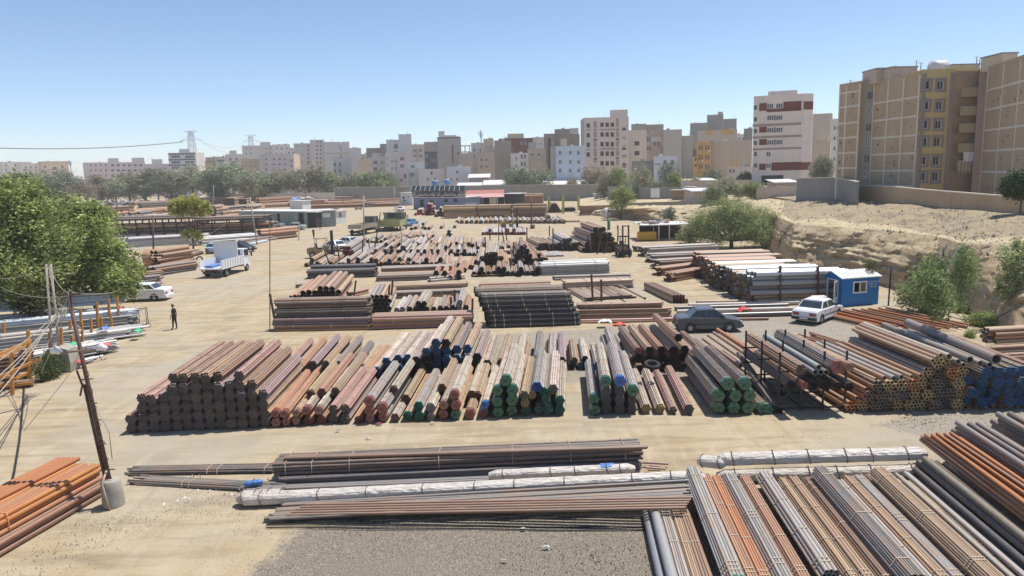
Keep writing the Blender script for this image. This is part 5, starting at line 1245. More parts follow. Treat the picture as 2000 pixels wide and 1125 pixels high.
for i,(u,z,n,r,c,wr) in enumerate([(.4,1.22,3,.04,C_DARK,None),(.9,1.22,3,.038,C_BROWN,'wrap_red'),(1.3,1.2,3,.036,C_DARK,None),(1.75,1.22,3,.04,C_DARK,None),(2.2,1.22,3,.04,C_BROWN,None),(2.6,1.22,3,.04,C_DARK,None)]):
    bnd(rk(u,z,-.3 - .1*i),965,n,r,vary(c),'%s bundle in the middle level of the black rack' % ORD[i],'bundles inside the rack',L=5.6,end='end_black',wrap=wr,var=i % 3)
for i,(x,z,r,c) in enumerate([(1470,.95,.095,C_RUST),(1486,.95,.095,C_TAN),(1458,.8,.09,C_TAN),(1500,.9,.09,C_RUST),(1478,1.15,.09,C_ORANGE),(1446,.6,.09,C_RUST)]):
    p=at(x,738); p.z=z; put_pipe(p,p + vdir(930) *6,r,vary(c),'%s rusty pipe lying behind the rack' % ORD[i],'rusty pipes behind the rack',L=6)

# ---------------------------------------------------------------- big right pile
yel=lambda c,k,R:R.choice(['end_yellow','end_dark','end_yellow','end_dark','end_orange'])
grid_stack(at(1664,805),at(1868,800),[1,2,3,3,3,3,4,5,5,4],2,.083,[C_RUST,C_BROWN,C_TAN,C_GREY,C_DARK,C_BROWN],yel,'big right pile','bundles of the big right pile',905,seed=5,jit=.2,segs=10,word='coarse bundle',straps=(.12,.5,.88),stag=.2)
for i,(x,z,r,c,e,vp,L) in enumerate([(1672,.66,.085,C_RUST,'end_dark',880,6),(1690,1.02,.085,C_RUST,'end_dark',880,6),(1709,1.4,.085,C_TAN,'end_dark',870,6),(1726,1.47,.095,C_TAN,'end_dark',865,6.2),(1742,1.48,.11,C_PGREY,'end_dark',862,6.4),(1757,1.52,.11,C_PGREY,'end_silver',862,6.4),(1775,1.55,.085,C_TAN,'end_yellow',880,6),(1790,1.6,.09,C_RUST,'end_yellow',890,6),
    (1812,2.22,.09,C_TAN,'end_yellow',900,6.2),(1829,2.42,.09,C_TAN,'end_yellow',905,6.2),(1820,2.32,.09,C_TAN,'end_yellow',905,6.2),(1846,2.36,.13,C_PALE,'end_dark',915,6.6),(1862,2.15,.12,C_PGREY,'end_dark',940,6.4),(1876,1.98,.10,C_GREY,'end_dark',960,6.2),(1889,2.18,.15,C_GREY,'end_dark',985,7.0),(1906,2.05,.13,C_PGREY,'end_dark',1010,6.6),(1922,2.0,.12,C_GREY,'end_dark',1040,6.6),(1935,2.22,.22,C_GREY,'end_dark',1060,7.4)]):
    p=front_pt(x,z - .04,random.uniform(-.15,.1)); put_pipe(p,p + vdir(vp) *L,r,vary(c,.1),'%s loose long pipe on top of the big right pile, from the left' % ORD[i],'loose pipes on the big right pile',end=e,L=L,segs=16)
grid_stack(at(1893,800),at(2040,797),[3,4,4,4,4,4,3],3,.047,[C_DARK,C_GREY,C_BROWN],lambda c,k,R:'end_blue','blue ended right pile','blue ended bundles of the right pile',1000,seed=15,jit=.2,base=.12)
for i in range(9):
    p=front_pt(1880 + i*16,.1,.1); put_pipe(p,p + vdir(1000) *5.5,.075,vary(C_RUST),'%s supporting pipe under the blue ended bundles' % ORD[i],'pipes under the blue bundles',end='end_orange',L=5.5,segs=12)
# ================================================================ FOREGROUND
def pa(px,py,z=0):return at(px,py,z)
# orange rusty pipes bottom left
d=vdir(1285)
far=pa(196,964); A=far - d*7.2
lowp=pile(A + Vector((.28,0,0)),far + Vector((.28,0,0)),9,3,.078,[(.17,.085,.055),(.22,.10,.06)],'lower layers of dark brown rusty pipes at the bottom left corner',None,sep=True,finish='steel',jx=.2,segs=14,full=True,side=1)
upp=pile(A + Vector((.05,0,.43)),far + Vector((.05,.1,.43)),9,4,.078,[C_ORANGE,C_RUST,(.48,.19,.05)],'upper stack of bright orange rusty pipes at the bottom left corner',None,sep=True,finish='rusty',jx=.12,segs=14,full=True,straps=(.45,.5),strapmat='end_orange')
for i in range(5):
    p=far + Vector((-.9 - i*.16,.5,1.05)); put_pipe(p - d*7,p,.078,vary(C_ORANGE),'%s single orange pipe on the far side of the bottom left stack' % ORD[i],'single pipes on the orange stack',finish='rusty',L=7)
# leaning pole in its concrete drum
base=pa(222,986)
def lean_pole():
    o=empty('utility_pole',base,(0,0,0),'rusty leaning pole set in a concrete drum, front left','pole')
    mb=MB(); prof=[(.33,0),(.335,.1),(.31,.5),(.30,.82),(.26,.88),(.05,.9)]; n=18; vs=[]; fs=[]
    for (r,z) in prof:
        for k in range(n):t=2*PI*k / n; rr=r*(1 + .04*math.sin(3*t + z*4)); vs.append((rr*math.cos(t),rr*math.sin(t),z))
    fs=[(a*n + k,a*n + (k + 1) % n,(a + 1) *n + (k + 1) % n,(a + 1) *n + k) for a in range(len(prof) - 1) for k in range(n)]
    mb.add(vs,fs,M['concrete'],True); mb.build('concrete_drum',o)
    top=dp(133,574,base.y + .3) - base; b0=Vector((-.05,0,.85))
    def on(t):return b0.lerp(top,t)
    mb=MB(); mb.tube([b0,on(.5),top],[.075,.068,.06],M['rebar'],10); mb.build('shaft',o)
    mb=MB(); mb.tube([on(-.02) + Vector((-.1,-.05,0)),on(.3) + Vector((-.12,-.03,0)),on(.52) + Vector((-.13,0,0))],.045,M['rebar'],8); mb.tube([on(.46) + Vector((-.33,0,.0)),on(.5) + Vector((-.2,0,.1)),on(.53) + Vector((-.3,0,.4))],.03,M['rebar'],6); mb.build('second_bar',o)
    for i,(t,w_) in enumerate(((.06,.42),(.2,.3),(.33,.28),(.42,.28),(.55,.35))):
        mb=MB(); c=on(t); mb.bar(c + Vector((-w_*.4,-.08,0)),c + Vector((w_*.7,-.08,.02)),.03,M['rebar']); mb.build('rung',o)
    c=on(.70); mb=MB(); mb.bar(c + Vector((-.75,-.09,-.05)),c + Vector((.75,-.09,.08)),.05,M['wood']); mb.build('cross_arm',o)
    for sx in (-.72,.72):
        q=c + Vector((sx,-.1,.05*sx)); mb=MB()
        mb.tube([q + Vector((-.13,0,.05)),q + Vector((0,0,.10)),q + Vector((.16,0,.02))],[.09,.12,.07],M['white'],10)
        f_=mb.build('floodlight',o)
        mb=MB(); pts=[q + Vector((.12*math.cos(a) + .02,0,-.16 + .17*math.sin(a))) for a in np.linspace(0,5.6,14)]; mb.tube(pts,.012,M['black_plastic'],5); mb.build('cable_loop',o)
    mb=MB(); mb.bar(top + Vector((-.32,0,-.04)),top + Vector((.4,0,.0)),.06,M['rebar']); mb.build('top_arm',o)
    mb=MB(); pts=[]
    for i in range(30):t=.1 + .55*i / 29; c=on(t); pts.append(c + Vector((.16*math.sin(i*1.3) + .03,-.1,0)))
    mb.tube(pts,.012,M['black_plastic'],4); mb.tube([on(.12) + Vector((.3,-.1,0)),on(.25) + Vector((.38,-.1,.1)),on(.4) + Vector((.15,-.1,0))],.014,M['concrete'],5)
    mb.tube([Vector((.08,-.36,0)),Vector((-.02,-.38,.5)),Vector((-.1,-.33,.86)),Vector((-.05,-.1,1.2))],.035,M['strap'],6); mb.build('cable',o)
    return o,top
lp,lptop=lean_pole()
# thin dark pipes right of the drum
G_FG='long pipes lying across the foreground'
pile(pa(262,948),pa(532,962),11,3,.032,[C_GREY],'flat heap of thin dark pipes right of the concrete drum',G_FG,ja=.012,jx=.3,straps=(.35,.4,.9),taper=2,end='end_dark')
pile(pa(250,930,0),pa(530,925,0),9,3,.033,[C_DARK],'second flat heap of thin dark pipes behind the first, right of the drum',G_FG,ja=.008,jx=.25,straps=(.55,.62,.95))
pile(pa(548,952),pa(1252,918),9,3,.056,[C_DARK],'lower black pipes of the long black stack across the foreground',G_FG,full=True,jx=.1,finish='black',segs=10,strapmat='strap')
pile(pa(535,950,0) + Vector((0,.12,.32)),pa(1258,918,0) + Vector((0,.12,.32)),9,4,.058,[(.06,.06,.065)],'upper black pipes of the long black stack across the foreground',G_FG,full=True,jx=.08,straps=(.03,.1,.2,.44,.64,.8,.95),segs=10)
pile(pa(560,900,.75),pa(1270,879,.75),2,1,.06,[C_BROWN],'pair of brownish pipes on the far edge of the long black stack',G_FG,jx=.2)
pile(pa(470,968,.0) ,pa(1165,937,.0),4,2,.05,[C_GREY],'thin grey pipes between the black stack and the white wrapped bundles',G_FG,ja=.006,jx=.2,finish='black')
for i,(x0,y0,x1,y1) in enumerate([(1255,903,1305,906),(1268,909,1292,912),(1262,913,1300,916)]):
    a=pa(x0,y0,.15); b=pa(x1,y1,.12); put_pipe(a,b,.045,vary(C_PINK),'%s short pipe sticking out beyond the black stack' % ORD[i],'short pipes beyond the black stack')
# white wrapped bundles
def tarp_mat(name,col,col2):
    mt,nt,b=new_mat(name); v=coords(nt); n1=noise(nt,2.2,5,v,.6,.8)
    mp=nt.nodes.new("ShaderNodeMapping"); mp.inputs['Scale'].default_value=(1.0,3.2,3.2); mp.inputs['Rotation'].default_value=(0,.5,.6); nt.links.new(v,mp.inputs[0])
    n2=noise(nt,2.2,4,mp.outputs[0],.55,1.2)
    c=mixc(nt,mth(nt,'MULTIPLY',mth(nt,'SUBTRACT',n1,.52,True),2.4,True),col,col2); nt.links.new(c,b.inputs['Base Color']); b.inputs['Roughness'].default_value=.5
    bump(nt,b,n2,.8,.12); return mt
M['tarp'] =tarp_mat('white_woven_sheet',(.58,.53,.47),(.34,.27,.21)); M['tarp_blue'] =tarp_mat('blue_woven_sheet',(.07,.20,.52),(.3,.4,.6)); M['tarp_dirty'] =tarp_mat('dirty_woven_sheet',(.52,.45,.38),(.30,.23,.17))
def wrapped(A,B,rad,label,group=None,mat='tarp',seed=1,flat=.9,segs=64,nb=18,straps=8,pinch=True,ends='strap_dark',side_mat=None):
    A,B=Vector(A),Vector(B); L=(B - A).length; o=empty('wrapped_bundle',A,orient(A,B),label,'wrapped bundle',group)
    R=random.Random(seed); vs=[]; fs=[]
    for i in range(segs + 1):
        x=L*i / segs
        e=min(i,segs - i) / 2.0; k=1 if e >= 1 or not pinch else .55 + .45*e
        for j in range(nb):
            t=2*PI*j / nb; a=((t + PI / 6) % (PI / 3)) - PI / 6; h=math.cos(PI / 6) / math.cos(a)
            wob=1 + .07*mnoise.noise((x*1.3,math.cos(t) *2,math.sin(t) *2 + seed)) + .045*mnoise.noise((x*3 + t*2.5,math.cos(t) *4,seed))
            vs.append((x,rad*k*h*wob*math.cos(t),max(-rad*.88,rad*k*h*wob*flat*math.sin(t))))
    fs=[(i*nb + j,(i + 1) *nb + j,(i + 1) *nb + (j + 1) % nb,i*nb + (j + 1) % nb) for i in range(segs) for j in range(nb)]
    fs=[f[::-1] for f in fs] + [tuple(range(nb)),tuple(segs*nb + j for j in range(nb - 1,-1,-1))]
    mb=MB(); mb.add(vs,fs,M[mat],False); mb.build('sheet',o)
    for i in range(straps):
        x=L*(i + .5 + R.uniform(-.2,.2)) / straps; mb=MB(); pts=[(x + .03*math.sin(t*2),rad*1.0*math.cos(t),rad*.93*math.sin(t)) for t in np.linspace(-.7,3.9,16)]
        mb.tube(pts,.014,M[ends],5); mb.build('strap',o)
    return o
rw=.25
wrapped(pa(472,988) + Vector((0,0,.22)),pa(1368,955) + Vector((0,0,.42)),.26,'long white sheet wrapped bundle crossing the foreground',None,seed=3,segs=200,straps=9)
wrapped(pa(470,986) + Vector((-.1,.02,.23)),pa(560,982) + Vector((0,.02,.23)),.285,'dirty wrapped left end piece of the long white bundle',None,'tarp_dirty',seed=5,segs=16,straps=4)
wrapped(pa(955,948) + Vector((0,0,.35)),pa(1240,936) + Vector((0,0,.38)),.22,'shorter white wrapped bundle behind the long one',None,seed=8,segs=40,straps=4)
wrapped(pa(1165,938) + Vector((0,-.02,.39)),pa(1205,936) + Vector((0,-.02,.39)),.235,'blue sheet patch round the shorter white bundle',None,'tarp_blue',seed=9,segs=10,straps=1)
wrapped(pa(478,962) + Vector((0,0,.3)),pa(515,958) + Vector((0,0,.32)),.12,'scrap of blue sheet tied at the left end of the grey pipes',None,'tarp_blue',seed=10,segs=10,straps=1)
wrapped(pa(1400,942) + Vector((0,0,.22)),pa(1815,930) + Vector((0,0,.22)),.25,'lower white wrapped bundle behind the bundles on the right',None,'tarp_dirty',seed=12,segs=60,straps=6)
wrapped(pa(1402,938) + Vector((0,.12,.68)),pa(1810,926) + Vector((0,.12,.68)),.27,'upper white wrapped bundle behind the bundles on the right',None,seed=13,segs=60,straps=6)
wrapped(pa(1362,930) + Vector((0,0,.55)),pa(1416,938) + Vector((0,0,.6)),.25,'crumpled torn white sheet at the left of the two wrapped bundles',None,seed=14,segs=14,straps=2)
wrapped(pa(1345,945) + Vector((0,0,.45)),pa(1378,958) + Vector((0,0,.35)),.17,'knotted white sheet tail at the right end of the long wrapped bundle',None,seed=19,segs=12,straps=1)
# dark pipes in front of the white bundle; their right ends rest on the bundles
def fan(A0,A1,B0,B1,n,r,colors,label,finish='steel',z0=.05,z1=.5):
    for i in range(n):
        t=i / (n - 1); a=A0.lerp(A1,t); b=B0.lerp(B1,t); a.z=z0 + random.uniform(0,.08); b.z=z1 + random.uniform(-.02,.12)
        dd=(b - a); a -= dd*random.uniform(0,.02)
        put_pipe(a,b,r,vary(random.choice(colors)),'%s dark pipe, counted from the nearest, in front of the long white bundle' % ORD[i],'dark pipes in front of the white bundle',L=round(dd.length,1),finish=finish,segs=10)
fan(pa(528,1022),pa(556,992),pa(1352,1003),pa(1348,972),11,.052,[C_GREY,C_BROWN,C_DARK,C_GREY],'',z0=.055,z1=.46)
for i in range(5):
    a=pa(560 + i*9,1006 - i*5,.16); b=pa(1340 + i*3,992 - i*5,.62); put_pipe(a,b,.05,vary(C_BROWN),'%s dark pipe of the upper layer in front of the long white bundle' % ORD[i],'upper dark pipes in front of the white bundle',L=round((b - a).length,1),segs=10)
for i,dy in enumerate((0,6)):
    mb=MB(); pts=[]
    for k in range(30):x=520 + 740*k / 29; p=pa(x,1024 + dy - 1*math.sin(k*.5) + k*.2,.02); pts.append(p)
    mb.tube([q - pts[0] for q in pts],.02,M['black_plastic'],5); o=mb.build('cable',None,pts[0]); tag(o,['black cable on the gravel edge below the dark pipes','second black cable just below the first on the gravel edge'][i],'cable')
# ---- right foreground bundles, running towards the camera
G_R='bundles in the right foreground'
def rb(bx,by,z,n,r,color,label,vp=1095,L=6.1,end='end_dark',sep=True,wrap=None,straps=(.06,.09,.35,.65,.9),finish='steel',var=0,back=0):
    far_=at(bx,by,z); d_=vdir(vp); return put_bundle(far_ - d_*(L - back),far_ + d_,n,r,color,label,G_R,L=L,finish=finish,end=end,wrap=wrap,separate=sep,straps=straps,var=var,segs=12)
for i,(bx,by,z) in enumerate([(1262,998,.14),(1283,997,.14),(1276,988,.40),(1304,998,.14)]):
    q=at(bx,by,z); d_=vdir(1108); put_pipe(q - d_*(5.0 if i == 2 else 6),q,.135,vary(C_PGREY,.1),'thick grey pipe, %s of four at the left of the right foreground' % ORD[i],'thick grey pipes at the gravel edge',finish='galv',segs=24,end='end_dark',L=5.0 if i == 2 else 6,ri=.122)
rb(1296,999,.22,4,.030,C_PGREY,'thin grey tan bundle next to the thick grey pipes',end='end_green',sep=False,vp=1110)
rb(1318,1000,.2,4,.028,C_TAN,'thin sandy bundle under the loose tie, left of the orange brown one',sep=False,vp=1110,end='end_green')
rb(1333,998,.22,3,.038,C_BROWN,'orange brown loose bundle with twisted tie',end='end_green',vp=1108,var=3)
rb(1352,925,.5,4,.040,C_PGREY,'grey bundle with green tipped near end and white bands',end='end_green',vp=1118,var=4,L=6.6,straps=(.05,.08,.11,.5,.9))
rb(1378,935,.27,4,.032,C_RUST,'orange bundle left of the double orange pair',vp=1112,end='end_pink',sep=False,L=6.4)
rb(1398,938,.27,4,.032,C_ORANGE,'orange bundle, second of the double pair',vp=1112,end='end_pink',sep=False,L=6.4)
rb(1425,937,.3,4,.040,C_PGREY,'grey tan bundle with cross marked middle',vp=1105,end='end_dark',L=6.2,sep=False,straps=(.1,.14,.5,.53,.56,.9))
rb(1455,940,.26,4,.034,C_RUST,'brown bundle between two grey ones',vp=1105,end='end_pink',L=6.1,sep=False)
rb(1492,932,.36,3,.055,C_PGREY,'coarse grey bundle with open black ends near the bottom edge',vp=1100,end='end_dark',L=6.0,var=7)
rb(1528,940,.2,3,.035,C_TAN,'slim tan bundle beside the coarse grey one',vp=1098,L=6.2,sep=False)
rb(1549,941,.24,3,.045,C_TAN,'tan bundle with patches of yellow rust',vp=1098,L=6.2,var=8)
rb(1578,943,.26,4,.036,C_BROWN,'brown and grey striped bundle with double bands at its far end',vp=1095,L=6.2,sep=False,straps=(.06,.5,.86,.92))
rb(1601,925,.62,5,.033,C_GREY,'big smooth grey hexagonal bundle lying on top, left of the two big ones',vp=1085,L=6.4,end='end_pink',sep=False,straps=(.12,.5,.9))
rb(1622,945,.2,3,.045,C_DARK,'dark bundle in the shade under the big grey hexagonal one',vp=1088,L=6.2,sep=False)
rb(1640,944,.2,2,.055,C_PGREY,'three silvery loose pipes strapped beside the big grey bundle',vp=1092,L=6.6)
rb(1656,938,.25,3,.040,C_TAN,'light tan bundle between the big hexagonal ones, first',vp=1092,L=6.3,sep=False)
rb(1675,938,.28,4,.034,C_PGREY,'grey bundle with greenish tips between the big hexagonal ones',vp=1092,L=6.3,end='end_green',sep=False,straps=(.05,.09,.5,.53,.56,.95))
rb(1697,937,.25,4,.031,C_RUST,'orange brown bundle between the big hexagonal ones, third',vp=1092,L=6.3,sep=False)
rb(1716,927,.6,5,.033,C_TAN,'big tan hexagonal bundle lying on top, right of the two big ones',vp=1090,L=6.4,end='end_pink',sep=False,straps=(.12,.14,.5,.52,.9))
for i,(bx,by,z,c) in enumerate([(1738,930,.12,C_TAN),(1750,926,.3,C_PGREY),(1759,932,.12,C_PGREY),(1772,925,.3,C_PGREY),(1782,930,.12,C_GREY),(1795,935,.12,C_DARK),(1768,924,.44,C_PGREY),(1752,938,.1,C_TAN)]):
    q=at(bx,by,z); d_=vdir(1092); put_pipe(q - d_*6.5,q,.062,vary(c,.1),'silvery pipe, %s of the loose ones right of the big tan bundle' % ORD[i],'loose silvery pipes in the right foreground',segs=16,L=6.5)
for i,(bx,by,z,r) in enumerate([(1795,903,.5,.11),(1815,902,.5,.11),(1806,897,.7,.11),(1782,912,.3,.11),(1828,905,.3,.11),(1803,915,.3,.11),(1842,910,.3,.10),(1860,912,.2,.10),(1880,912,.2,.10)]):
    q=at(bx,by,z); d_=vdir(1100); put_pipe(q - d_*6.5,q,r,vary(C_DARK if i != 2 else (.12,.12,.09),.25),'thick dark grey pipe, %s of the heap under the rusty orange one' % ORD[i],'thick dark pipes in the right foreground',segs=20,L=6.5,finish='black' if i % 2 else 'steel')
R_=random.Random(5)
k=0
for l,(n_,z) in enumerate(((7,.75),(6,.86),(6,.98),(4,1.1))):
    for i in range(n_):
        q=at(1800 + i*15 + l*6,860 - l*4 + i*.5,z) + Vector((0,R_.uniform(-.2,.2),0)); d_=vdir(1105 + R_.uniform(-30,30)); put_pipe(q - d_*6.3,q,.058,vary(R_.choice([C_RUST,C_ORANGE,C_BROWN]),.12),'rusty orange pipe, %s in the heap at the right edge' % ORD[k],'rusty orange pipes at the right edge',finish='rusty',segs=14,L=6.3); k += 1
k=0
for l,(n_,z) in enumerate(((5,.9),(4,1.1),(3,1.3))):
    for i in range(n_):
        q=at(1856 + i*21 + l*9,838 - l*5 + i*1.5,z) + Vector((0,R_.uniform(-.2,.2),0)); d_=vdir(1110); put_pipe(q - d_*6.3,q,.098,vary(R_.choice([C_GREY,C_DARK,C_GREY]),.15),'thick blue grey pipe, %s in the heap behind the orange one' % ORD[k],'thick blue grey pipes at the right edge',segs=18,L=6.3); k += 1
k=0
for l,(n_,z) in enumerate(((5,.35),(4,.58),(4,.8),(3,1.0),(3,1.2),(2,1.4))):
    for i in range(n_):
        q=at(1926 + i*24 + l*5,845 - l*7,z) + Vector((0,R_.uniform(-.25,.25),0)); d_=vdir(1125); put_pipe(q - d_*6.3,q,.11,vary(R_.choice([C_GREY,C_DARK,C_PGREY]),.15),'thick grey pipe, %s in the farthest heap at the right edge' % ORD[k],'farthest thick pipes at the right edge',segs=18,L=6.3); k += 1
# ================================================================ MIDDLE YARD
def hst(x0,y0,x1,y1,rows,layers,r,colors,label,group=None,L=None,**kw):
    """stack of pipes lying across the view; (x0,y0)-(x1,y1) is its near foot"""
    return pile(at(x0,y0),at(x1,y1),rows,layers,r,colors,label,group,**kw)
def dst(x0,y0,x1,layers,r,vp,L,colors,label,group=None,z=0,**kw):
    """stack of pipes running away from the view, near ends from column x0 to x1"""
    a=at(x0,y0); b=at(x1,y0); n=max(1,int((b.x - a.x) / (2.04*r)))
    a.z=z; return pile(a,a + vdir(vp) *L,n,layers,r,colors,label,group,side=-1,**kw)
def post(px,yb,yt,label,lean=0,w=.09,mat='rebar',name='post'):
    p=at(px,yb); q=dp(px + lean,yt,p.y); mb=MB(); mb.bar((0,0,-.2),q - p,w,M[mat]); o=mb.build(name,None,p); return tag(o,label,'post',None)
BJ=MB()
def brow_join(specs,where,group,n=3,r=.05,L=5.5,vp=1000,colors=None,ends='end_black',z=None,seed=3,jit=.3,word=None,segs=6):
    R=random.Random(seed); colors=colors or [C_TAN,C_PALE,C_BROWN]
    for s_ in specs:
        x,y=s_[0],s_[1]; lay=s_[2] if len(s_) > 2 else 0; e=s_[3] if len(s_) > 3 else ends; c=s_[4] if len(s_) > 4 else R.choice(colors)
        hh=(2*(n - 1) *1.732*r + 2*r); p=at(x,y); p.z=hh*(.5 + lay); p.y += R.uniform(-jit,jit); d=vdir(vp + R.uniform(-25,25)); up=Vector((0,0,1)); rt=up.cross(d); LL=L*R.uniform(.8,1.1); tn=PAL_KEY(c)
        for (yy,zz) in hex_spots(n,r*1.01):
            m1=MB(); add_pipe(m1,yy,zz,r,LL,M['steel'],M[e],segs=segs,val=R.random(),depth=.4,x0=R.uniform(-.08,.08)); k0=len(BJ.v)
            BJ.v += [(p + d*a + rt*b_ + up*c_)[:] for (a,b_,c_) in m1.v]
            for f_,mi_,sm_,v_ in zip(m1.f,m1.m,m1.sm,m1.val):BJ.f.append([k0 + j for j in f_]); BJ.m.append(BJ.mi(m1.mats[mi_])); BJ.sm.append(sm_); BJ.val.append(v_); BT.append(tn)
BT=[]
def brow(specs,where,group,n=3,r=.05,L=5.5,vp=1000,colors=None,ends='end_black',z=None,seed=3,jit=.3,word=None,segs=6):
    R=random.Random(seed); colors=colors or [C_TAN,C_PALE,C_BROWN]
    for i,s_ in enumerate(specs):
        x,y=s_[0],s_[1]; lay=s_[2] if len(s_) > 2 else 0; e=s_[3] if len(s_) > 3 else ends; c=s_[4] if len(s_) > 4 else R.choice(colors)
        hh=(2*(n - 1) *1.732*r + 2*r); p=at(x,y); p.z=hh*(.5 + lay)
        bnd(p + Vector((0,R.uniform(-jit,jit),0)),vp + R.uniform(-25,25),n,r,vary(c,.2),'%s small bundle with %s, %s' % (ORD[i],END_WORD[e],where),group,L=L*R.uniform(.85,1.1) // .5*.5,end=e,var=R.randint(0,2),segs=segs,straps=(.2,.8))
DB=(.035,.038,.05)
# --- left pile across the view, with thick pipes behind it
hst(536,648,721,644,8,3,.075,[C_TAN,C_RUST],'orange brown lowest pipes of the tall crosswise pile right of the pole','tall crosswise pile right of the pole',full=True,straps=(.2,.6))
pile(at(533,648) + Vector((0,.1,.40)),at(720,644) + Vector((0,.1,.40)),8,3,.085,[C_LILAC],'lilac grey pipes in the lower middle of the tall crosswise pile','tall crosswise pile right of the pole',full=True,straps=(.15,.2,.75,.8),strapmat='strap_dark')
pile(at(537,648) + Vector((0,.25,.86)),at(720,644) + Vector((0,.25,.86)),7,4,.085,[DB,(.05,.05,.07)],'dark blue black pipes in the middle of the tall crosswise pile','tall crosswise pile right of the pole',full=True,straps=(.3,.34,.8,.84),strapmat='strap_dark')
pile(at(537,648) + Vector((0,.45,1.50)),at(720,644) + Vector((0,.45,1.50)),6,4,.085,[C_BROWN,C_LILAC],'brown pipes on top of the tall crosswise pile','tall crosswise pile right of the pole',full=True,straps=(.2,.25,.7,.74),strapmat='strap_dark')
i=0
for l,(x0,n_,z,r) in enumerate(((566,14,1.75,.12),(568,13,2.0,.12),(596,7,2.28,.19),(626,3,2.55,.19))):
    for k in range(n_):
        p=at(x0 + k*(7.5 if r < .15 else 11.5) + (l % 2) *4,634); p.z=z + random.uniform(-.03,.03)
        put_pipe(p,p + vdir(915) *6.2 + Vector((0,0,.25)),r,vary(random.choice([C_RUST,C_TAN,C_RUST,C_BROWN]),.12),'%s orange pipe of the heap behind the tall crosswise pile' % ORD[i],'orange pipes behind the tall crosswise pile',L=6.2,segs=12,end='end_black'); i += 1
for k,(x0,yb,n_,l) in enumerate(((728,612,4,2),(728,612,4,3))):
    pass
i=0
for l in range(5):
    for k in range(4):
        p=at(728 + k*9.5 + (l % 2) *4.5,614); p.z=.17 + l*.29; put_pipe(p,p + vdir(880) *6,.165,vary(random.choice([C_PGREY,C_GREY,C_TAN])),'%s thick grey pipe of the heap held by leaning posts' % ORD[i],'thick grey pipes held by leaning posts',L=6,segs=14,end='end_black'); i += 1
hst(726,644,922,638,9,6,.085,[C_RUST,C_PINK,C_TAN,C_BROWN],'pink orange crosswise pipes between the tall pile and the black pile',None,straps=(.22,.8),taper=0,full=True)
brow([(776,610,0,'end_silver',(.6,.6,.58)),(786,609,0,'end_silver',(.6,.6,.58)),(800,609),(812,609),(822,608),(834,608),(818,608,1),(829,608,1),(848,608),(860,608),(872,608,0,'end_black',C_RUST),(884,607,0,'end_black',C_PGREY),(897,607,0,'end_silver',(.6,.58,.54)),(910,607,0,'end_black',C_RUST),(899,606,1,'end_silver',(.6,.58,.54))],'behind the pink orange pipes','small bundles behind the pink orange pipes',n=3,r=.045,vp=965)
hst(762,583,905,577,10,3,.09,[C_GREY,C_TAN],'grey and tan crosswise pipes in the third yard row, lower part',None,straps=(.2,.7),full=True)
pile(at(764,581) + Vector((0,.7,.5)),at(912,575) + Vector((0,.7,.5)),12,4,.055,[C_GREY,C_PINK,C_TAN],'thin crosswise pipes on top of the grey and tan ones',None,straps=(.3,.6,.9),full=True)
hst(737,550,880,545,12,4,.08,[C_BROWN,C_PGREY],'brown and grey crosswise bundle behind the thin pipes',None,straps=(.5,),full=True)
pile(at(742,545) + Vector((0,1.2,.5)),at(880,540) + Vector((0,1.2,.5)),9,3,.09,[C_GREY,C_RUST,C_PALE],'long grey pipes with an orange one behind the grey bundle',None,full=True)
hst(840,551,908,545,3,2,.12,[C_PGREY],'short thick grey bundle lying askew by the thin pipes',None,full=True)
hst(600,545,733,541,7,3,.16,[C_DARK],'thick black pipes lying crosswise at the left of the middle yard, lower',None,finish='black',full=True)
pile(at(604,543) + Vector((0,.7,.85)),at(732,540) + Vector((0,.7,.85)),3,1,.17,[C_DARK],'two thick black pipes on top at the left of the middle yard',None,finish='black')
hst(582,562,632,555,4,3,.06,[C_GREY],'short grey bundle at the road edge behind the orange heap',None,full=True)
hst(690,580,722,572,4,3,.08,[C_RUST,C_PINK],'pinkish crosswise pipes peeping behind the orange heap',None,full=True)
# --- central black pile: bundles lying across
R_=random.Random(8); k=0
A0=at(958,641); B0=at(1125,636)
for l in range(7):
    for rrow in range(3 if l < 6 else 4):
        yy=.17 + rrow*.34; zz=.17 + l*.315; off=R_.uniform(-.1,.1) - (.1*l if l < 6 else .6) - rrow*.12
        a=A0 + Vector((off,yy + l*.07,zz)); put_bundle(a,a + (B0 - A0),2,.057,vary(DB if l < 5 else (.16,.15,.13),.25),'black pipe bundle with white bands, %s layer, %s row deep in the central black pile' % (LAYER[l],ORD[rrow]),'bundles of the central black pile',L=6.1,finish='black',straps=(.06,.16,.45,.7,.94),var=k % 3,end='end_black'); k += 1
for rrow in range(3):
    a=A0 + Vector((-1.1,1.6 + rrow*.4,2.3)); put_bundle(a,a + (B0 - A0),3,.035,vary((.30,.26,.20),.1),'tan grey bundle on the back of the central black pile, %s row' % ORD[rrow],'tan bundles on the central black pile',L=6.1,straps=(.1,.5,.9),end='end_black')
hst(937,570,1075,565,4,4,.10,[C_TAN,C_PINK],'pale pinkish crosswise pipes behind the central black pile',None,straps=(.1,.4,.7),full=True)
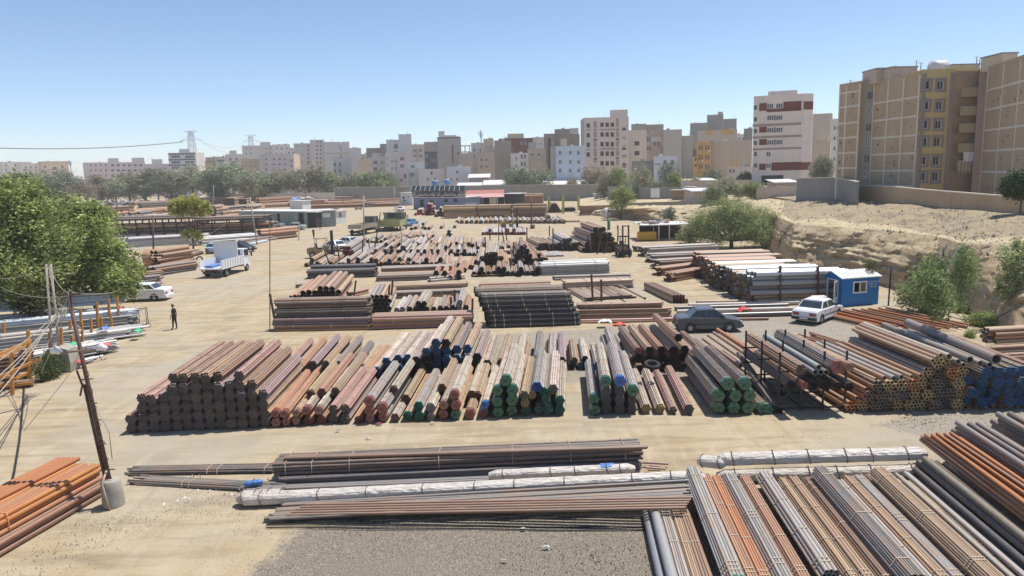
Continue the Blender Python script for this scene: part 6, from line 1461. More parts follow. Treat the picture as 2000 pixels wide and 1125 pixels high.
# --- orange pile right of it
hst(1128,632,1312,628,5,2,.065,[C_PINK,C_RUST],'lowest pinkish pipes of the orange pile right of the black pile','orange pile right of the black pile',full=True,jx=.3)
pile(at(1129,631) + Vector((0,.2,.24)),at(1310,627) + Vector((0,.2,.24)),5,5,.07,[C_RUST,C_TAN],'main orange pipes of the pile right of the black pile','orange pile right of the black pile',full=True,jx=.2)
pile(at(1130,631) + Vector((0,.35,.9)),at(1297,627) + Vector((0,.35,.9)),5,3,.06,[C_TAN,C_BROWN],'tan brown pipes on top of the orange pile','orange pile right of the black pile',full=True,straps=(.1,.4,.55,.8))
dst(1140,588,1252,2,.075,720,6,[C_BROWN,C_TAN,C_PALE],'brown pipes running back behind the orange pile around two posts',None,ja=.03,taper=3)
for i,(x,yb,yt,ln) in enumerate(((1158,588,536,-3),(1175,588,546,-1))):post(x,yb,yt,'%s of two dark posts behind the orange pile' % ['left','right'][i],ln,.16)
put_pipe(at(1260,583,.8),at(1207,556,.9),.09,vary(C_TAN),'single tan pipe lying over the brown pipes behind the orange pile',None,L=6)
i=0
for l in range(4):
    for k in range(5 - l // 2):
        p=at(1316 + k*6.5,592); p.z=.09 + l*.155; put_pipe(p,p + vdir(795) *7,.088,vary(random.choice([C_RUST,C_BROWN,C_TAN])),'%s brown pipe of the slanting heap left of the saloon' % ORD[i],'brown pipes of the slanting heap',L=7,end='end_black',segs=10); i += 1
# --- further crosswise stacks
hst(1106,568,1238,562,10,5,.085,[C_PALE,C_PGREY,C_TAN],'pale grey crosswise stack in front of the road, lower part',None,full=True,straps=(.3,.8),strapmat='strap_dark')
pile(at(1080,566) + Vector((.2,1.1,.62)),at(1236,561) + Vector((0,1.1,.62)),4,2,.11,[C_GREY,C_PGREY],'grey pipes on top of the pale crosswise stack',None,full=True,straps=(.1,.5,.9))
hst(1058,538,1190,533,10,8,.085,[C_SILVER,C_PGREY],'silvery crosswise stack in front of the silver pickup row',None,finish='galv',full=True,straps=(.2,.8),strapmat='rebar')
pile(at(1064,534) + Vector((0,1.2,.9)),at(1188,529) + Vector((0,1.2,.9)),3,1,.11,[C_SILVER,C_PGREY],'three pale pipes on top of the silvery stack',None,finish='galv',full=True)
# --- black ended piles in the centre
dst(922,541,1056,1,.09,985,5,[C_RUST,C_TAN,C_PALE],'low layer of tan pipes with black ends in the middle of the yard',None,end='end_black')
brow([(926 + 9.5*i,540 - i*.2,0,'end_black') for i in range(14)],'in the near row below the black ended heaps','small bundles below the black ended heaps',n=3,r=.055,vp=985,colors=[C_RUST,C_TAN,C_PALE,C_TAN],seed=5)
brow([(930 + 11*i,540,1,'end_black') for i in (1,4,5,8,11)],'on the second layer below the black ended heaps','small bundles below the black ended heaps',n=3,r=.055,vp=985,colors=[C_PALE,C_TAN],seed=6)
def heap(x0,dx,y,hts,n,r,vp,L,colors,where,seed,ends='end_black'):
    brow_join([(x0 + i*dx,y - (i % 3) *.8,l,ends) for i,h in enumerate(hts) for l in range(h)],where,None,n=n,r=r,vp=vp,L=L,colors=colors,seed=seed,jit=.5,segs=7)
heap(919,5.6,526,[1,1,2,2,3,3,4,4,4,4,3,3,2,1],2,.085,985,9,[C_RUST,C_TAN,C_PALE],'',51)
heap(1004,5.4,522,[2,3,4,5,5,4,3,2,2],2,.09,985,9,[C_TAN,C_PALE,C_RUST],'',52)
heap(928,6,494,[1,2,1,1,2,2,1,1,2,2,1,2,1],3,.05,985,9,[C_PALE,C_TAN],'',53)
dst(925,498,1000,2,.13,985,5,[C_TAN,C_PALE],'pale pipes lying behind the black ended heaps',None)
for i,(x,yb,yt,ln) in enumerate(((951,514,463,-4),(958,480,448,-2),(986,480,448,-6),(990,470,443,-3),(1003,515,473,0),(1029,480,444,0),(935,508,473,-5),(882,603,580,-2),(888,598,566,0),(922,613,583,1))):post(x,yb,yt,'rusty upright post, %s of those round the black ended heaps' % ORD[i],ln,.16)
for i,(x,yb,yt,ln) in enumerate(((755,612,556,6),(762,606,546,5),(678,585,547,0),(690,582,548,5),(541,645,574,-14),(645,517,484,-13),(664,514,479,-5),(708,498,468,0),(722,490,466,-2),(777,497,483,0),(757,492,476,0))):post(x,yb,yt,'dark post, %s of those between the left yard piles' % ORD[i],ln,.13)
# --- rows of small bundles, left centre
brow_join([(628,519,0,'end_black',C_GREY),(646,518,0,'end_black',C_GREY),(682,517),(692,517),(702,517,0,'end_black',C_PINK),(714,517),(724,516),(736,516),(745,516),(757,516,0,'end_black',C_PALE),(768,516),(779,515),(790,515),(808,514,0,'end_black',C_PGREY),(822,515),(833,515),(845,514),(858,514),(868,516),(880,530),(892,532),(897,531,1),(908,531)],'in the row behind the black pipes','small bundles behind the thick black pipes',n=3,r=.052,vp=925,colors=[C_TAN,C_PINK,C_PALE,C_RUST],seed=7,L=8)
reds=[(672 + 5.5*i,502,l,'end_red',C_PGREY) for l in range(3) for i in range(5 - l)] + [(703 + 6*i,500,0,'end_red',C_PGREY) for i in range(5)] + [(733,500,1,'end_red',C_PGREY),(738,499,0,'end_red',C_PGREY)]
brow_join(reds,'among the red tipped heap by the forklift','red tipped bundles by the forklift',n=2,r=.085,vp=930,seed=8,L=12)
blk=[(750 + 8*i,500,0,'end_black') for i in range(24)] + [(752 + 13*i,500,1,'end_black') for i in range(13)] + [(765,500,2,'end_black'),(790,500,2,'end_black'),(872,500,2,'end_black'),(786,500,2,'end_black')]
brow_join(blk,'in the long black tipped row','black tipped bundles of the long row',n=3,r=.05,vp=930,colors=[C_PALE,C_PGREY,C_PALE,C_TAN,(.55,.54,.52)],seed=9,L=11)
heap(747,8.5,488,[1,2,1,2,2,1,2,1,2,2,1,1,2,2,1,2,1,2,1,2,2,1],3,.055,930,10,[C_PALE,C_PGREY,(.55,.54,.52),C_TAN],'',57)
heap(600,9,521,[1,2,1,1,0,1,0,1,1,2,1,2,1,1,2,2,1,1,2,1,2,1,2,1,1,1,2,1,1,2,1,1],3,.055,915,8,[C_TAN,C_RUST,C_PALE,C_PGREY,C_PINK],'',58)
heap(850,8.2,489,[1,2,1,2,2,1,2,1,2,2,1,1,2,1],3,.055,940,9,[C_TAN,C_PALE,(.55,.54,.52)],'',62)
heap(700,9,476,[1,0,1,1,2,1,2,1,1,2,1,2,1,1,1,2,1,1,2,1,1,1,1],3,.055,930,8,[C_PGREY,C_PALE,C_TAN],'',63)
heap(1046,7,512,[1,2,1,1],3,.055,900,8,[C_TAN,C_RUST],'',64)
heap(852,9,548,[2,1,2,1,1,2],3,.055,960,7,[C_TAN,C_RUST],'',59)
heap(812,5,421,[1,2,2,1,2,4,4,3,1],2,.13,900,10,[C_PALE,C_TAN,C_PINK],'',60,'end_red')
heap(852,5,424,[1,2,3,2],2,.13,900,10,[C_PALE,C_PGREY],'',61)
brow_join([(756,467),(765,467),(773,467),(795,466,0,'end_black',C_PINK),(806,466),(815,466,0,'end_black',C_PINK),(827,465),(837,465),(845,465),(875,463),(881,463),(877,463,1),(803,450),(812,448),(830,449,0,'end_black',C_PALE),(838,449),(826,447,1),(888,446,0,'end_yellow',C_PALE),(862,447,0,'end_yellow',C_TAN)],'in the two short rows before the trucks','small bundles before the trucks',n=3,r=.065,vp=930,colors=[C_TAN,C_PALE],seed=10,L=9)
cols_=['end_yellow','end_orange','end_green','end_yellow','end_pink','end_green','end_yellow','end_silver']
brow_join([(893 + 9.5*i,437,0,cols_[i % 8],[C_PALE,C_TAN,(.5,.48,.45)][i % 3]) for i in range(23)],'in the colourful row before the brown stacks','colourful bundles before the brown stacks',n=3,r=.085,vp=960,seed=11,L=11)
brow_join([(1068,435,0,'end_yellow'),(1077,435,0,'end_yellow'),(1072,435,1,'end_yellow'),(1086,434,0,'end_deepblue',(.5,.5,.55)),(1096,434,0,'end_orange')],'beside the far yellow posts','bundles by the yellow posts',n=3,r=.085,vp=1000,seed=12,L=10)
brow_join([(944 + 6.2*i,459,0,'end_red',(.5,.49,.48)) for i in range(14) if i != 7] + [(992,459,1,'end_red',(.55,.55,.54)),(1005,459,1,'end_red',(.55,.55,.54)),(957,459,1,'end_red',(.55,.55,.54))],'red tipped before the yellow forklift','red tipped bundles before the yellow forklift',n=3,r=.06,vp=1000,seed=13,L=10)
# --- far brown stacks
for i,(x0,x1) in enumerate(((866,930),(933,998),(1001,1066))):
    hst(x0,427 - i,x1,426 - i,5,6,.28,[C_TAN,C_BROWN],'%s of three tall brown crosswise stacks in front of the red roof' % ORD[i],'three tall brown stacks',full=True,jx=.15)
hst(1001,402,1062,400,3,8,.25,[C_RUST],'rust brown stack rising behind the third tall brown stack',None,full=True)
hst(1136,421,1195,419,4,5,.26,[C_BROWN,C_TAN],'brown crosswise stack behind the silver pickup',None,full=True)
dst(1069,416,1101,6,.22,1000,9,[C_TAN],'tan far heap with black ends left of the middle yellow green post',None,end='end_black')
dst(1098,414,1130,3,.2,1000,6,[C_RUST,C_TAN],'orange tinted far heap right of the middle yellow post',None,end='end_black')
brow_join([(1135 + 5*i,400,0,'end_black') for i in range(5)],'on the far stack left of the white kiosk','far small bundles by the white kiosk',n=3,r=.09,vp=1000,seed=14,L=5)
for i,(x,yb,yt) in enumerate(((1072,415,383),(1100,417,380),(1130,415,381))):
    o=post(x,yb,yt,'%s yellow green post in front of the back wall' % ORD[i],0,.55); o.data.materials[0] =plain('yellow_green_paint',(.38,.40,.07),.6)
hst(1045,434,1130,434,2,1,.2,[C_TAN],'low tan pipes on the ground before the yellow posts',None)
# --- heap of big black ended pipes, right centre
heap(1141,5.6,493,[1,2,3,4,5,5,5,5,4,4,3,2],2,.115,850,10,[C_RUST,(.45,.30,.12),C_BROWN,C_TAN],'',54)
heap(1086,5.6,490,[1,2,2,3,3,3,2,2,2,1],2,.10,850,10,[C_SILVER,C_PGREY],'',55)
heap(1044,5.6,490,[1,1,2,2,2,2,2,2],2,.09,800,10,[C_TAN,C_BROWN,C_RUST],'',56)
dst(1060,502,1105,1,.09,870,4,[C_SILVER],'silver pipes lying low in front of the big orange heap',None)
hst(1040,503,1085,500,3,2,.07,[C_TAN],'short tan pipes beside the low silver ones',None)
for i,(x,yb,yt,ln) in enumerate(((1073,470,441,0),(1080,490,446,0),(1081,478,478,0),(1166,496,456,9),(1180,495,470,6),(1206,446,441,0),(1231,425,407,0),(1207,470,440,0))):
    if yb > yt:post(x,yb,yt,'dark post, %s of those round the dark forklift' % ORD[i],ln,.16)
# --- right centre ragged stacks
for i,(x0,y0,x1,y1,rows,lay,r,c,nm) in enumerate([(1252,490,1385,484,6,3,.10,[C_GREY,C_BROWN],'farthest'),(1268,500,1398,493,5,5,.11,[C_GREY,C_PGREY],'second'),(1278,511,1400,505,4,5,.09,[C_DARK,C_PGREY],'third'),(1290,524,1400,517,4,5,.09,[C_BROWN,C_GREY],'fourth'),(1300,537,1372,527,4,4,.09,[C_RUST,C_BROWN],'fifth'),(1322,548,1378,538,4,4,.09,[C_BROWN,C_RUST],'nearest')]):
    hst(x0 - 4,y0 + 2,x1,y1 + 2,rows + 3,lay + 1,r,c,'%s of the ragged crosswise stacks left of the thick pipe stack' % nm,'ragged stacks',full=True,jx=.5,ja=.01,end='end_black')
def thick(x0,y0,x1,y1,rows,lay,r,cols,nm,back=0):
    A=at(x0,y0); B=at(x1,y1); i=0; d=(B - A).normalized(); R=random.Random(int(x0)); L=7.0
    for l in range(lay):
        for k in range(rows):
            a=A + Vector((R.uniform(-.25,.25) - .12*(k % 2),(k*2 + (l % 2)) *r*1.01,r + l*1.76*r)); c=cols[l] if isinstance(cols[0],list) is False and len(cols) > l and isinstance(cols,tuple) else R.choice(list(cols))
            put_pipe(a,a + d*L,r,vary(c,.1),'thick pipe, %s layer, %s row, in the %s thick pipe stack beside the blue cabin' % (LAYER[l],['front','second','third','back'][k],nm),'thick pipes beside the blue cabin',L=L,segs=16,finish='galv' if c[0] > .3 and c[2] > .3 else 'steel',end='end_black'); i += 1
thick(1470,595,1606,591,4,7,.20,(C_TAN,C_TAN,C_PGREY,C_GREY,C_PGREY,C_PGREY,C_SILVER),'nearest')
thick(1430,577,1556,573,4,7,.18,(C_DARK,C_DARK,C_GREY,C_GREY,C_PGREY,C_PGREY,C_SILVER),'middle')
thick(1396,561,1518,557,4,7,.17,(C_DARK,C_BROWN,C_DARK,C_PGREY,C_TAN,C_TAN,C_PALE),'far')
thick(1376,545,1512,540,4,7,.17,(C_DARK,C_BROWN,C_BROWN,C_RUST,C_TAN,C_TAN,C_RUST),'farthest')
for i,(x0,y0,x1,y1,c) in enumerate(((1446,586,1580,582,[C_PGREY,C_GREY,C_TAN]),(1412,569,1540,565,[C_TAN,C_GREY,C_DARK]),(1388,553,1518,549,[C_TAN,C_RUST,C_DARK]),(1366,536,1500,532,[C_RUST,C_TAN,C_BROWN]))):
    hst(x0,y0,x1,y1,6,7,.17,c,'%s filling pile between the thick pipe stacks beside the blue cabin' % ORD[i],'filling piles between the thick pipes',full=True,jx=.3,end='end_black')
for i,(x,yb,yt,ln) in enumerate(((1523,594,519,1),(1597,592,521,0),(1550,590,540,0))):post(x,yb,yt,'brown upright post, %s of three before the thick pipes' % ORD[i],ln,.16)
# --- black and white pipes behind the cars
for i,(x0,y0,x1,y1,r,c,f_) in enumerate([(1332,625,1500,622,.09,C_BROWN,'steel'),(1335,618,1545,612,.17,C_DARK,'black'),(1322,609,1552,603,.17,(.45,.44,.43),'steel'),(1318,602,1540,596,.16,C_DARK,'black'),(1345,596,1560,591,.15,(.5,.48,.46),'steel'),(1360,590,1540,587,.14,C_TAN,'steel')]):
    a=at(x0,y0,r); b=at(x1,y1,r); put_pipe(a,b,r,c,'%s long pipe lying on the ground behind the two parked saloons' % ORD[i],'long pipes behind the parked saloons',L=round((b - a).length,1),finish=f_,segs=14)
def cloth(px,py,z,w_,h_,mat,label,seed=1,cat='cloth',name='cloth_scrap'):
    R=random.Random(seed); p=at(px,py,z); n=7; vs=[]
    for i in range(n):
        for j in range(n):vs.append(((i / (n - 1) - .5) *w_ + R.uniform(-.04,.04),(j / (n - 1) - .5) *h_ + R.uniform(-.04,.04),.06 + R.uniform(-.05,.08) *min(1,w_) - .25*h_*(abs(i - 3) / 3) ** 2))
    mb=MB(); mb.add(vs,[(i*n + j,(i + 1) *n + j,(i + 1) *n + j + 1,i*n + j + 1) for i in range(n - 1) for j in range(n - 1)],mat,True)
    o=mb.build(name,None,p); return tag(o,label,cat)
M['redcloth'] =plain('red_plastic_sheet',(.62,.07,.05),.5); M['bluecloth'] =plain('blue_plastic_sheet',(.12,.22,.5),.5,var=.3); M['greencloth'] =plain('green_cloth',(.05,.4,.2),.6); M['pinkcloth'] =plain('pink_red_cloth',(.6,.12,.13),.6)
cloth(1456,603,.38,1.0,.9,M['redcloth'],'red plastic sheet over the long pipes behind the saloons',2)
cloth(1210,634,.03,.9,.5,M['redcloth'],'red scraps on the ground before the orange pile',3,name='plastic_scrap')
cloth(1182,627,.4,.9,.6,M['white'],'pale cardboard sheet on the lower edge of the orange pile',4,'sheet','cardboard_sheet')
# --- rusty pipes behind the big right pile
d4=vdir(470)
i=0
for k in range(34):
    px=1700 + k*5.9; py=640 - abs(k - 17) *.35 + (k % 3) *2; z=.08 + .13*(k % 2) + (.14 if 8 < k < 28 and k % 3 == 0 else 0); a=at(px,py,z)
    put_pipe(a,a + d4*6.4 + Vector((0,0,.02)),.07,vary(random.choice([C_RUST,C_ORANGE,C_BROWN,C_RUST]),.15),'%s rusty pipe of the fan beside the blue cabin, counted from the left' % ORD[k],'fan of rusty pipes beside the blue cabin',L=6.4,segs=10,finish='rusty'); i += 1
for k in range(16):
    a=at(1612 + k*6,694 - k*1.2 + (k % 4) *5,.06 + .1*(k % 2)); dd=vdir(560 + random.uniform(-60,60))
    put_pipe(a,a + dd*4.5,.05,vary(random.choice([C_RUST,C_BROWN,C_PINK])),'%s rusty offcut behind the big right pile' % ORD[k],'rusty offcuts behind the big right pile',L=4.5,segs=8,finish='rusty')
for k in range(12):
    a=at(1850 + k*10,708 - k*1.4 + (k % 3) *4,.05); dd=vdir(400 + random.uniform(-40,40))
    put_pipe(a,a + dd*4,.04,vary(C_BROWN),'%s thin rusty rod on the ground at the right behind the blue ended bundles' % ORD[k],'thin rusty rods at the right',L=4,segs=8)
hst(1942,712,2060,706,4,4,.07,[C_BROWN],'lowest layers of the brown stack at the right edge by the pale tree','brown stack at the right edge',full=True,jx=.3)
pile(at(1934,711) + Vector((0,.2,.5)),at(2060,704) + Vector((0,.2,.5)),4,3,.06,[C_TAN,C_BROWN],'middle layers of the brown stack at the right edge by the pale tree','brown stack at the right edge',full=True,jx=.3)
pile(at(1955,711) + Vector((0,.7,.85)),at(2080,704) + Vector((0,.7,.85)),4,4,.11,[C_TAN,C_RUST],'thick top pipes of the brown stack at the right edge by the pale tree','brown stack at the right edge',full=True,jx=.2)

# ================================================================ LEFT: silver pipe racks with orange posts
M['orange_post'] =plain('orange_painted_steel',(.50,.21,.035),.5,var=.2,dirt=.3)
tiers=[(-90,705,250,640),(-60,728,215,668),(-80,752,190,694)]
lr=empty('pipe_rack',at(60,700),(0,0,0),'rack of orange posts holding silver pipes at the left edge','rack')
o0=lr.location
def lpt(x,y,z=0):return at(x,y,z) - o0
for i,(x,yb,yt) in enumerate(((160,668,603),(192,655,590),(215,647,584),(232,640,580),(140,690,625),(180,668,622),(200,662,618),(162,678,628),(122,702,640),(143,705,655),(219,655,612),(234,645,602),(100,718,648),(10,700,630),(25,770,690),(58,748,645))):
    a=at(x,yb); b=dp(x - 3,yt,a.y); mb=MB(); mb.bar(a - o0,b - o0,.13,M['orange_post']); mb.build('post',lr)
for i,(x0,y0,z0,x1,y1,z1) in enumerate(((-20,745,1.6,80,700,2.2),(0,755,.3,95,708,.3),(-20,700,2.4,60,665,2.4),(-10,740,.5,25,735,2.0),(0,700,2.5,60,672,1.2),(-30,760,.2,62,748,.2))):
    mb=MB(); mb.bar(at(x0,y0,z0) - o0,at(x1,y1,z1) - o0,.12,M['orange_post']); mb.build('rail',lr)
def spile(x0,y0,z0,x1,y1,z1,rows,lay,r,cols,label,**kw):
    return pile(at(x0,y0,0) + Vector((0,0,z0)),at(x1,y1,0) + Vector((0,0,z1)),rows,lay,r,cols,label,'silver pipes in the left racks',finish=kw.pop('finish','galv'),full=True,end=kw.pop('end','end_silver'),**kw)
S_=(.62,.65,.69)
spile(-140,655,.1,232,628,.1,6,8,.065,[C_PGREY,S_],'grey silver bundles at the back of the left racks, lower part',jx=.5)
spile(-140,652,1.15,240,622,1.15,10,9,.06,[S_],'bright silver pipes on top at the back of the left racks',jx=.3,straps=(.6,.65,.95),strapmat='end_silver')
spile(-120,684,.1,262,645,.1,10,9,.06,[C_PGREY],'grey square bundles in the second level of the left racks',jx=.4)
spile(-100,682,1.12,262,642,1.05,9,3,.055,[S_],'pale flat tubes on top of the second level of the left racks',jx=.6)
spile(-100,708,.1,268,658,.1,14,5,.06,[S_,C_PGREY],'silver pipes with ragged ends low in the middle of the left racks',jx=.8,ja=.01)
spile(-90,722,.75,150,690,.7,9,8,.06,[S_,(.35,.42,.5)],'bluish silver pipes high in the front of the left racks',jx=.4)
spile(-80,742,.1,215,690,.1,13,6,.055,[S_,C_PGREY],'lowest silver pipes at the road side of the left racks',jx=.7,ja=.01)
spile(-80,758,.35,60,738,.35,8,10,.06,[C_DARK,C_BROWN],'dark pipes inside the nearest bay of the left racks',jx=.3,finish='steel')
spile(-80,770,.05,62,755,.05,4,3,.05,[C_BROWN],'brown flat bars low in the nearest bay of the left racks',jx=.3,finish='steel')
spile(100,728,.05,188,706,.05,6,2,.06,[S_,C_PGREY],'short pale pipes lying by the concrete block',jx=.6,ja=.02)
for i,(x,y,z,m_,l) in enumerate([(233,602,.8,'pinkcloth','pink cloth tied to the silver pipe ends by the saloon'),(192,610,.9,'bluecloth','blue cloth on the back silver pipes'),(165,618,.6,'pinkcloth','left of two pink cloths on the second level'),(176,617,.6,'pinkcloth','right of two pink cloths on the second level'),(203,640,.7,'bluecloth','blue cloth hanging on an orange post'),(267,645,.4,'greencloth','green cloth at the pipe ends by the metal trolley'),(138,672,.9,'greencloth','bright green cloth on the bluish silver pipes'),(204,672,.4,'pinkcloth','pink cloth at the ragged pipe ends'),(186,680,.4,'bluecloth','blue grey cloth at the ragged pipe ends'),(153,705,.2,'redcloth','red cap lying by the short pale pipes')]):
    cloth(x,y,z + .2,.5,.6,M[m_],l,i + 3)
# trolley, motorbike rider, block
tr=empty('metal_trolley',at(280,640),(0,0,.3),'thin metal trolley frame with two wheels at the rack end','trolley')
mb=MB()
for (a,b) in (((-.6,0,.1),(-.6,0,1.25)),((.25,0,.1),(.25,0,1.35)),((-.6,0,1.25),(.25,0,1.35)),((-.6,.6,.1),(-.6,.6,1.25)),((.25,.6,.1),(.25,.6,1.35)),((-.6,.6,1.25),(.25,.6,1.35)),((.25,0,1.35),(.25,.6,1.35)),((-.6,0,.3),(.25,0,.25)),((-.2,0,.3),(-.2,0,1.3))):mb.tube([a,b],.025,M['rebar'],5)
mb.build('frame',tr)
for x in (.0,.35):
    mb=MB(); mb.tube([(x + .16*math.cos(t),-.05,.17 + .16*math.sin(t)) for t in np.linspace(0,6.283,15)],.022,M['rubber'],5); mb.build('wheel',tr)
bl=MB()
bl.prism([(-.65,0),(.62,0),(.66,.5),(.58,1.25),(.1,1.38),(-.55,1.3),(-.7,.6)],0,.9,M['concrete']); o=bl.build('concrete_block',None,at(116,727)); tag(o,'rough grey concrete block at the foot of the wire post','block')
tree(at(100,738),1.9,1.5,'bush',3,(.10,.15,.05),'low green shrub beside the concrete block',n=4000,leaf=.05,name='shrub',cat='shrub')
tree(at(82,745),1.2,1.2,'bush',5,(.14,.17,.06),'yellowish shrub left of the green one by the orange rack',n=3000,leaf=.05,name='shrub',cat='shrub')

# ================================================================ FAR LEFT YARD
W9=(.72,.72,.70)
for i,(x0,y0,x1,y1,rows,lay,r,c,nm) in enumerate([
 (186,428,262,422,6,3,.25,[C_RUST,C_BROWN],'rust brown stack behind the leafy tree'),(262,418,338,413,6,4,.2,[C_RUST,C_TAN],'tan and rust stack left of the yellow green tree'),(276,407,345,403,5,6,.22,[C_BROWN,C_LILAC],'purple brown stack in the far left rows'),
 (214,446,345,438,6,3,.12,[C_GREY,C_PGREY],'grey stack before the blue tipped heap'),(397,401,442,399,5,7,.25,[(.14,.11,.14)],'dark purple stack right of the yellow green tree'),(410,424,500,414,7,3,.18,[C_TAN,C_PINK],'long tan stack right of the teal tipped heap'),
 (424,413,505,405,7,3,.2,[C_LILAC,C_TAN],'greyish tan stack in the far rows'),(508,400,572,396,5,6,.25,[(.30,.13,.09),C_RUST],'red brown stack above the long grey green office'),(594,408,780,403,6,3,.22,[C_BROWN,C_RUST],'very long low brown row before the blue tarpaulins'),
 (600,399,700,397,5,4,.22,[C_RUST,C_BROWN],'red brown row left of the big blue tarpaulin'),(690,398,800,395,4,4,.22,[C_DARK,C_BROWN],'dark row right of the big blue tarpaulin'),(560,392,640,389,4,4,.22,[C_TAN,C_PALE],'pale tan row by the low pale wall'),
 (640,390,720,388,4,3,.22,[C_PALE],'pale grey row behind the big blue tarpaulin'),(730,390,790,388,3,4,.2,[C_TAN,C_DARK],'mixed row below the dark blue truck body'),(345,412,400,408,4,3,.2,[C_TAN,C_RUST],'tan row half hidden by the yellow green tree'),
 (512,471,585,463,4,4,.26,[C_RUST,(.48,.27,.15)],'orange brown thick stack at the road edge below the office'),(250,562,316,554,5,5,.10,[C_PGREY,C_GREY],'grey crosswise bundle behind the white saloon'),(248,548,314,541,5,4,.10,[C_BROWN,(.3,.12,.06)],'dark red crosswise bundle behind the grey one'),
 (236,574,318,566,4,2,.10,[C_PGREY],'pale bundle just above the white saloon roof'),(195,476,262,470,5,3,.12,[C_PALE,C_GREY],'pale stack at the left end of the white pipes'),(470,478,540,468,4,2,.2,[C_PGREY,C_GREY],'grey stack at the end of the black racks')]):
    hst(x0,y0,x1,y1,rows,lay,r,c,nm,'crosswise stacks of the far left yard',full=True,jx=.5,segs=6)
pile(at(250,484),at(404,475),14,7,.12,[W9,(.6,.62,.63)],'white pipes lying in front of the left black rack','white pipes by the racks',full=True,jx=.8,finish='galv',end='end_silver')
pile(at(388,480),at(502,471),12,6,.12,[W9,(.6,.62,.63)],'white pipes lying in front of the right black rack','white pipes by the racks',full=True,jx=.8,finish='galv',end='end_silver')
pile(at(470,483),at(523,472),2,1,.17,[(.55,.62,.66)],'two pale blue grey pipes along the road edge',None,finish='galv')
for q,(x0,x1,yb,yt) in enumerate(((216,398,468,431),(388,530,466,432))):
    a=at(x0,yb + 2); b=at(x1,yb - 4); rt=empty('pipe_rack',a,orient(a,b),['long black rack with pipes at the left of the far yard','long black rack with pipes behind the yellow green tree trunk'][q],'rack'); Lr=(b - a).length; hz=dp(x0,yt,a.y).z; k=int(Lr / 2.2)
    for i in range(k + 1):
        for yy in (0,3.2):
            mb=MB(); mb.box((i*Lr / k - .1,yy - .1,0),(i*Lr / k + .1,yy + .1,hz),M['blackiron']); mb.build('post',rt)
        mb=MB(); mb.bar((i*Lr / k,-.12,.3),(i*Lr / k + 1.0,-.12,hz*.55),.1,M['blackiron']); mb.build('brace',rt)
    for z in (hz*.45,hz):
        for yy in (0,3.2):mb=MB(); mb.box((0,yy - .12,z - .12),(Lr,yy + .12,z),M['blackiron']); mb.build('beam',rt)
    for z,cc,nm in ((hz,[C_DARK,C_GREY],'top'),(hz*.45,[C_DARK,C_TAN,C_BROWN],'middle'),(.05,[C_GREY,W9],'bottom')):
        pile(a + Vector((.3,.1,z)),b + Vector((-.3,.1,z)),9,4 if z < hz else 2,.17,cc,'pipes on the %s level of the %s black rack' % (nm,['left','right'][q]),'pipes on the black racks',full=True,jx=1.0,segs=6)
dst(438,402,456,6,.28,760,9,[C_TAN,(.45,.33,.2)],'slanting tan stack with black ends beyond the yellow green tree',None,end='end_black',taper=0,full=True); dst(455,400,478,5,.26,790,8,[C_TAN],'second slanting tan stack with black ends',None,end='end_black',full=True)
dst(478,410,500,3,.25,900,10,[C_TAN],'tan stack with dark ends above the office roof',None,end='end_black',z=.3); dst(495,396,520,4,.22,900,10,[(.35,.22,.08)],'yellowish brown stack with ragged ends',None,end='end_orange')
hst(304,540,386,527,5,4,.15,[C_LILAC,C_BROWN],'lilac thick pipes of the heap at the road before the truck',None,full=True,jx=.5,ja=.02,end='end_black')
pile(at(300,535) + Vector((0,2,.6)),at(368,522) + Vector((0,2,.6)),5,5,.15,[C_RUST,C_BROWN,C_TAN],'orange brown thick pipes on the back of the heap before the truck',None,full=True,jx=.6,ja=.02,end='end_black')
pile(at(298,532) + Vector((0,1.5,1.9)),at(362,520) + Vector((0,1.5,1.9)),2,1,.22,[C_BROWN],'two thick brown pipes on top of the heap before the truck',None,end='end_black')
for i,(x0,y0,x1,y1,r) in enumerate(((335,500,398,486,.3),(352,497,396,480,.34),(362,501,402,491,.25))):
    put_pipe(at(x0,y0,r),at(x1,y1,r),r,(.06,.05,.045),'%s dark rusty thick pipe under the yellow green tree' % ORD[i],'dark thick pipes under the tree',L=5,end='end_black',segs=12)
put_pipe(at(283,505,1.1),at(330,503,1.1),1.1,(.42,.27,.18),'very wide rusty drum pipe lying behind the leafy tree',None,L=3.2,segs=22,ri=1.04,end='end_dark',finish='rusty',name='steel_drum',cat='drum')

for i,(x0,y0,x1,y1,rows,lay,r,c) in enumerate([(195,418,262,413,6,5,.22,[C_RUST,C_BROWN]),(262,402,330,398,6,4,.22,[C_TAN,C_RUST]),(335,398,396,394,6,5,.22,[C_BROWN,C_LILAC]),(300,430,345,427,7,4,.2,[C_PGREY,C_TAN]),(440,430,500,424,8,3,.2,[C_TAN,C_RUST]),(445,396,520,391,6,5,.25,[C_BROWN,C_TAN]),(520,406,566,404,6,4,.22,[C_RUST,C_TAN]),
 (575,404,640,401,6,5,.24,[C_TAN,C_PINK]),(640,404,716,401,6,4,.24,[C_BROWN,C_RUST]),(716,405,782,402,6,4,.24,[C_RUST,C_DARK]),(655,395,730,393,6,5,.24,[C_PALE,C_RUST]),(600,414,660,412,4,2,.22,[C_BROWN])]):
    hst(x0,y0,x1,y1,rows,lay,r,c,'%s of the stacks filling the far left yard between road and trees' % ORD[i],'stacks filling the far left yard',full=True,jx=.8,ja=.01,segs=6)
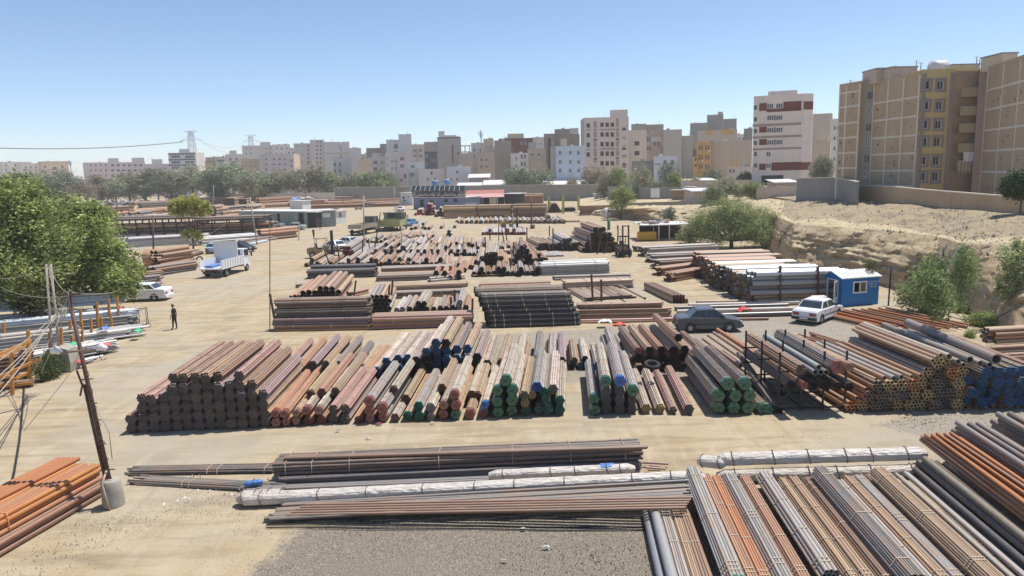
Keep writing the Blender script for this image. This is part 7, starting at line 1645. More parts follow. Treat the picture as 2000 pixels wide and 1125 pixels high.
heap(240,4.6,431,[1,2,2,3,3,3,2,3,3,2],2,.14,900,9,[C_PGREY,C_TAN],'',71,'end_blue'); heap(287,5,428,[2,3,2],2,.14,900,9,[C_RUST],'',72,'end_red'); heap(316,5,426,[2,3,2],2,.14,900,9,[C_RUST],'',73,'end_orange'); heap(406,4.6,424,[2,3,4,4,3,3,2],2,.14,860,9,[C_TAN],'',74,'end_blue'); heap(475,4.5,418,[2,3,3,2,3,3,2],2,.14,860,9,[C_TAN],'',75)
me=BJ.mesh('distant_pipe_bundles'); a_=me.attributes.new('t','FLOAT','FACE'); a_.data.foreach_set('value',BT); o=link('distant_pipe_bundles',me,color=C_TAN); o['kind'] ='stuff'
# one mass: small bundles of the distant rows
def tarp(px,py,w_,h_,dep,mat,label,seed):
    R=random.Random(seed); p=at(px,py); nx_,ny_=12,8; vs=[]
    for j in range(ny_):
        for i in range(nx_):
            u,v=i / (nx_ - 1),j / (ny_ - 1); z=h_*(math.sin(u*PI) ** .5) *(math.sin((v*.75 + .08) *PI) ** .6) *R.uniform(.7,1.05); vs.append(((u - .5) *w_ + R.uniform(-.2,.2),v*dep + R.uniform(-.2,.2),z))
    mb=MB(); mb.add(vs,[(j*nx_ + i,j*nx_ + i + 1,(j + 1) *nx_ + i + 1,(j + 1) *nx_ + i) for j in range(ny_ - 1) for i in range(nx_ - 1)],mat,False); o=mb.build('tarpaulin',None,p); tag(o,label,'tarpaulin')
tarp(693,393,8,3.0,8,M['bluecloth'],'biggest blue tarpaulin heaped over pipes in the far yard',1); tarp(655,393,6,1.6,6,M['bluecloth'],'flat blue tarpaulin left of the biggest one',2); tarp(567,393,6,1.7,6,M['bluecloth'],'blue tarpaulin left of the pale tan row',3); tarp(600,391,9,2.0,6,M['stone_b'],'grey white tarpaulin between the blue ones',4); tarp(736,388,7,1.6,6,M['metalroof'],'pale tarpaulin right of the biggest blue one',5)
o=tarp
# ================================================================ SHEDS AND OFFICES
def boxhouse(label,x0,x1,yb,yt,D,mat,wins=(),roofm=None,over=.3,name='cabin',cat='cabin',tilt=0,slope=.0,Y=None,zb=0):
    """wins: (px, py, wpx, hpx, kind)"""
    L=at(x0,yb,zb); R=at(x1,yb - tilt,zb)
    zt=dp(x0,yt,L.y).z; return_f=Facade((L.x,L.y),(R.x,R.y),zb); ws=[]
    for (px,py,w_,h_,k) in wins:ws.append(px_win(return_f,px,py,w_,h_,k))
    Hh=zt - zb; ws=[(u,max(z,.03),w_,min(h_,Hh - max(z,.03) - .05),k) for (u,z,w_,h_,k) in ws]
    root,f=building(label,(L.x,L.y),(R.x,R.y),zt,zb,D,mat,ws,name=name,cat=cat,parapet=0,recess=.1)
    mb=MB(); mb.box((-over,-over,Hh),(f.W + over,D + over,Hh + .18),roofm or M['metalroof']); mb.build('roof_sheet',root)
    return root,f
W_OFF=wallmat('grey_green_sheet_wall',(.27,.30,.27)); W_BG=wallmat('blue_grey_sheet_wall',(.20,.24,.34)); W_KI=wallmat('white_kiosk_wall',(.68,.68,.66))
boxhouse('long grey green site office with a pale flat roof',468,602,442,413,6,W_OFF,[(491,420,6,6,'brown'),(516,420,6,6,'brown'),(544,425,7,15,'hole'),(588,427,12,22,'hole'),(578,425,6,4,'glass')],tilt=-3,name='site_office')
r_,f_=boxhouse('grey green office with a white name board, right of the long one',618,656,444,413,6,W_OFF,[(622,429,6,26,'hole')],tilt=2,name='site_office')
u0,z1=f_.loc(630,417); u1,z0=f_.loc(645,424); mb=MB(); mb.box((u0,-.08,z0),(u1,-.01,z1),M['white']); mb.build('name_board',r_)
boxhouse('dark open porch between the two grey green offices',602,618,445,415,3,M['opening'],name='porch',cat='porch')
boxhouse('small white hut with a barred window at the end of the offices',657,677,438,413,4,W_KI,[(665,420,6,9,'glass')],tilt=2)
boxhouse('small white box cabin above the long office roof',567,591,410,393,4,W_KI,name='cabin'); boxhouse('white guard kiosk left of the blue grey office',783,806,401,377,4,W_KI,[(788,386,4,5,'hole'),(797,384,3,6,'glass'),(790,392,6,4,'glass')])
boxhouse('white kiosk before the back wall near the bright tree',1160,1182,398,379,4,W_KI,[(1165,386,4,7,'glass')],over=.5); boxhouse('flat grey hut with a pale end pillar under the far trees',522,562,387,340,9,W_GREY,[(531,362,8,4,'hole')],name='hut',cat='hut',Y=1)
# dark blue truck body with a printed side
p=at(723,388); q=at(757,387); o=empty('truck_body',p,(0,0,0),'dark blue covered truck body with blue and white printed side behind the far pipes','truck body'); Wd=q.x - p.x; hz=dp(723,368,p.y).z
mb=MB(); mb.box((0,0,.3),(Wd,5,hz),plain('navy_sheet',(.02,.025,.06),.5)); mb.build('cover',o); mb=MB(); mb.add([(Wd + .02,0,.3),(Wd + 3.4,3,.3),(Wd + 3.4,3,hz),(Wd + .02,0,hz)],[(0,1,2,3)],plain('blue_white_print',(.18,.28,.55),.5,var=.9,scale=1.2)); mb.build('printed_side',o); mb=MB(); mb.box((-.1,-.1,hz),(Wd + 2,5,hz + .15),M['metalroof']); mb.build('roof',o)
# blue grey office with sign and solar panels
r_,f_=boxhouse('blue grey office with a dark lettered sign and solar panels',808,909,409,386,9,W_BG,[(824,399,8,18,'hole'),(843,395,8,9,'brown'),(871,392,8,6,'hole'),(890,391,8,6,'hole')],name='office_building',cat='office',tilt=-1)
zb_=f_.loc(850,386)[1]; zt_=f_.loc(850,373)[1]
mb=MB(); mb.box((-.2,-.35,zb_ + .2),(f_.W + .2,.1,zt_),plain('sign_mottled_ground',(.20,.17,.14),.6,var=.6,scale=2)); sg=mb.build('sign_board',r_)
M['sign_red'] =plain('sign_dark_red',(.20,.03,.05),.5); M['sign_dark'] =plain('sign_near_black',(.025,.025,.05),.5); M['letter'] =plain('sign_white_letters',(.8,.8,.78),.5)
def capsule(cx,cz,a,b,y,mat,name,parent):
    mb=MB(); pts=[(cx + (a - b) *(1 if math.cos(t) > 0 else -1) *(abs(math.cos(t)) > .02) + b*math.cos(t) *1.5,y,cz + b*math.sin(t)) for t in np.linspace(0,6.2832,29)[:-1]]; mb.add(pts,[tuple(range(len(pts)))],mat); return mb.build(name,parent)
cz=(zb_ + zt_) / 2 + .1; W_=f_.W
mb=MB(); mb.box((W_*.22,-.37,cz - .9),(W_*.78,-.355,cz + .9),M['sign_red']); mb.build('sign_ornament',r_)
capsule(W_*.5,cz,W_*.40,.72,-.38,M['sign_dark'],'sign_cartouche',r_)
def text(s,loc,rot,size,mat,parent,name='lettering',sx=1.0,ext=.004):
    cu=bpy.data.curves.new(name,'FONT'); cu.body=s; cu.size=size; cu.align_x='CENTER'; cu.align_y='CENTER'; cu.extrude=ext; cu.materials.append(mat)
    o=link(name,cu); bpy.context.view_layer.update(); me=bpy.data.meshes.new_from_object(o.evaluated_get(bpy.context.evaluated_depsgraph_get())); bpy.data.objects.remove(o); o=link(name,me,None,parent,loc,rot); o.scale=(sx,1,1); return o
text('\ufe91\ufe8e\ufeb3\ufee2\ufe97\ufeed \ufeb3\ufe8e\ufea7\ufe98\ufee4\ufe8e\ufee7\ufef0 \ufe97\ufe8e\ufea9 \ufedf\ufeee\ufedf\ufeea \ufeb3\ufe8e\ufea7\ufe98\ufee4\ufe8e\ufee7\ufef0 \ufe81\ufeed\ufee7\ufeea'[::-1],(W_*.5,-.40,cz - .1),(PI / 2,0,0),1.15,M['letter'],r_,sx=1.15)
for i in range(11):
    x0=-.3 + i*(W_ + .6) / 11; mb=MB(); w_=(W_ + .6) / 11 - .12; z0=zt_ + .05
    mb.add([(x0,-.6,z0),(x0 + w_,-.6,z0),(x0 + w_ - 1.0,1.2,z0 + 1.4),(x0 - 1.0,1.2,z0 + 1.4),(x0,-.52,z0 - .06),(x0 + w_,-.52,z0 - .06),(x0 + w_ - 1.0,1.28,z0 + 1.34),(x0 - 1.0,1.28,z0 + 1.34)],[(0,1,2,3),(7,6,5,4),(0,4,5,1),(1,5,6,2),(2,6,7,3),(3,7,4,0)],plain('solar_cell_glass',(.02,.03,.035),.45,var=.3,spec=.25)); mb.build('solar_panel',r_)
    mb=MB(); mb.bar((x0 - .06,-.62,z0),(x0 - 1.06,1.2,z0 + 1.42),.06,M['white']); mb.build('panel_rail',r_)
for i,px in enumerate((850,873)):
    p=dp(px,363 - i*2,222); mb=MB(); mb.tube([(0,0,0),(0,0,1.5)],[.8,.95],M['blue_tank'],12); mb.tube([(0,0,1.5),(0,0,1.65)],[1.0,.9],M['white'],12); o=mb.build('water_tank',None,p); tag(o,['left blue water tank behind the solar panels','right blue water tank behind the solar panels'][i],'tank')
# red roofed canopy
a=at(909,408); b=at(985,407); Wd=b.x - a.x; o=empty('canopy',a,(0,0,0),'open canopy with a faded red sheet roof right of the blue grey office','canopy'); z0=dp(909,386,a.y).z; z1=dp(909,372,a.y + 9).z
for (ya,yb_,za,zb2,mt_) in ((-.5,4.2,z0,(z0 + z1) / 2,plain('faded_red_roof',(.55,.30,.27),.6,dirt=.3)),(4.2,9,(z0 + z1) / 2 + .02,z1,plain('darker_red_roof',(.38,.12,.10),.6,dirt=.2))):
    mb=MB(); mb.add([(0,ya,za),(Wd,ya,za),(Wd,yb_,zb2),(0,yb_,zb2),(0,ya,za - .15),(Wd,ya,za - .15),(Wd,yb_,zb2 - .15),(0,yb_,zb2 - .15)],[(0,1,2,3),(7,6,5,4),(0,4,5,1),(1,5,6,2),(2,6,7,3),(3,7,4,0)],mt_); mb.build('roof_sheet',o)
for i in range(6):mb=MB(); mb.box((i*Wd / 5 - .08,0,0),(i*Wd / 5 + .08,.16,z0 - .15),M['blackiron']); mb.build('post',o)
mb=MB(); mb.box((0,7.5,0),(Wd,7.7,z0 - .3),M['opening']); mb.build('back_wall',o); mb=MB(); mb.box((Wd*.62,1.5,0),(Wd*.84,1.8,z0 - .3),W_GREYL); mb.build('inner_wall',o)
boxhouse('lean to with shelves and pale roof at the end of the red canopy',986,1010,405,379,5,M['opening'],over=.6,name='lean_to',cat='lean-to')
def slabroof(label,x0,x1,y0,y1,Y,D=14,mat='metalroof',zb=0):
    a=dp(x0,y1,Y); b=dp(x1,y1,Y); c=dp(x0,y0,Y + D); W_=b.x - a.x; o=empty('warehouse',(a.x,Y,zb),(0,0,0),label,'warehouse'); h0=a.z - zb; h1=c.z - zb; mb=MB(); mb.box((0,0.01,0),(W_,D,h0),W_BROWN); mb.build('wall',o)
    mb=MB(); mb.add([(-.5,-.5,h0),(W_ + .5,-.5,h0),(W_ + .5,D,h1),(-.5,D,h1),(-.5,-.5,h0 - .2),(W_ + .5,-.5,h0 - .2)],[(0,1,2,3),(4,5,1,0),(0,3,4),(1,5,2)],M[mat]); mb.build('roof',o)
slabroof('warehouse with a bright white roof behind the back wall',1062,1156,342,361,288,26); slabroof('low white roofed shed left of the broad dark green tree',945,1000,352,361,284,14); slabroof('white roofed shed behind the solar panels',893,938,357,365,282,12)
slabroof('white curved roof structure over the red canopy',916,955,340,347,300,8)
slabroof('low pale roofed hut above the olive trees right of centre',1376,1400,347,353,190,8,zb=2); slabroof('brown roofed hut beside the scrap yard',1355,1405,367,373,150,8,zb=2.6); slabroof('white container roof at the foot of the white tower',1515,1555,350,356,150,5,zb=3.6)
boxhouse('ochre wall piece among the shrubs',1443,1484,388,362,.4,W_OCHRE,name='wall',cat='wall',zb=3.2,over=.05)
# scrap yard dark gate and crates
boxhouse('dark gateway in the scrap yard wall',1338,1352,392,366,2,M['opening'],name='gateway',cat='gateway',zb=2.9); boxhouse('brown timber hut in the scrap yard wall',1312,1336,392,372,2,M['wood'],name='hut',cat='hut',zb=2.8)
p=at(1271,392,2.6); mb=MB(); mb.box((0,0,.7),(2.1,.15,2.9),M['white']); mb.box((.1,0,0),(.3,.15,.7),M['wood']); mb.box((1.8,0,0),(2,.15,.7),M['wood']); tag(mb.build('white_board',None,p),'white board standing on the scrap yard path','board')
# open workshop shed, yellow crate
a=at(1286,470); o=empty('workshop_shed',a,(0,0,0),'open shed with a junk covered pale roof left of the big spreading tree','shed')
for (x,y) in ((0,0),(1.5,0),(4.2,0),(0,4),(4.2,4)):mb=MB(); mb.box((x,y,0),(x + .12,y + .12,2.2),M['whiteframe']); mb.build('post',o)
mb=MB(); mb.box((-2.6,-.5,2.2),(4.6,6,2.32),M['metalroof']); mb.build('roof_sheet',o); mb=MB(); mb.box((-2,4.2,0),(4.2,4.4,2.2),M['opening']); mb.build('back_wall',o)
R_=random.Random(4)
for i in range(16):
    mb=MB(); x,y=R_.uniform(-2.4,4),R_.uniform(-.3,5); mb.box((0,0,0),(R_.uniform(.3,1.6),R_.uniform(.2,1),R_.uniform(.05,.3)),R_.choice([M['wood'],M['metalroof'],M['stone_b'],M['rebar'],M['bluecloth']])); j=mb.build('junk_piece',None,a + Vector((x,y,2.33)),(0,0,R_.uniform(0,3))); tag(j,'flat piece of junk, %s of those on the workshop shed roof' % ORD[i],'junk','junk on the shed roof')
a=at(1247,471); mb=MB(); mb.box((0,0,.1),(2.55,1.4,1.25),plain('yellow_box_paint',(.60,.36,.03),.5,dirt=.2)); o=empty('metal_container',a,(0,0,0),'yellow metal container with ribbed side left of the open shed','container'); mb.build('body',o)
for z in (.15,.45,.8,1.18):mb=MB(); mb.box((-.03,-.05,z),(2.58,-.003,z + .08),plain('yellow_box_paint',(.6,.36,.03))); mb.build('rib',o)
def cylp(px,yb,yt,r,mat,label,name,cat):p=at(px,yb); q=dp(px,yt,p.y); mb=MB(); mb.tube([(0,0,0),(0,0,q.z)],r,M[mat],14); o=mb.build(name,None,p); tag(o,label,cat)
M['greenp'] =plain('green_painted_steel',(.05,.17,.06),.5); cylp(1189,449,426,.26,'greenp','thick green upright pipe left of the open shed','green_pillar','pillar'); cylp(1183,427,406,.34,'metalroof','pale square pillar by the silver pickup','pale_pillar','pillar')
for i,(px,yb,r) in enumerate(((1262,434,.7),(1274,433,.6),(1040,447,.5),(755,420,.9),(700,410,1.1))):
    mb=MB()
    for k in range(9):aa=R_.uniform(0,3); mb.bar((-r*math.cos(aa),-r*math.sin(aa) *.5,R_.uniform(0,.5)),(r*math.cos(aa),r*math.sin(aa) *.5,R_.uniform(.1,.8)),.16,M['rebar'] if i < 4 else M['wood'])
    tag(mb.build('scrap_heap',None,at(px,yb)),'%s heap of rusty scrap, counted from the bush on the dry slope' % ORD[i],'scrap heap')

# ================================================================ BLUE CABIN
M['cabin_blue'] =plain('cabin_blue_paint',(.005,.17,.46),.4,var=.12,scale=1.2,dirt=.03)
cl=at(1643,599); crr=at(1727,594); yaw=math.radians(14)
Wc=3.15; Dc=2.3; o=empty('site_cabin',cl,(0,0,yaw),'bright blue site cabin with white roof and open white door','cabin'); hc=2.05; hp=2.42
mb=MB(); B_=M['cabin_blue']
wx0,wx1,wz0,wz1=.95,2.05,.95,1.75
for (a0,a1,b0,b1) in ((0,wx0,0,hc),(wx1,Wc,0,hc),(wx0,wx1,0,wz0),(wx0,wx1,wz1,hc)):mb.add([(a0,0,b0),(a1,0,b0),(a1,0,b1),(a0,0,b1)],[(0,1,2,3)],B_)
mb.add([(Wc,0,0),(Wc,Dc,0),(Wc,Dc,hc),(Wc,Dc / 2,hp),(Wc,0,hc)],[(0,1,2,3,4)],B_); mb.add([(0,Dc,0),(Wc,Dc,0),(Wc,Dc,hc),(0,Dc,hc)],[(3,2,1,0)],B_)
dy0,dy1,dz=.45,1.55,1.85
mb.add([(0,0,0),(0,dy0,0),(0,dy0,hc),(0,0,hc)],[(3,2,1,0)],B_); mb.add([(0,dy1,0),(0,Dc,0),(0,Dc,hc),(0,dy1,hc)],[(3,2,1,0)],B_); mb.add([(0,dy0,dz),(0,dy1,dz),(0,dy1,hc),(0,dy0,hc)],[(3,2,1,0)],B_); mb.add([(0,0,hc),(0,Dc,hc),(0,Dc / 2,hp)],[(2,1,0)],B_)
mb.add([(.02,.02,.05),(Wc - .02,.02,.05),(Wc - .02,Dc - .02,.05),(.02,Dc - .02,.05)],[(0,1,2,3)],M['wood']); mb.add([(.05,Dc - .06,0),(Wc - .05,Dc - .06,0),(Wc - .05,Dc - .06,hc),(.05,Dc - .06,hc)],[(0,1,2,3)],M['opening']); mb.build('wall',o)
for sg,nm in ((0,'near'),(1,'far')):
    mb=MB(); y0=-.12 if sg == 0 else Dc + .12; z0=hc - .03; mb.add([(-.12,y0,z0),(Wc + .14,y0,z0),(Wc + .14,Dc / 2,hp + .02),(-.12,Dc / 2,hp + .02),(-.12,y0,z0 + .07),(Wc + .14,y0,z0 + .07),(Wc + .14,Dc / 2,hp + .09),(-.12,Dc / 2,hp + .09)],[(3,2,1,0),(4,5,6,7),(0,1,5,4),(1,2,6,5),(2,3,7,6),(3,0,4,7)] if sg == 0 else [(0,1,2,3),(7,6,5,4),(4,5,1,0),(5,6,2,1),(6,7,3,2),(7,4,0,3)],M['metalroof']); rf=mb.build('roof_sheet',o)
    for k in range(1,9):
        m2=MB(); x=k*Wc / 9; m2.bar((x,y0,z0 + .08),(x,Dc / 2,hp + .10),.035,M['metalroof']); m2.build('rib',rf)
wm=MB()
for lo,hi in (((wx0 - .04,-.05,wz0 - .04),(wx1 + .04,.03,wz0 + .06)),((wx0 - .04,-.05,wz1 - .06),(wx1 + .04,.03,wz1 + .04)),((wx0 - .04,-.05,wz0 + .06),(wx0 + .05,.03,wz1 - .06)),((wx1 - .05,-.05,wz0 + .06),(wx1 + .04,.03,wz1 - .06)),((1.47,-.045,wz0 + .06),(1.54,.03,wz1 - .06))):wm.box(lo,hi,M['whiteframe'])
wn=wm.build('window',o); g=MB(); g.box((1.54,0,wz0 + .06),(wx1 - .05,.015,wz1 - .06),plain('curtained_glass',(.16,.14,.08),.2)); g.build('pane',wn)
dm=MB(); dm.box((-.06,dy0 - .06,0),(.02,dy0,dz + .05),M['whiteframe']); dm.box((-.06,dy1,0),(.02,dy1 + .06,dz + .05),M['whiteframe']); dm.box((-.06,dy0,dz),(.02,dy1,dz + .06),M['whiteframe']); dm.build('door_frame',o)
dl=MB()
for lo,hi in (((0,0,0),(.75,.04,.65)),((0,0,.65),(.09,.04,dz)),((.66,0,.65),(.75,.04,dz)),((.33,0,.65),(.42,.04,dz)),((.09,0,dz - .1),(.33,.04,dz)),((.42,0,dz - .1),(.66,.04,dz))):dl.box(lo,hi,M['whiteframe'])
dd_=dl.build('door',o,(-.06,dy0 - .02,.05),(0,0,math.radians(214))); g=MB(); g.box((.09,.01,.65),(.66,.03,dz - .1),M['glass']); g.build('pane',dd_)
t1=['\ufeb3\ufe8e\ufeb3\ufe8e\ufee5 \ufedb\ufe8e\ufee7\ufedc\ufeb2'[::-1],'\u06f5\u06f5\u06f2\u06f2-\u06f0\u06f0\u06f1\u06f2','\u06f0\u06f9\u06f1\u06f2\u06f1\u06f0\u06f5\u06f3']
for i,s_ in enumerate(t1):
    text(s_,(2.62,-.012,1.72 - i*.2),(PI / 2,0,0),.2,M['letter'],o); text(s_,(-.012,1.95,1.72 - i*.2),(PI / 2,0,-PI / 2),.16,M['letter'],o)
mb=MB(); mb.box((0,0,0),(.9,.6,.85),M['stone_b']); mb.box((-.02,-.02,.85),(.92,.62,.9),M['metalroof']); tag(mb.build('metal_cabinet',None,at(1590,604)),'grey metal cabinet standing left of the blue cabin','cabinet')
# ================================================================ VEHICLES
def carpaint(name,col,rough=.25,metal=.0):
    return plain(name,col,rough,metal,var=.04,scale=1.5,spec=.6,dirt=.08)
def wheel(parent,x,y,r,w_=.2,side=1):
    mb=MB(); n=18; pr=[(-w_ / 2,r*.8),(-w_ / 2 + .03,r),(w_ / 2 - .03,r),(w_ / 2,r*.8),(w_ / 2,r*.6),(w_ / 2 - .04,r*.58)]; vs=[]
    for (yy,rr) in pr:vs += [(rr*math.cos(2*PI*k / n),yy*side,rr*math.sin(2*PI*k / n)) for k in range(n)]
    fs=[(a*n + k,a*n + (k + 1) % n,(a + 1) *n + (k + 1) % n,(a + 1) *n + k) for a in range(len(pr) - 1) for k in range(n)] + [tuple(range(n))]
    mb.add(vs,fs if side < 0 else [f[::-1] for f in fs],M['rubber'],True); t=mb.build('wheel',parent,(x,y,r))
    mb=MB(); q=[(r*.58*math.cos(2*PI*k / n),(w_ / 2 - .035) *side,r*.58*math.sin(2*PI*k / n)) for k in range(n)] + [(0,(w_ / 2 - .07) *side,0)]
    mb.add(q,[((k + 1) % n,k,n) if side > 0 else (k,(k + 1) % n,n) for k in range(n)],M['rim']); rm=mb.build('rim',t)
    mb=MB()
    for k in range(5):a=k*2*PI / 5; mb.bar((0,(w_ / 2 - .02) *side,0),(r*.55*math.cos(a),(w_ / 2 - .03) *side,r*.55*math.sin(a)),.06,M['rim'])
    mb.add([(.12*r*3*math.cos(t_),(w_ / 2 - .06) *side,.36*r*math.sin(t_)) for t_ in np.linspace(0,6.28,12)[:-1]],[tuple(range(11))],M['black_plastic']); mb.build('spokes',t)
    return t
def saloon(pos,yaw,paint,label,L=4.3,W=1.68,Hh=1.4,low='black_plastic',detail=True,wb=2.6,hatch=False,group=None,modern=False):
    o=empty('parked_car',pos,(0,0,yaw),label,'car',group); h=L / 2; r=.31
    cowl,deck=.28*L*.82,-.30*L
    zb,zd,zh=.24,(.93 if not modern else 1.0) *Hh / 1.4,.80*Hh / 1.4
    prof=[(-h + .05,zb),(-h,.45),(-h + .02,zd - .12),(-h + .12,zd - .02),(deck - .25 if not hatch else -h + .18,zd + .02),(deck,zd + .03),(0,zd),(cowl*.9,zd),(h - .5,zh),(h - .12,zh - .08),(h,.5),(h - .05,zb)]
    mb=MB(); P_=M[paint] if paint in M else paint
    ys=[(-W / 2,.90),(-W / 2 + .03,.965),(-W / 2 + .12,1.0),(W / 2 - .12,1.0),(W / 2 - .03,.965),(W / 2,.90)]; vs=[]
    for (y,k) in ys:
        for (x,z) in prof:zz=zb + (z - zb) *k if z > .5 else z; vs.append((x*(1 - (1 - k) *.25),y,zz))
    n=len(prof); fs=[(i*n + j,i*n + (j + 1) % n,(i + 1) *n + (j + 1) % n,(i + 1) *n + j) for i in range(len(ys) - 1) for j in range(n)] + [tuple(range(n - 1,-1,-1)),tuple(5*n + j for j in range(n))]
    mb.add(vs,fs,P_,False)
    # greenhouse frame: roof and pillars
    a0,a1,b0,b1=(deck - .05,deck + .42,cowl*.30,cowl*1.02) if not hatch else (-h + .2,-h + .55,cowl*.18,cowl*.95)
    wi,wo=W / 2 - .19,W / 2 - .06; zr=Hh
    rf=[(a1,-wi,zr - .02),(b0,-wi,zr),(b0,wi,zr),(a1,wi,zr - .02)]; bt=[(a0,-wo,zd),(b1,-wo,zd),(b1,wo,zd),(a0,wo,zd)]
    mb.add([(a1 - .03,-wi - .02,zr - .07),(b0 + .06,-wi - .02,zr - .06),(b0 + .06,wi + .02,zr - .06),(a1 - .03,wi + .02,zr - .07)] + [(x,y*.93,z + .03) for x,y,z in rf],[(0,1,5,4),(1,2,6,5),(2,3,7,6),(3,0,4,7),(4,5,6,7)],P_,False)
    for s_ in (-1,1):
        for (pa_,pb_) in (((a0,zd),(a1,zr - .05)),((b1,zd),(b0 + .05,zr - .05)),(((a0 + b1) / 2 - .1,zd),((a1 + b0) / 2 - .05,zr - .04))):mb.bar((pa_[0],s_*wo,pa_[1] - .02),(pb_[0],s_*wi,pb_[1]),.07,P_)
    mb.build('body',o)
    g=MB(); e=.015
    g.add([(a0 + .05,-wo + .01,zd + .02),(b1 - .05,-wo + .01,zd + .02),(b0 + .02,-wi - .0,zr - .07),(a1,-wi - .0,zr - .07)],[(0,1,2,3)],M['carglass']); g.add([(a0 + .05,wo - .01,zd + .02),(b1 - .05,wo - .01,zd + .02),(b0 + .02,wi,zr - .07),(a1,wi,zr - .07)],[(3,2,1,0)],M['carglass']); g.build('side_windows',o)
    g=MB(); g.add([(b1,-wo + .05,zd + .01),(b1,wo - .05,zd + .01),(b0 + .05,wi - .03,zr - .06),(b0 + .05,-wi + .03,zr - .06)],[(0,1,2,3)],M['carglass']); g.build('windscreen',o)
    g=MB(); g.add([(a0,-wo + .05,zd + .01),(a0,wo - .05,zd + .01),(a1 - .02,wi - .03,zr - .06),(a1 - .02,-wi + .03,zr - .06)],[(3,2,1,0)],M['carglass']); g.build('rear_window',o)
    if detail:
        for s_ in (-1,1):
            l=MB(); l.box((-h - .015,s_*(W / 2 - .3) - .2,.58),(-h + .08,s_*(W / 2 - .3) + .2,.76),M['taillight']); l.build('tail_light',o)
            l=MB(); l.box((h - .1,s_*(W / 2 - .28) - .19,.52),(h + .01,s_*(W / 2 - .28) + .19,.66),M['headlight']); l.build('headlight',o)
            l=MB(); l.box((b1 - .25,s_*(W / 2 + .02) - .07,zd - .02),(b1 - .1,s_*(W / 2 + .02) + .07,zd + .11),M[low]); l.build('mirror',o)
            l=MB(); l.box((-h + .7,s_*(W / 2 + .003) - .008,.5),(h - .7,s_*(W / 2 + .003) + .008,.56),M[low] if not modern else P_); l.build('side_trim',o)
            l=MB()
            for x in ((a0 + b1) / 2 + .1,(a0 + b1) / 2 - .75):l.box((x - .1,s_*W / 2 - .02,zd - .17),(x + .06,s_*W / 2 + .02,zd - .13),M[low] if not modern else M['rim'])
            l.build('door_handle',o)
        for x in (-h,h):
            l=MB(); l.box((x - .07,-W / 2 + .02,.30),(x + .07,W / 2 - .02,.47),M[low] if not modern else P_); l.build('bumper',o)
        l=MB(); l.box((-h - .085,-.26,.36),(-h - .072,.26,.46),M['white']); l.build('number_plate',o)
    for x in (-wb / 2 - .05,wb / 2 + .02):
        for s_ in (-1,1):
            if detail:a=MB(); a.add([(x + .37*math.cos(t),s_*(W / 2 + .004),.3 + .37*math.sin(t)) for t in np.linspace(-.2,3.34,14)],[tuple(range(14)) if s_ < 0 else tuple(range(13,-1,-1))],M['black_plastic']); a.build('wheel_arch',o)
            wheel(o,x,s_*(W / 2 - .09),r,.19,s_)
    return o
M['car_white'] =carpaint('car_white_paint',(.74,.75,.76)); M['car_grey'] =carpaint('car_grey_paint',(.085,.095,.11),.3,.2); M['car_silver'] =carpaint('car_silver_paint',(.42,.44,.46),.3,.3); M['car_dark'] =carpaint('car_dark_paint',(.02,.035,.045)); M['car_green'] =carpaint('car_pale_green_paint',(.48,.56,.50)); M['car_blue'] =carpaint('car_sky_blue_paint',(.09,.30,.55)); M['car_lblue'] =carpaint('car_ice_blue_paint',(.35,.55,.66))
saloon(at(279,586),PI + .05,'car_white','modern white saloon parked at the end of the silver pipe racks',L=4.65,W=1.78,Hh=1.47,modern=True)
saloon(at(1381,644),-.03,'car_grey','dark grey boxy saloon parked beside the orange pipe pile',L=4.05,W=1.62,Hh=1.44,wb=2.35)
wa,wb_=at(1599,634),at(1640,618); dd=(wb_ - wa).normalized(); mid=(wa + wb_) / 2 + Vector((-dd.y,dd.x,0)) *.78
saloon(mid,math.atan2(dd.y,dd.x),'car_white','older white saloon with dark bumpers seen from behind by the blue cabin',L=4.4,W=1.7,Hh=1.42,wb=2.67)
saloon(at(472,491),-.35,'car_dark','dark green hatchback behind the white truck',L=4.0,hatch=True); saloon(at(575,449),PI,'car_green','pale green white saloon in front of the long office',L=4.5); saloon(at(534,446),PI,'car_silver','silver grey saloon left of the pale green one',L=4.5)
saloon(at(655,489),2.4,'car_white','white car behind the tan forklift, lower of two'); saloon(at(680,481),2.6,'car_white','white car right of the tan forklift, upper of two'); saloon(at(781,413),1.9,'car_white','white car left of the red tipped far heap')
saloon(at(801,441),-1.9,'car_blue','sky blue old saloon between the trucks and the far heap',L=4.4); saloon(at(421,493),PI / 2 + .1,'car_lblue','ice blue small car hidden behind the truck board',L=3.8,hatch=True)
for i in range(17):
    px=188 + i*8.5 + (i % 3) *2; saloon(at(px,399 + (i % 2) *4 - i*.2),random.choice([0,PI,.5]),['car_white','car_silver','car_white','car_dark'][i % 4],'%s car from the left in the distant car park' % ORD[i],detail=False,group='cars in the distant car park')
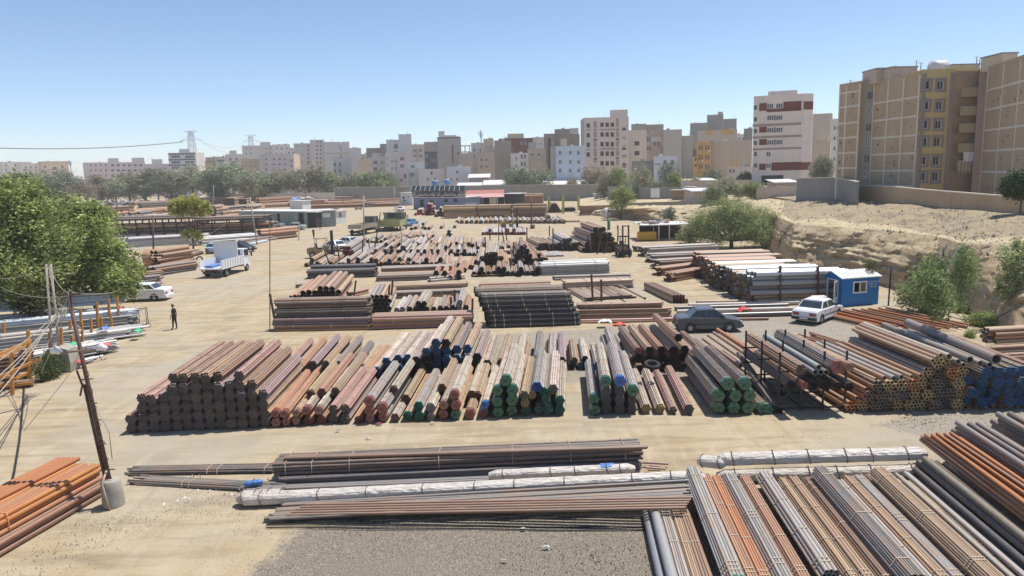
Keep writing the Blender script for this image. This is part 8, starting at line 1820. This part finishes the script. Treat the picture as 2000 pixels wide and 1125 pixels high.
# pickup
def cab(mb,x0,x1,W,z0,z1,P_,sl=.25):mb.add([(x0,-W / 2,z0),(x1,-W / 2,z0),(x1,W / 2,z0),(x0,W / 2,z0),(x0,-W / 2 + .08,z1),(x1 - sl,-W / 2 + .08,z1),(x1 - sl,W / 2 - .08,z1),(x0,W / 2 - .08,z1)],[(3,2,1,0),(4,5,6,7),(0,1,5,4),(1,2,6,5),(2,3,7,6),(3,0,4,7)],P_)
def truck(pos,yaw,label,L=6,W=2.1,cabm='car_white',bedm=None,bedh=.55,bedz=1.0,cabh=2.2,ribs=True,tail=True,cabL=1.6,r=.4,name='parked_truck',cat='truck'):
    o=empty(name,pos,(0,0,yaw),label,cat); h=L / 2; bm=bedm or M['car_white']
    mb=MB(); cab(mb,h - cabL,h,W*.95,.55,cabh*.58 + .2,M[cabm],0); cab(mb,h - cabL,h - .02,W*.93,cabh*.58 + .2,cabh,M[cabm],.35); mb.build('cab',o)
    g=MB(); z0,z1=cabh*.58 + .25,cabh - .1
    for s_ in (-1,1):g.box((h - cabL + .2,s_*W*.455 - .02,z0),(h - .4,s_*W*.455 + .02,z1),M['carglass'])
    g.add([(h - .01,-W*.42,z0),(h - .01,W*.42,z0),(h - .3,W*.40,z1),(h - .3,-W*.40,z1)],[(0,1,2,3)],M['carglass']); g.box((h - cabL - .015,-W*.3,z0),(h - cabL + .01,W*.3,z1),M['carglass']); g.build('cab_window',o)
    mb=MB(); mb.box((-h,-.4,.55),(h - .2,.4,.8),M['blackiron']); mb.box((-h + .1,-W*.4,.45),(-h + .2,W*.4,.7),M['blackiron']); mb.build('chassis',o)
    mb=MB(); bx=h - cabL - .1; mb.box((-h,-W / 2,bedz - .12),(bx,W / 2,bedz),bm); fl=mb.build('bed_floor',o)
    for nm,lo,hi in (('side_board',(-h,-W / 2,bedz),(bx,-W / 2 + .06,bedz + bedh)),('side_board',(-h,W / 2 - .06,bedz),(bx,W / 2,bedz + bedh)),('tail_board',(-h,-W / 2 + .06,bedz),(-h + .06,W / 2 - .06,bedz + bedh)),('head_board',(bx - .06,-W / 2 + .06,bedz),(bx,W / 2 - .06,bedz + bedh))):
        if nm == 'tail_board' and not tail:continue
        mb=MB(); mb.box(lo,hi,bm); b=mb.build(nm,o)
        if ribs and nm == 'side_board':
            m2=MB(); k=9
            for i in range(k):x=lo[0] + (hi[0] - lo[0]) *(i + .5) / k; y=lo[1] - .03 if lo[1] < 0 else hi[1] + .03; m2.box((x - .05,y - .03,bedz + .02),(x + .05,y + .03,bedz + bedh - .02),bm)
            m2.build('rib',b)
    for s_ in (-1,1):
        l=MB(); l.box((-h - .03,s_*W*.38 - .14,.72),(-h + .02,s_*W*.38 + .14,.86),M['taillight']); l.build('tail_light',o)
        wheel(o,-h + 1.2,s_*(W / 2 - .17),r,.3,s_); wheel(o,h - .95,s_*(W / 2 - .15),r,.24,s_)
        l=MB(); l.bar((h - .2,s_*W*.47,cabh*.75),(h - .1,s_*(W*.47 + .22),cabh*.75),.04,M['blackiron']); l.box((h - .14,s_*(W*.47 + .2) - .08,cabh*.62),(h - .08,s_*(W*.47 + .2) + .08,cabh*.82),M['black_plastic']); l.build('mirror',o)
    return o
tp=at(421,541); tk=truck(tp + Vector((.3,2.5,0)),PI / 2 - .10,'white flatbed truck carrying a big white board, seen from behind',L=7.0,W=2.4,bedh=.85,cabh=2.5,tail=False)
mb=MB(); mb.box((-2.95,.1,1.05),(.5,.95,1.25),M['bluecloth']); tag(mb.build('blue_sheet',None,tk.location,tk.rotation_euler),'light blue sheet on the left side of the truck bed','sheet'); 
mb=MB(); mb.box((.3,-1.2,1.1),(.42,1.5,3.5),M['white']); tag(mb.build('white_board',None,tk.location,tk.rotation_euler),'big white board standing upright on the truck bed','board')
M['oldwhite'] =plain('rusty_cream_paint',(.40,.36,.29),.7,var=.5,scale=1.5,dirt=.6,dirtcol=(.2,.12,.07)); M['oldgreen'] =plain('faded_yellow_green_paint',(.36,.36,.13),.7,var=.5,scale=1.2,dirt=.5,dirtcol=(.25,.33,.28)); M['oldgrey'] =plain('rusty_grey_paint',(.25,.23,.21),.7,var=.5,scale=1.5,dirt=.6,dirtcol=(.2,.12,.07))
truck(at(710,458) + Vector((0,1,0)),1.35,'old cream lorry with rusty flatbed seen from behind',L=8,W=2.5,cabm='oldgrey',bedm=M['oldwhite'],bedh=.6,bedz=1.3,cabh=3.0,r=.5); truck(at(762,452) + Vector((0,3,0)),1.5,'old lorry with a yellow green bed beside the cream one',L=7,W=4.4,cabm='oldgrey',bedm=M['oldgreen'],bedh=1.0,bedz=1.0,cabh=3.2,r=.5,ribs=False)
truck(at(1203,426),PI + .05,'silver pickup with a dark load before the brown stack',L=5.6,W=1.9,cabm='car_silver',bedm=M['oldgrey'],cabh=1.9,bedz=.8,r=.34,name='pickup_truck',cat='pickup',ribs=False); p=at(1215,424); mb=MB(); mb.box((0,0,.8),(1.6,1.4,2.2),M['black_plastic']); tag(mb.build('dark_load',None,p),'dark covered load on the silver pickup','load')
def forklift(pos,yaw,body,label,s=1.0,masth=3.4):
    o=empty('forklift',pos,(0,0,yaw),label,'forklift'); o.scale=(s,s,s); P_=M[body]
    mb=MB(); mb.prism([(-1.5,.45),(-1.6,.9),(-1.5,1.15),(-.7,1.2),(-.6,.95),(.3,.8),(.45,1.25),(.65,1.3),(.9,.7),(.9,.4),(-.2,.3)],-.55,.55,P_); mb.build('body',o)
    mb=MB(); mb.box((-1.62,-.5,.5),(-1.5,.5,1.1),P_); mb.build('counterweight',o)
    mb=MB(); mb.box((-.55,-.28,.95),(0,.28,1.1),M['black_plastic']); mb.bar((-.58,0,1.0),(-.72,0,1.6),.5,M['black_plastic'],.08); mb.build('seat',o)
    mb=MB(); mb.tube([(.35,0,1.2),(.2,0,1.5)],.03,M['black_plastic'],6); mb.tube([(.2 + .08*math.cos(t),.18*math.sin(t),1.52 + .1*math.cos(t)) for t in np.linspace(0,6.28,12)],.02,M['black_plastic'],5); mb.build('steering_wheel',o)
    mb=MB()
    for s_ in (-.45,.45):mb.tube([(-.75,s_,1.1),(-.7,s_,2.1),(.45,s_,2.15),(.72,s_,1.25)],.045,P_,6)
    for x in (-.7,-.3,.1,.45):mb.bar((x,-.45,2.13),(x,.45,2.13),.05,P_)
    mb.build('overhead_guard',o)
    mb=MB()
    for s_ in (-.32,.32):mb.box((1.0,s_ - .07,.1),(1.16,s_ + .07,masth),M['blackiron'])
    for z in (.4,1.2,2.2,masth - .12):mb.box((1.02,-.25,z),(1.12,.25,z + .1),M['blackiron'])
    mb.build('mast',o)
    mb=MB(); mb.box((1.17,-.5,.2),(1.24,.5,.75),M['blackiron']); mb.build('carriage',o)
    for s_ in (-.3,.3):mb=MB(); mb.box((1.24,s_ - .06,.18),(2.2,s_ + .06,.23),M['blackiron']); mb.build('fork',o)
    for s_ in (-1,1):wheel(o,-1.05,s_*.5,.36,.22,s_); wheel(o,.65,s_*.58,.42,.28,s_)
    return o
M['fl_tan'] =plain('dusty_tan_paint',(.30,.22,.12),.6,var=.4,dirt=.3); M['fl_yellow'] =plain('dirty_yellow_paint',(.42,.27,.05),.6,var=.4,dirt=.3); M['fl_dark'] =plain('dirty_dark_red_paint',(.10,.055,.045),.6,var=.4,dirt=.2)
forklift(at(631,503),.03,'fl_tan','dusty tan forklift facing the red tipped heap',1.15,3.0); forklift(at(997,447),.02,'fl_yellow','yellow forklift behind the red tipped bundles',1.15,3.3); forklift(at(1217,500),-PI / 2 + .1,'fl_dark','dark forklift with tall mast facing the camera',1.1,3.4)

# ================================================================ PEOPLE
def cloth_mat(n,c):return plain(n,c,.85,var=.25,scale=8)
M['skin'] =plain('skin',(.38,.22,.15),.6,var=.1); M['hair'] =plain('dark_hair',(.02,.016,.014),.7); M['blackcloth'] =cloth_mat('black_cotton',(.014,.014,.016)); M['greycloth'] =cloth_mat('dark_grey_cotton',(.05,.052,.06)); M['shoe'] =plain('dark_shoe',(.03,.028,.027),.6)
def person(pos,yaw,label,shirt='blackcloth',pants='blackcloth',hair='hair',stride=.08,detail=2,h=1.0):
    """one skinned figure facing +X; hair is a child"""
    V=[]; E=[]; R=[]
    def v(p,r):V.append(p); R.append(r); return len(V) - 1
    def ch(a,*ps):
        for p,r in ps:b=v(p,r); E.append((a,b)); a=b
        return a
    pel=v((0,0,.95),(.12,.15)); sp=ch(pel,((0.0,0,1.10),(.11,.135)),((.0,0,1.27),(.12,.155)),((-.01,0,1.40),(.09,.15))); nk=ch(sp,((.0,0,1.50),(.055,.055)),((.03,0,1.57),(.065,.06)),((.04,0,1.66),(.10,.082)),((.03,0,1.74),(.06,.055)))
    for s_ in (-1,1):
        f=stride*s_
        kn=ch(pel,((.0,.10*s_,.86),(.10,.095)),((f*.6,.10*s_,.50),(.068,.065)),((f,.11*s_,.10),(.045,.042)),((f + .02,.12*s_,.045),(.045,.05)),((f + .17,.13*s_,.035),(.035,.045)))
        ar=ch(sp,((-.01,.19*s_,1.39),(.062,.06)),((-.03 + f*.3,.235*s_,1.12),(.043,.042)),((.03 + f,.23*s_,.88),(.032,.03)),((.05 + f,.225*s_,.80),(.02,.035)))
        for k in range(4):ch(ar,((.035 + f + k*.018,.222*s_,.765),(.009,.010)),((.04 + f + k*.017,.215*s_,.72 + .008*abs(k - 1)),(.007,.008)))
        ch(ar,((.085 + f,.205*s_,.80),(.010,.010)),((.10 + f,.195*s_,.765),(.008,.008)))
    me=bpy.data.meshes.new('person'); me.from_pydata(V,E,[]); o=bpy.data.objects.new('person',me); COL.objects.link(o)
    md=o.modifiers.new('skin','SKIN'); md.use_smooth_shade=True
    for i,r in enumerate(R):me.skin_vertices[0].data[i].radius=r
    me.skin_vertices[0].data[0].use_root=True
    sb=o.modifiers.new('sub','SUBSURF'); sb.levels=sb.render_levels=1
    bpy.context.view_layer.update(); dg=bpy.context.evaluated_depsgraph_get(); m2=bpy.data.meshes.new_from_object(o.evaluated_get(dg)); o.modifiers.clear(); o.data=m2
    for mm in (shirt,pants,'skin','shoe'):m2.materials.append(M[mm])
    for p in m2.polygons:
        c=p.center; p.material_index=3 if c.z < .085 else 1 if c.z < .97 and abs(c.y) < .19 else 2 if (c.z > 1.49 or (abs(c.y) > .18 and c.z < 1.2)) else 0
        p.use_smooth=True
    o.location=pos; o.rotation_euler=(0,0,yaw); o.scale=(h,h,h); tag(o,label,'person')
    mb=MB(); rows=7; n=12; vs=[]
    for a in range(rows):
        t=a / (rows - 1) *1.75
        for k in range(n):q=2*PI*k / n; vs.append((.025 + .112*math.sin(t) *math.cos(q) - .012,.094*math.sin(t) *math.sin(q),1.69 + .105*math.cos(t) - (.03 if math.cos(q) < 0 else -.02*math.sin(t))))
    mb.add(vs,[(a*n + k,(a + 1) *n + k,(a + 1) *n + (k + 1) % n,a*n + (k + 1) % n) for a in range(rows - 1) for k in range(n)],M[hair],True); mb.build('hair',o)
    mb=MB(); mb.tube([(.125,0,1.665),(.155,0,1.635),(.13,0,1.625)],[.008,.014,.010],M['skin'],5); mb.build('nose',o)
    for s_ in (-1,1):mb=MB(); mb.tube([(.122,s_*.032,1.672),(.132,s_*.032,1.672)],.011,M['hair'],6); mb.build('eye',o); mb=MB(); mb.tube([(.03,s_*.082,1.63),(.035,s_*.092,1.67)],.016,M['skin'],5); mb.build('ear',o)
    return o
person(at(342,643),PI - .1,'person in black clothes standing alone on the dirt road facing left',h=1.0)
person(at(613,466),1.2,'person in dark clothes with a pale cap walking behind the forklift','greycloth','greycloth','white'); person(at(626,449),-1.2,'person in dark clothes standing with legs apart by the office corner',stride=.16); person(at(612,444),-1.6,'left one of two people in the shaded office porch','greycloth'); person(at(617,443),-1.2,'right one of two people in the shaded office porch','greycloth','blackcloth')
# ================================================================ POLES, WIRES, PYLONS
def tubeobj(name,pts,r,mat,label,cat,n=5):
    p0=Vector(pts[0]); mb=MB(); mb.tube([Vector(p) - p0 for p in pts],r,M[mat],n); return tag(mb.build(name,None,p0),label,cat)
for i,(x,yb,yt,r,ln,m_) in enumerate(((527,642,436,.035,0,'rebar'),(300,505,421,.12,-2,'rebar'),(207,470,395,.1,0,'rebar'),(231,465,392,.1,-3,'rebar'),(416,405,362,.12,1,'concrete'),(502,478,385,.1,-14,'concrete'),(711,488,382,.09,-1,'concrete'),(770,412,366,.1,0,'concrete'),(596,400,368,.12,0,'rebar'),(1038,445,384,.14,0,'rebar'),(974,470,400,.07,0,'rebar'),(785,500,440,.06,-1,'concrete'),(731,490,415,.08,12,'rebar'),(1683,520,453,.06,3,'concrete'),(1735,597,517,.06,6,'blackiron'),(1836,605,485,.07,7,'blackiron'),(1966,620,520,.08,8,'blackiron'),(670,405,375,.1,0,'rebar'),(583,470,440,.08,2,'concrete'))):
    p=at(x,yb); q=dp(x + ln,yt,p.y); o=tubeobj('pole',[p,q],r,m_,'%s thin pole, counted in order round the yard from the road' % ORD[i],'pole')
    o['label'] =['thin grey pole standing at the tall crosswise pile by the road','dark pole behind the heap before the truck','left of two dark poles over the far left stacks','right of two dark poles over the far left stacks','pale pole above the dark purple stack','grey pole leaning left over the black rack','tall thin pole before the old cream lorry','pale pole right of the dark blue truck body','dark pole in the far row before the thin pale tree','rusty pole right of the yellow forklift','thin rod left of the yellow forklift','thin grey rod in the long black tipped row','leaning dark pole beside the cream lorry','grey pole standing on the face of the bank','black post right of the blue cabin','tall black post before the bank shrubs','dark post beside the pale tree','short dark post in the far brown row','grey rod by the pale green saloon'][i]
# wire post and cable fan at the left
wp=at(104,722); o=empty('wire_post',wp,(0,0,0),'grey lattice wire post carrying a tangle of cables at the left','post')
top=dp(90,516,wp.y) - wp
for i,(dx,dx2) in enumerate(((0,0),(.35,.25))):mb=MB(); mb.tube([(dx,dx*.5,0),top + Vector((dx2,0,0))],.06,M['concrete'],6); mb.build('leg',o)
for k in range(8):mb=MB(); a=top*(k / 8); b=top*((k + 1) / 8); mb.bar(a,b + Vector((.3,.1,0)),.03,M['concrete']); mb.build('brace',o)
hub=dp(108,540,wp.y); R_=random.Random(6)
def sag(a,b,s_,n=14):a,b=Vector(a),Vector(b); return [a.lerp(b,k / (n - 1)) - Vector((0,0,s_*4*(k / (n - 1)) *(1 - k / (n - 1)))) for k in range(n)]
for i,(x0,y0,Y0,x1,y1,Y1,s_) in enumerate(((112,612,36,-40,765,20,.2),(108,612,36,-30,800,19,.2),(112,612,36,-60,745,22,.1),(118,608,36,0,745,26,.1),(125,600,36,60,735,33,.1),(130,605,36,80,728,35,.1),(133,578,32,0,560,45,.3),(95,518,38,-20,543,50,.3),(95,520,38,160,525,60,.4),(140,571,31,270,535,80,.8),(133,575,31,110,612,36,.2),(95,520,38,135,573,31,.3),(270,535,80,501,392,120,.6),(95,522,38,112,612,36,.05))):
    tubeobj('cable',sag(dp(x0,y0,Y0),dp(x1,y1,Y1),s_),.022 if i < 6 else .016,'concrete' if i != 9 else 'strap','%s grey cable of the tangle at the left wire post, counted from the lowest' % ORD[i],'cable',4)['group'] ='cables of the left wire post'
mb=MB()
for k in range(40):a=dp(R_.uniform(104,125),R_.uniform(585,625),36 + R_.uniform(-.3,.3)); b=a + Vector((R_.uniform(-.5,.5),R_.uniform(-.3,.3),R_.uniform(-.5,.5))); mb.bar(a - wp,b - wp,.022,M['concrete'])
mb.build('cable_tangle',o)
tubeobj('cable',[at(40,738,.02),at(47,760,.02),at(44,800,.02),at(38,860,.02),at(28,920,.02),at(18,965,.02)],.045,'black_plastic','dark tube laid as a wire shadow on the ground at the left edge','cable')  # black tube drawn in place of an overhead wire's cast shadow
tubeobj('cable',[at(1735,560,1.3),at(1800,600,.8),at(1880,625,.3),at(1940,625,.6),at(1985,600,1.6)],.03,'black_plastic','sagging black cable strung between the posts at the foot of the bank','cable')
def pylon(px,ytop,yarm,ybase,Y,w1,w2,label):
    c=dp(px,ytop,Y); o=empty('pylon',(c.x,Y,0),(0,0,0),label,'pylon'); zt_=c.z; za=dp(px,yarm,Y).z; ww=.9
    hw=lambda z:ww*1.5 + (zt_ - z) *.07
    for sx in (-1,1):
        for sy in (-1,1):mb=MB(); mb.bar((sx*hw(0),sy*hw(0),0),(sx*hw(zt_),sy*hw(zt_),zt_),.35,M['rim']); mb.build('leg',o)
    z=0; mb=MB()
    while z < zt_ - 2:
        z2=min(zt_,z + hw(z) *1.9)
        for sx in (-1,1):mb.bar((sx*hw(z),-hw(z),z),(-sx*hw(z2),-hw(z2),z2),.2,M['rim']); mb.bar((sx*hw(z),hw(z),z),(-sx*hw(z2),hw(z2),z2),.2,M['rim']); mb.bar((sx*hw(z),-hw(z),z),(sx*hw(z2),hw(z2),z2),.2,M['rim'])
        z=z2
    mb.build('lattice',o)
    for (z,w_,dz) in ((zt_,w1,-3.0),(za,w2,3.5)):
        W_=w_*Y / F / 2
        for s_ in (-1,1):mb=MB(); mb.bar((0,0,z),(s_*W_,0,z - (0 if dz < 0 else 2)),.3,M['rim']); mb.bar((0,0,z + dz),(s_*W_,0,z - (0 if dz < 0 else 2)),.25,M['rim']); mb.build('cross_arm',o)
    return o
pylon(372,256,271,300,620,27,42,'large lattice pylon behind the white banded block'); pylon(489,264,273,290,800,22,28,'smaller lattice pylon above the tall light grey block')
for i,(a,b,s_) in enumerate(((dp(-60,287,500),dp(357,277,620),3),(dp(395,276,620),dp(478,276,800),6),(dp(-60,318,600),dp(300,310,700),2),(dp(398,279,620),dp(480,278,800),9))):tubeobj('power_line',sag(a,b,s_,20),.3 if i == 0 else .14,'rebar' if i == 0 else 'rim',['thick power line running to the large pylon from the left','upper power line between the two pylons','faint lower power line above the low blocks','lower power line between the two pylons'][i],'power line')
for i,(px,yt,yb,Y) in enumerate(((939,251,300,380),(665,276,308,355),(136,310,345,500))):
    c=dp(px,yt,Y); mb=MB(); z0=dp(px,yb,Y).z; mb.tube([(0,0,z0),(0,0,c.z)],.3,M['rim'],5)
    for k in range(4):mb.box((-1.2 + k*.6,-.3,c.z - 3.5 - (k % 2)),(-.9 + k*.6,.1,c.z - 1 - (k % 2)),M['rim'])
    o=mb.build('phone_mast',None,(c.x,Y,0)); tag(o,['phone mast with panel antennas in the middle of the skyline','phone mast before the blank grey gable wall','thin mast at the gap of open sky'][i],'mast')
# tyres, litter
for i,(px,py,z,r,tilt) in enumerate(((1273,716,1.18,.40,.25),(388,497,0,.45,1.2),(390,507,0,.45,1.3),(434,497,0,.45,.1))):
    mb=MB(); n=20; k2=8; vs=[((r - .1 + .1*math.cos(b)) *math.cos(a),(r - .1 + .1*math.cos(b)) *math.sin(a),.1*math.sin(b) + .1) for a in np.linspace(0,2*PI,n + 1)[:-1] for b in np.linspace(0,2*PI,k2 + 1)[:-1]]
    mb.add(vs,[(a*k2 + b,((a + 1) % n) *k2 + b,((a + 1) % n) *k2 + (b + 1) % k2,a*k2 + (b + 1) % k2) for a in range(n) for b in range(k2)],M['rubber'],True); o=mb.build('old_tyre',None,at(px,py,z),(tilt,0,.2)); tag(o,['old tyre lying on the small bundles behind the gap','upper tyre standing by the pipe heap','lower tyre standing by the pipe heap','tyre lying beside the truck board'][i],'tyre')
for i,(px,py,s_) in enumerate(((740,829,.1),(845,826,.08),(660,842,.08),(1022,1035,.05),(1066,1070,.07),(720,857,.08),(985,1096,.06))):
    cloth(px,py,.02,s_*2,s_,M['litter'] if i else M['pinkcloth'],'%s scrap of plastic litter on the ground, counted from the red ended group' % ORD[i],i + 40,'litter','plastic_scrap')
# ================================================================ AIR
mb=MB(); mb.box((-4700,-600,-3),(4700,6300,75),M['white']); me=mb.mesh('haze'); me.materials.clear()
hz_=bpy.data.materials.new('haze_air'); hz_.use_nodes=True; t_=hz_.node_tree; t_.nodes.clear()
out=t_.nodes.new('ShaderNodeOutputMaterial'); pv=t_.nodes.new('ShaderNodeVolumePrincipled'); pv.inputs['Color'].default_value=(.93,.93,.94,1); pv.inputs['Density'].default_value=.00032; pv.inputs['Anisotropy'].default_value=.25
t_.links.new(pv.outputs[0],out.inputs['Volume']); me.materials.append(hz_); hz=link('haze',me); hz['kind'] ='stuff'
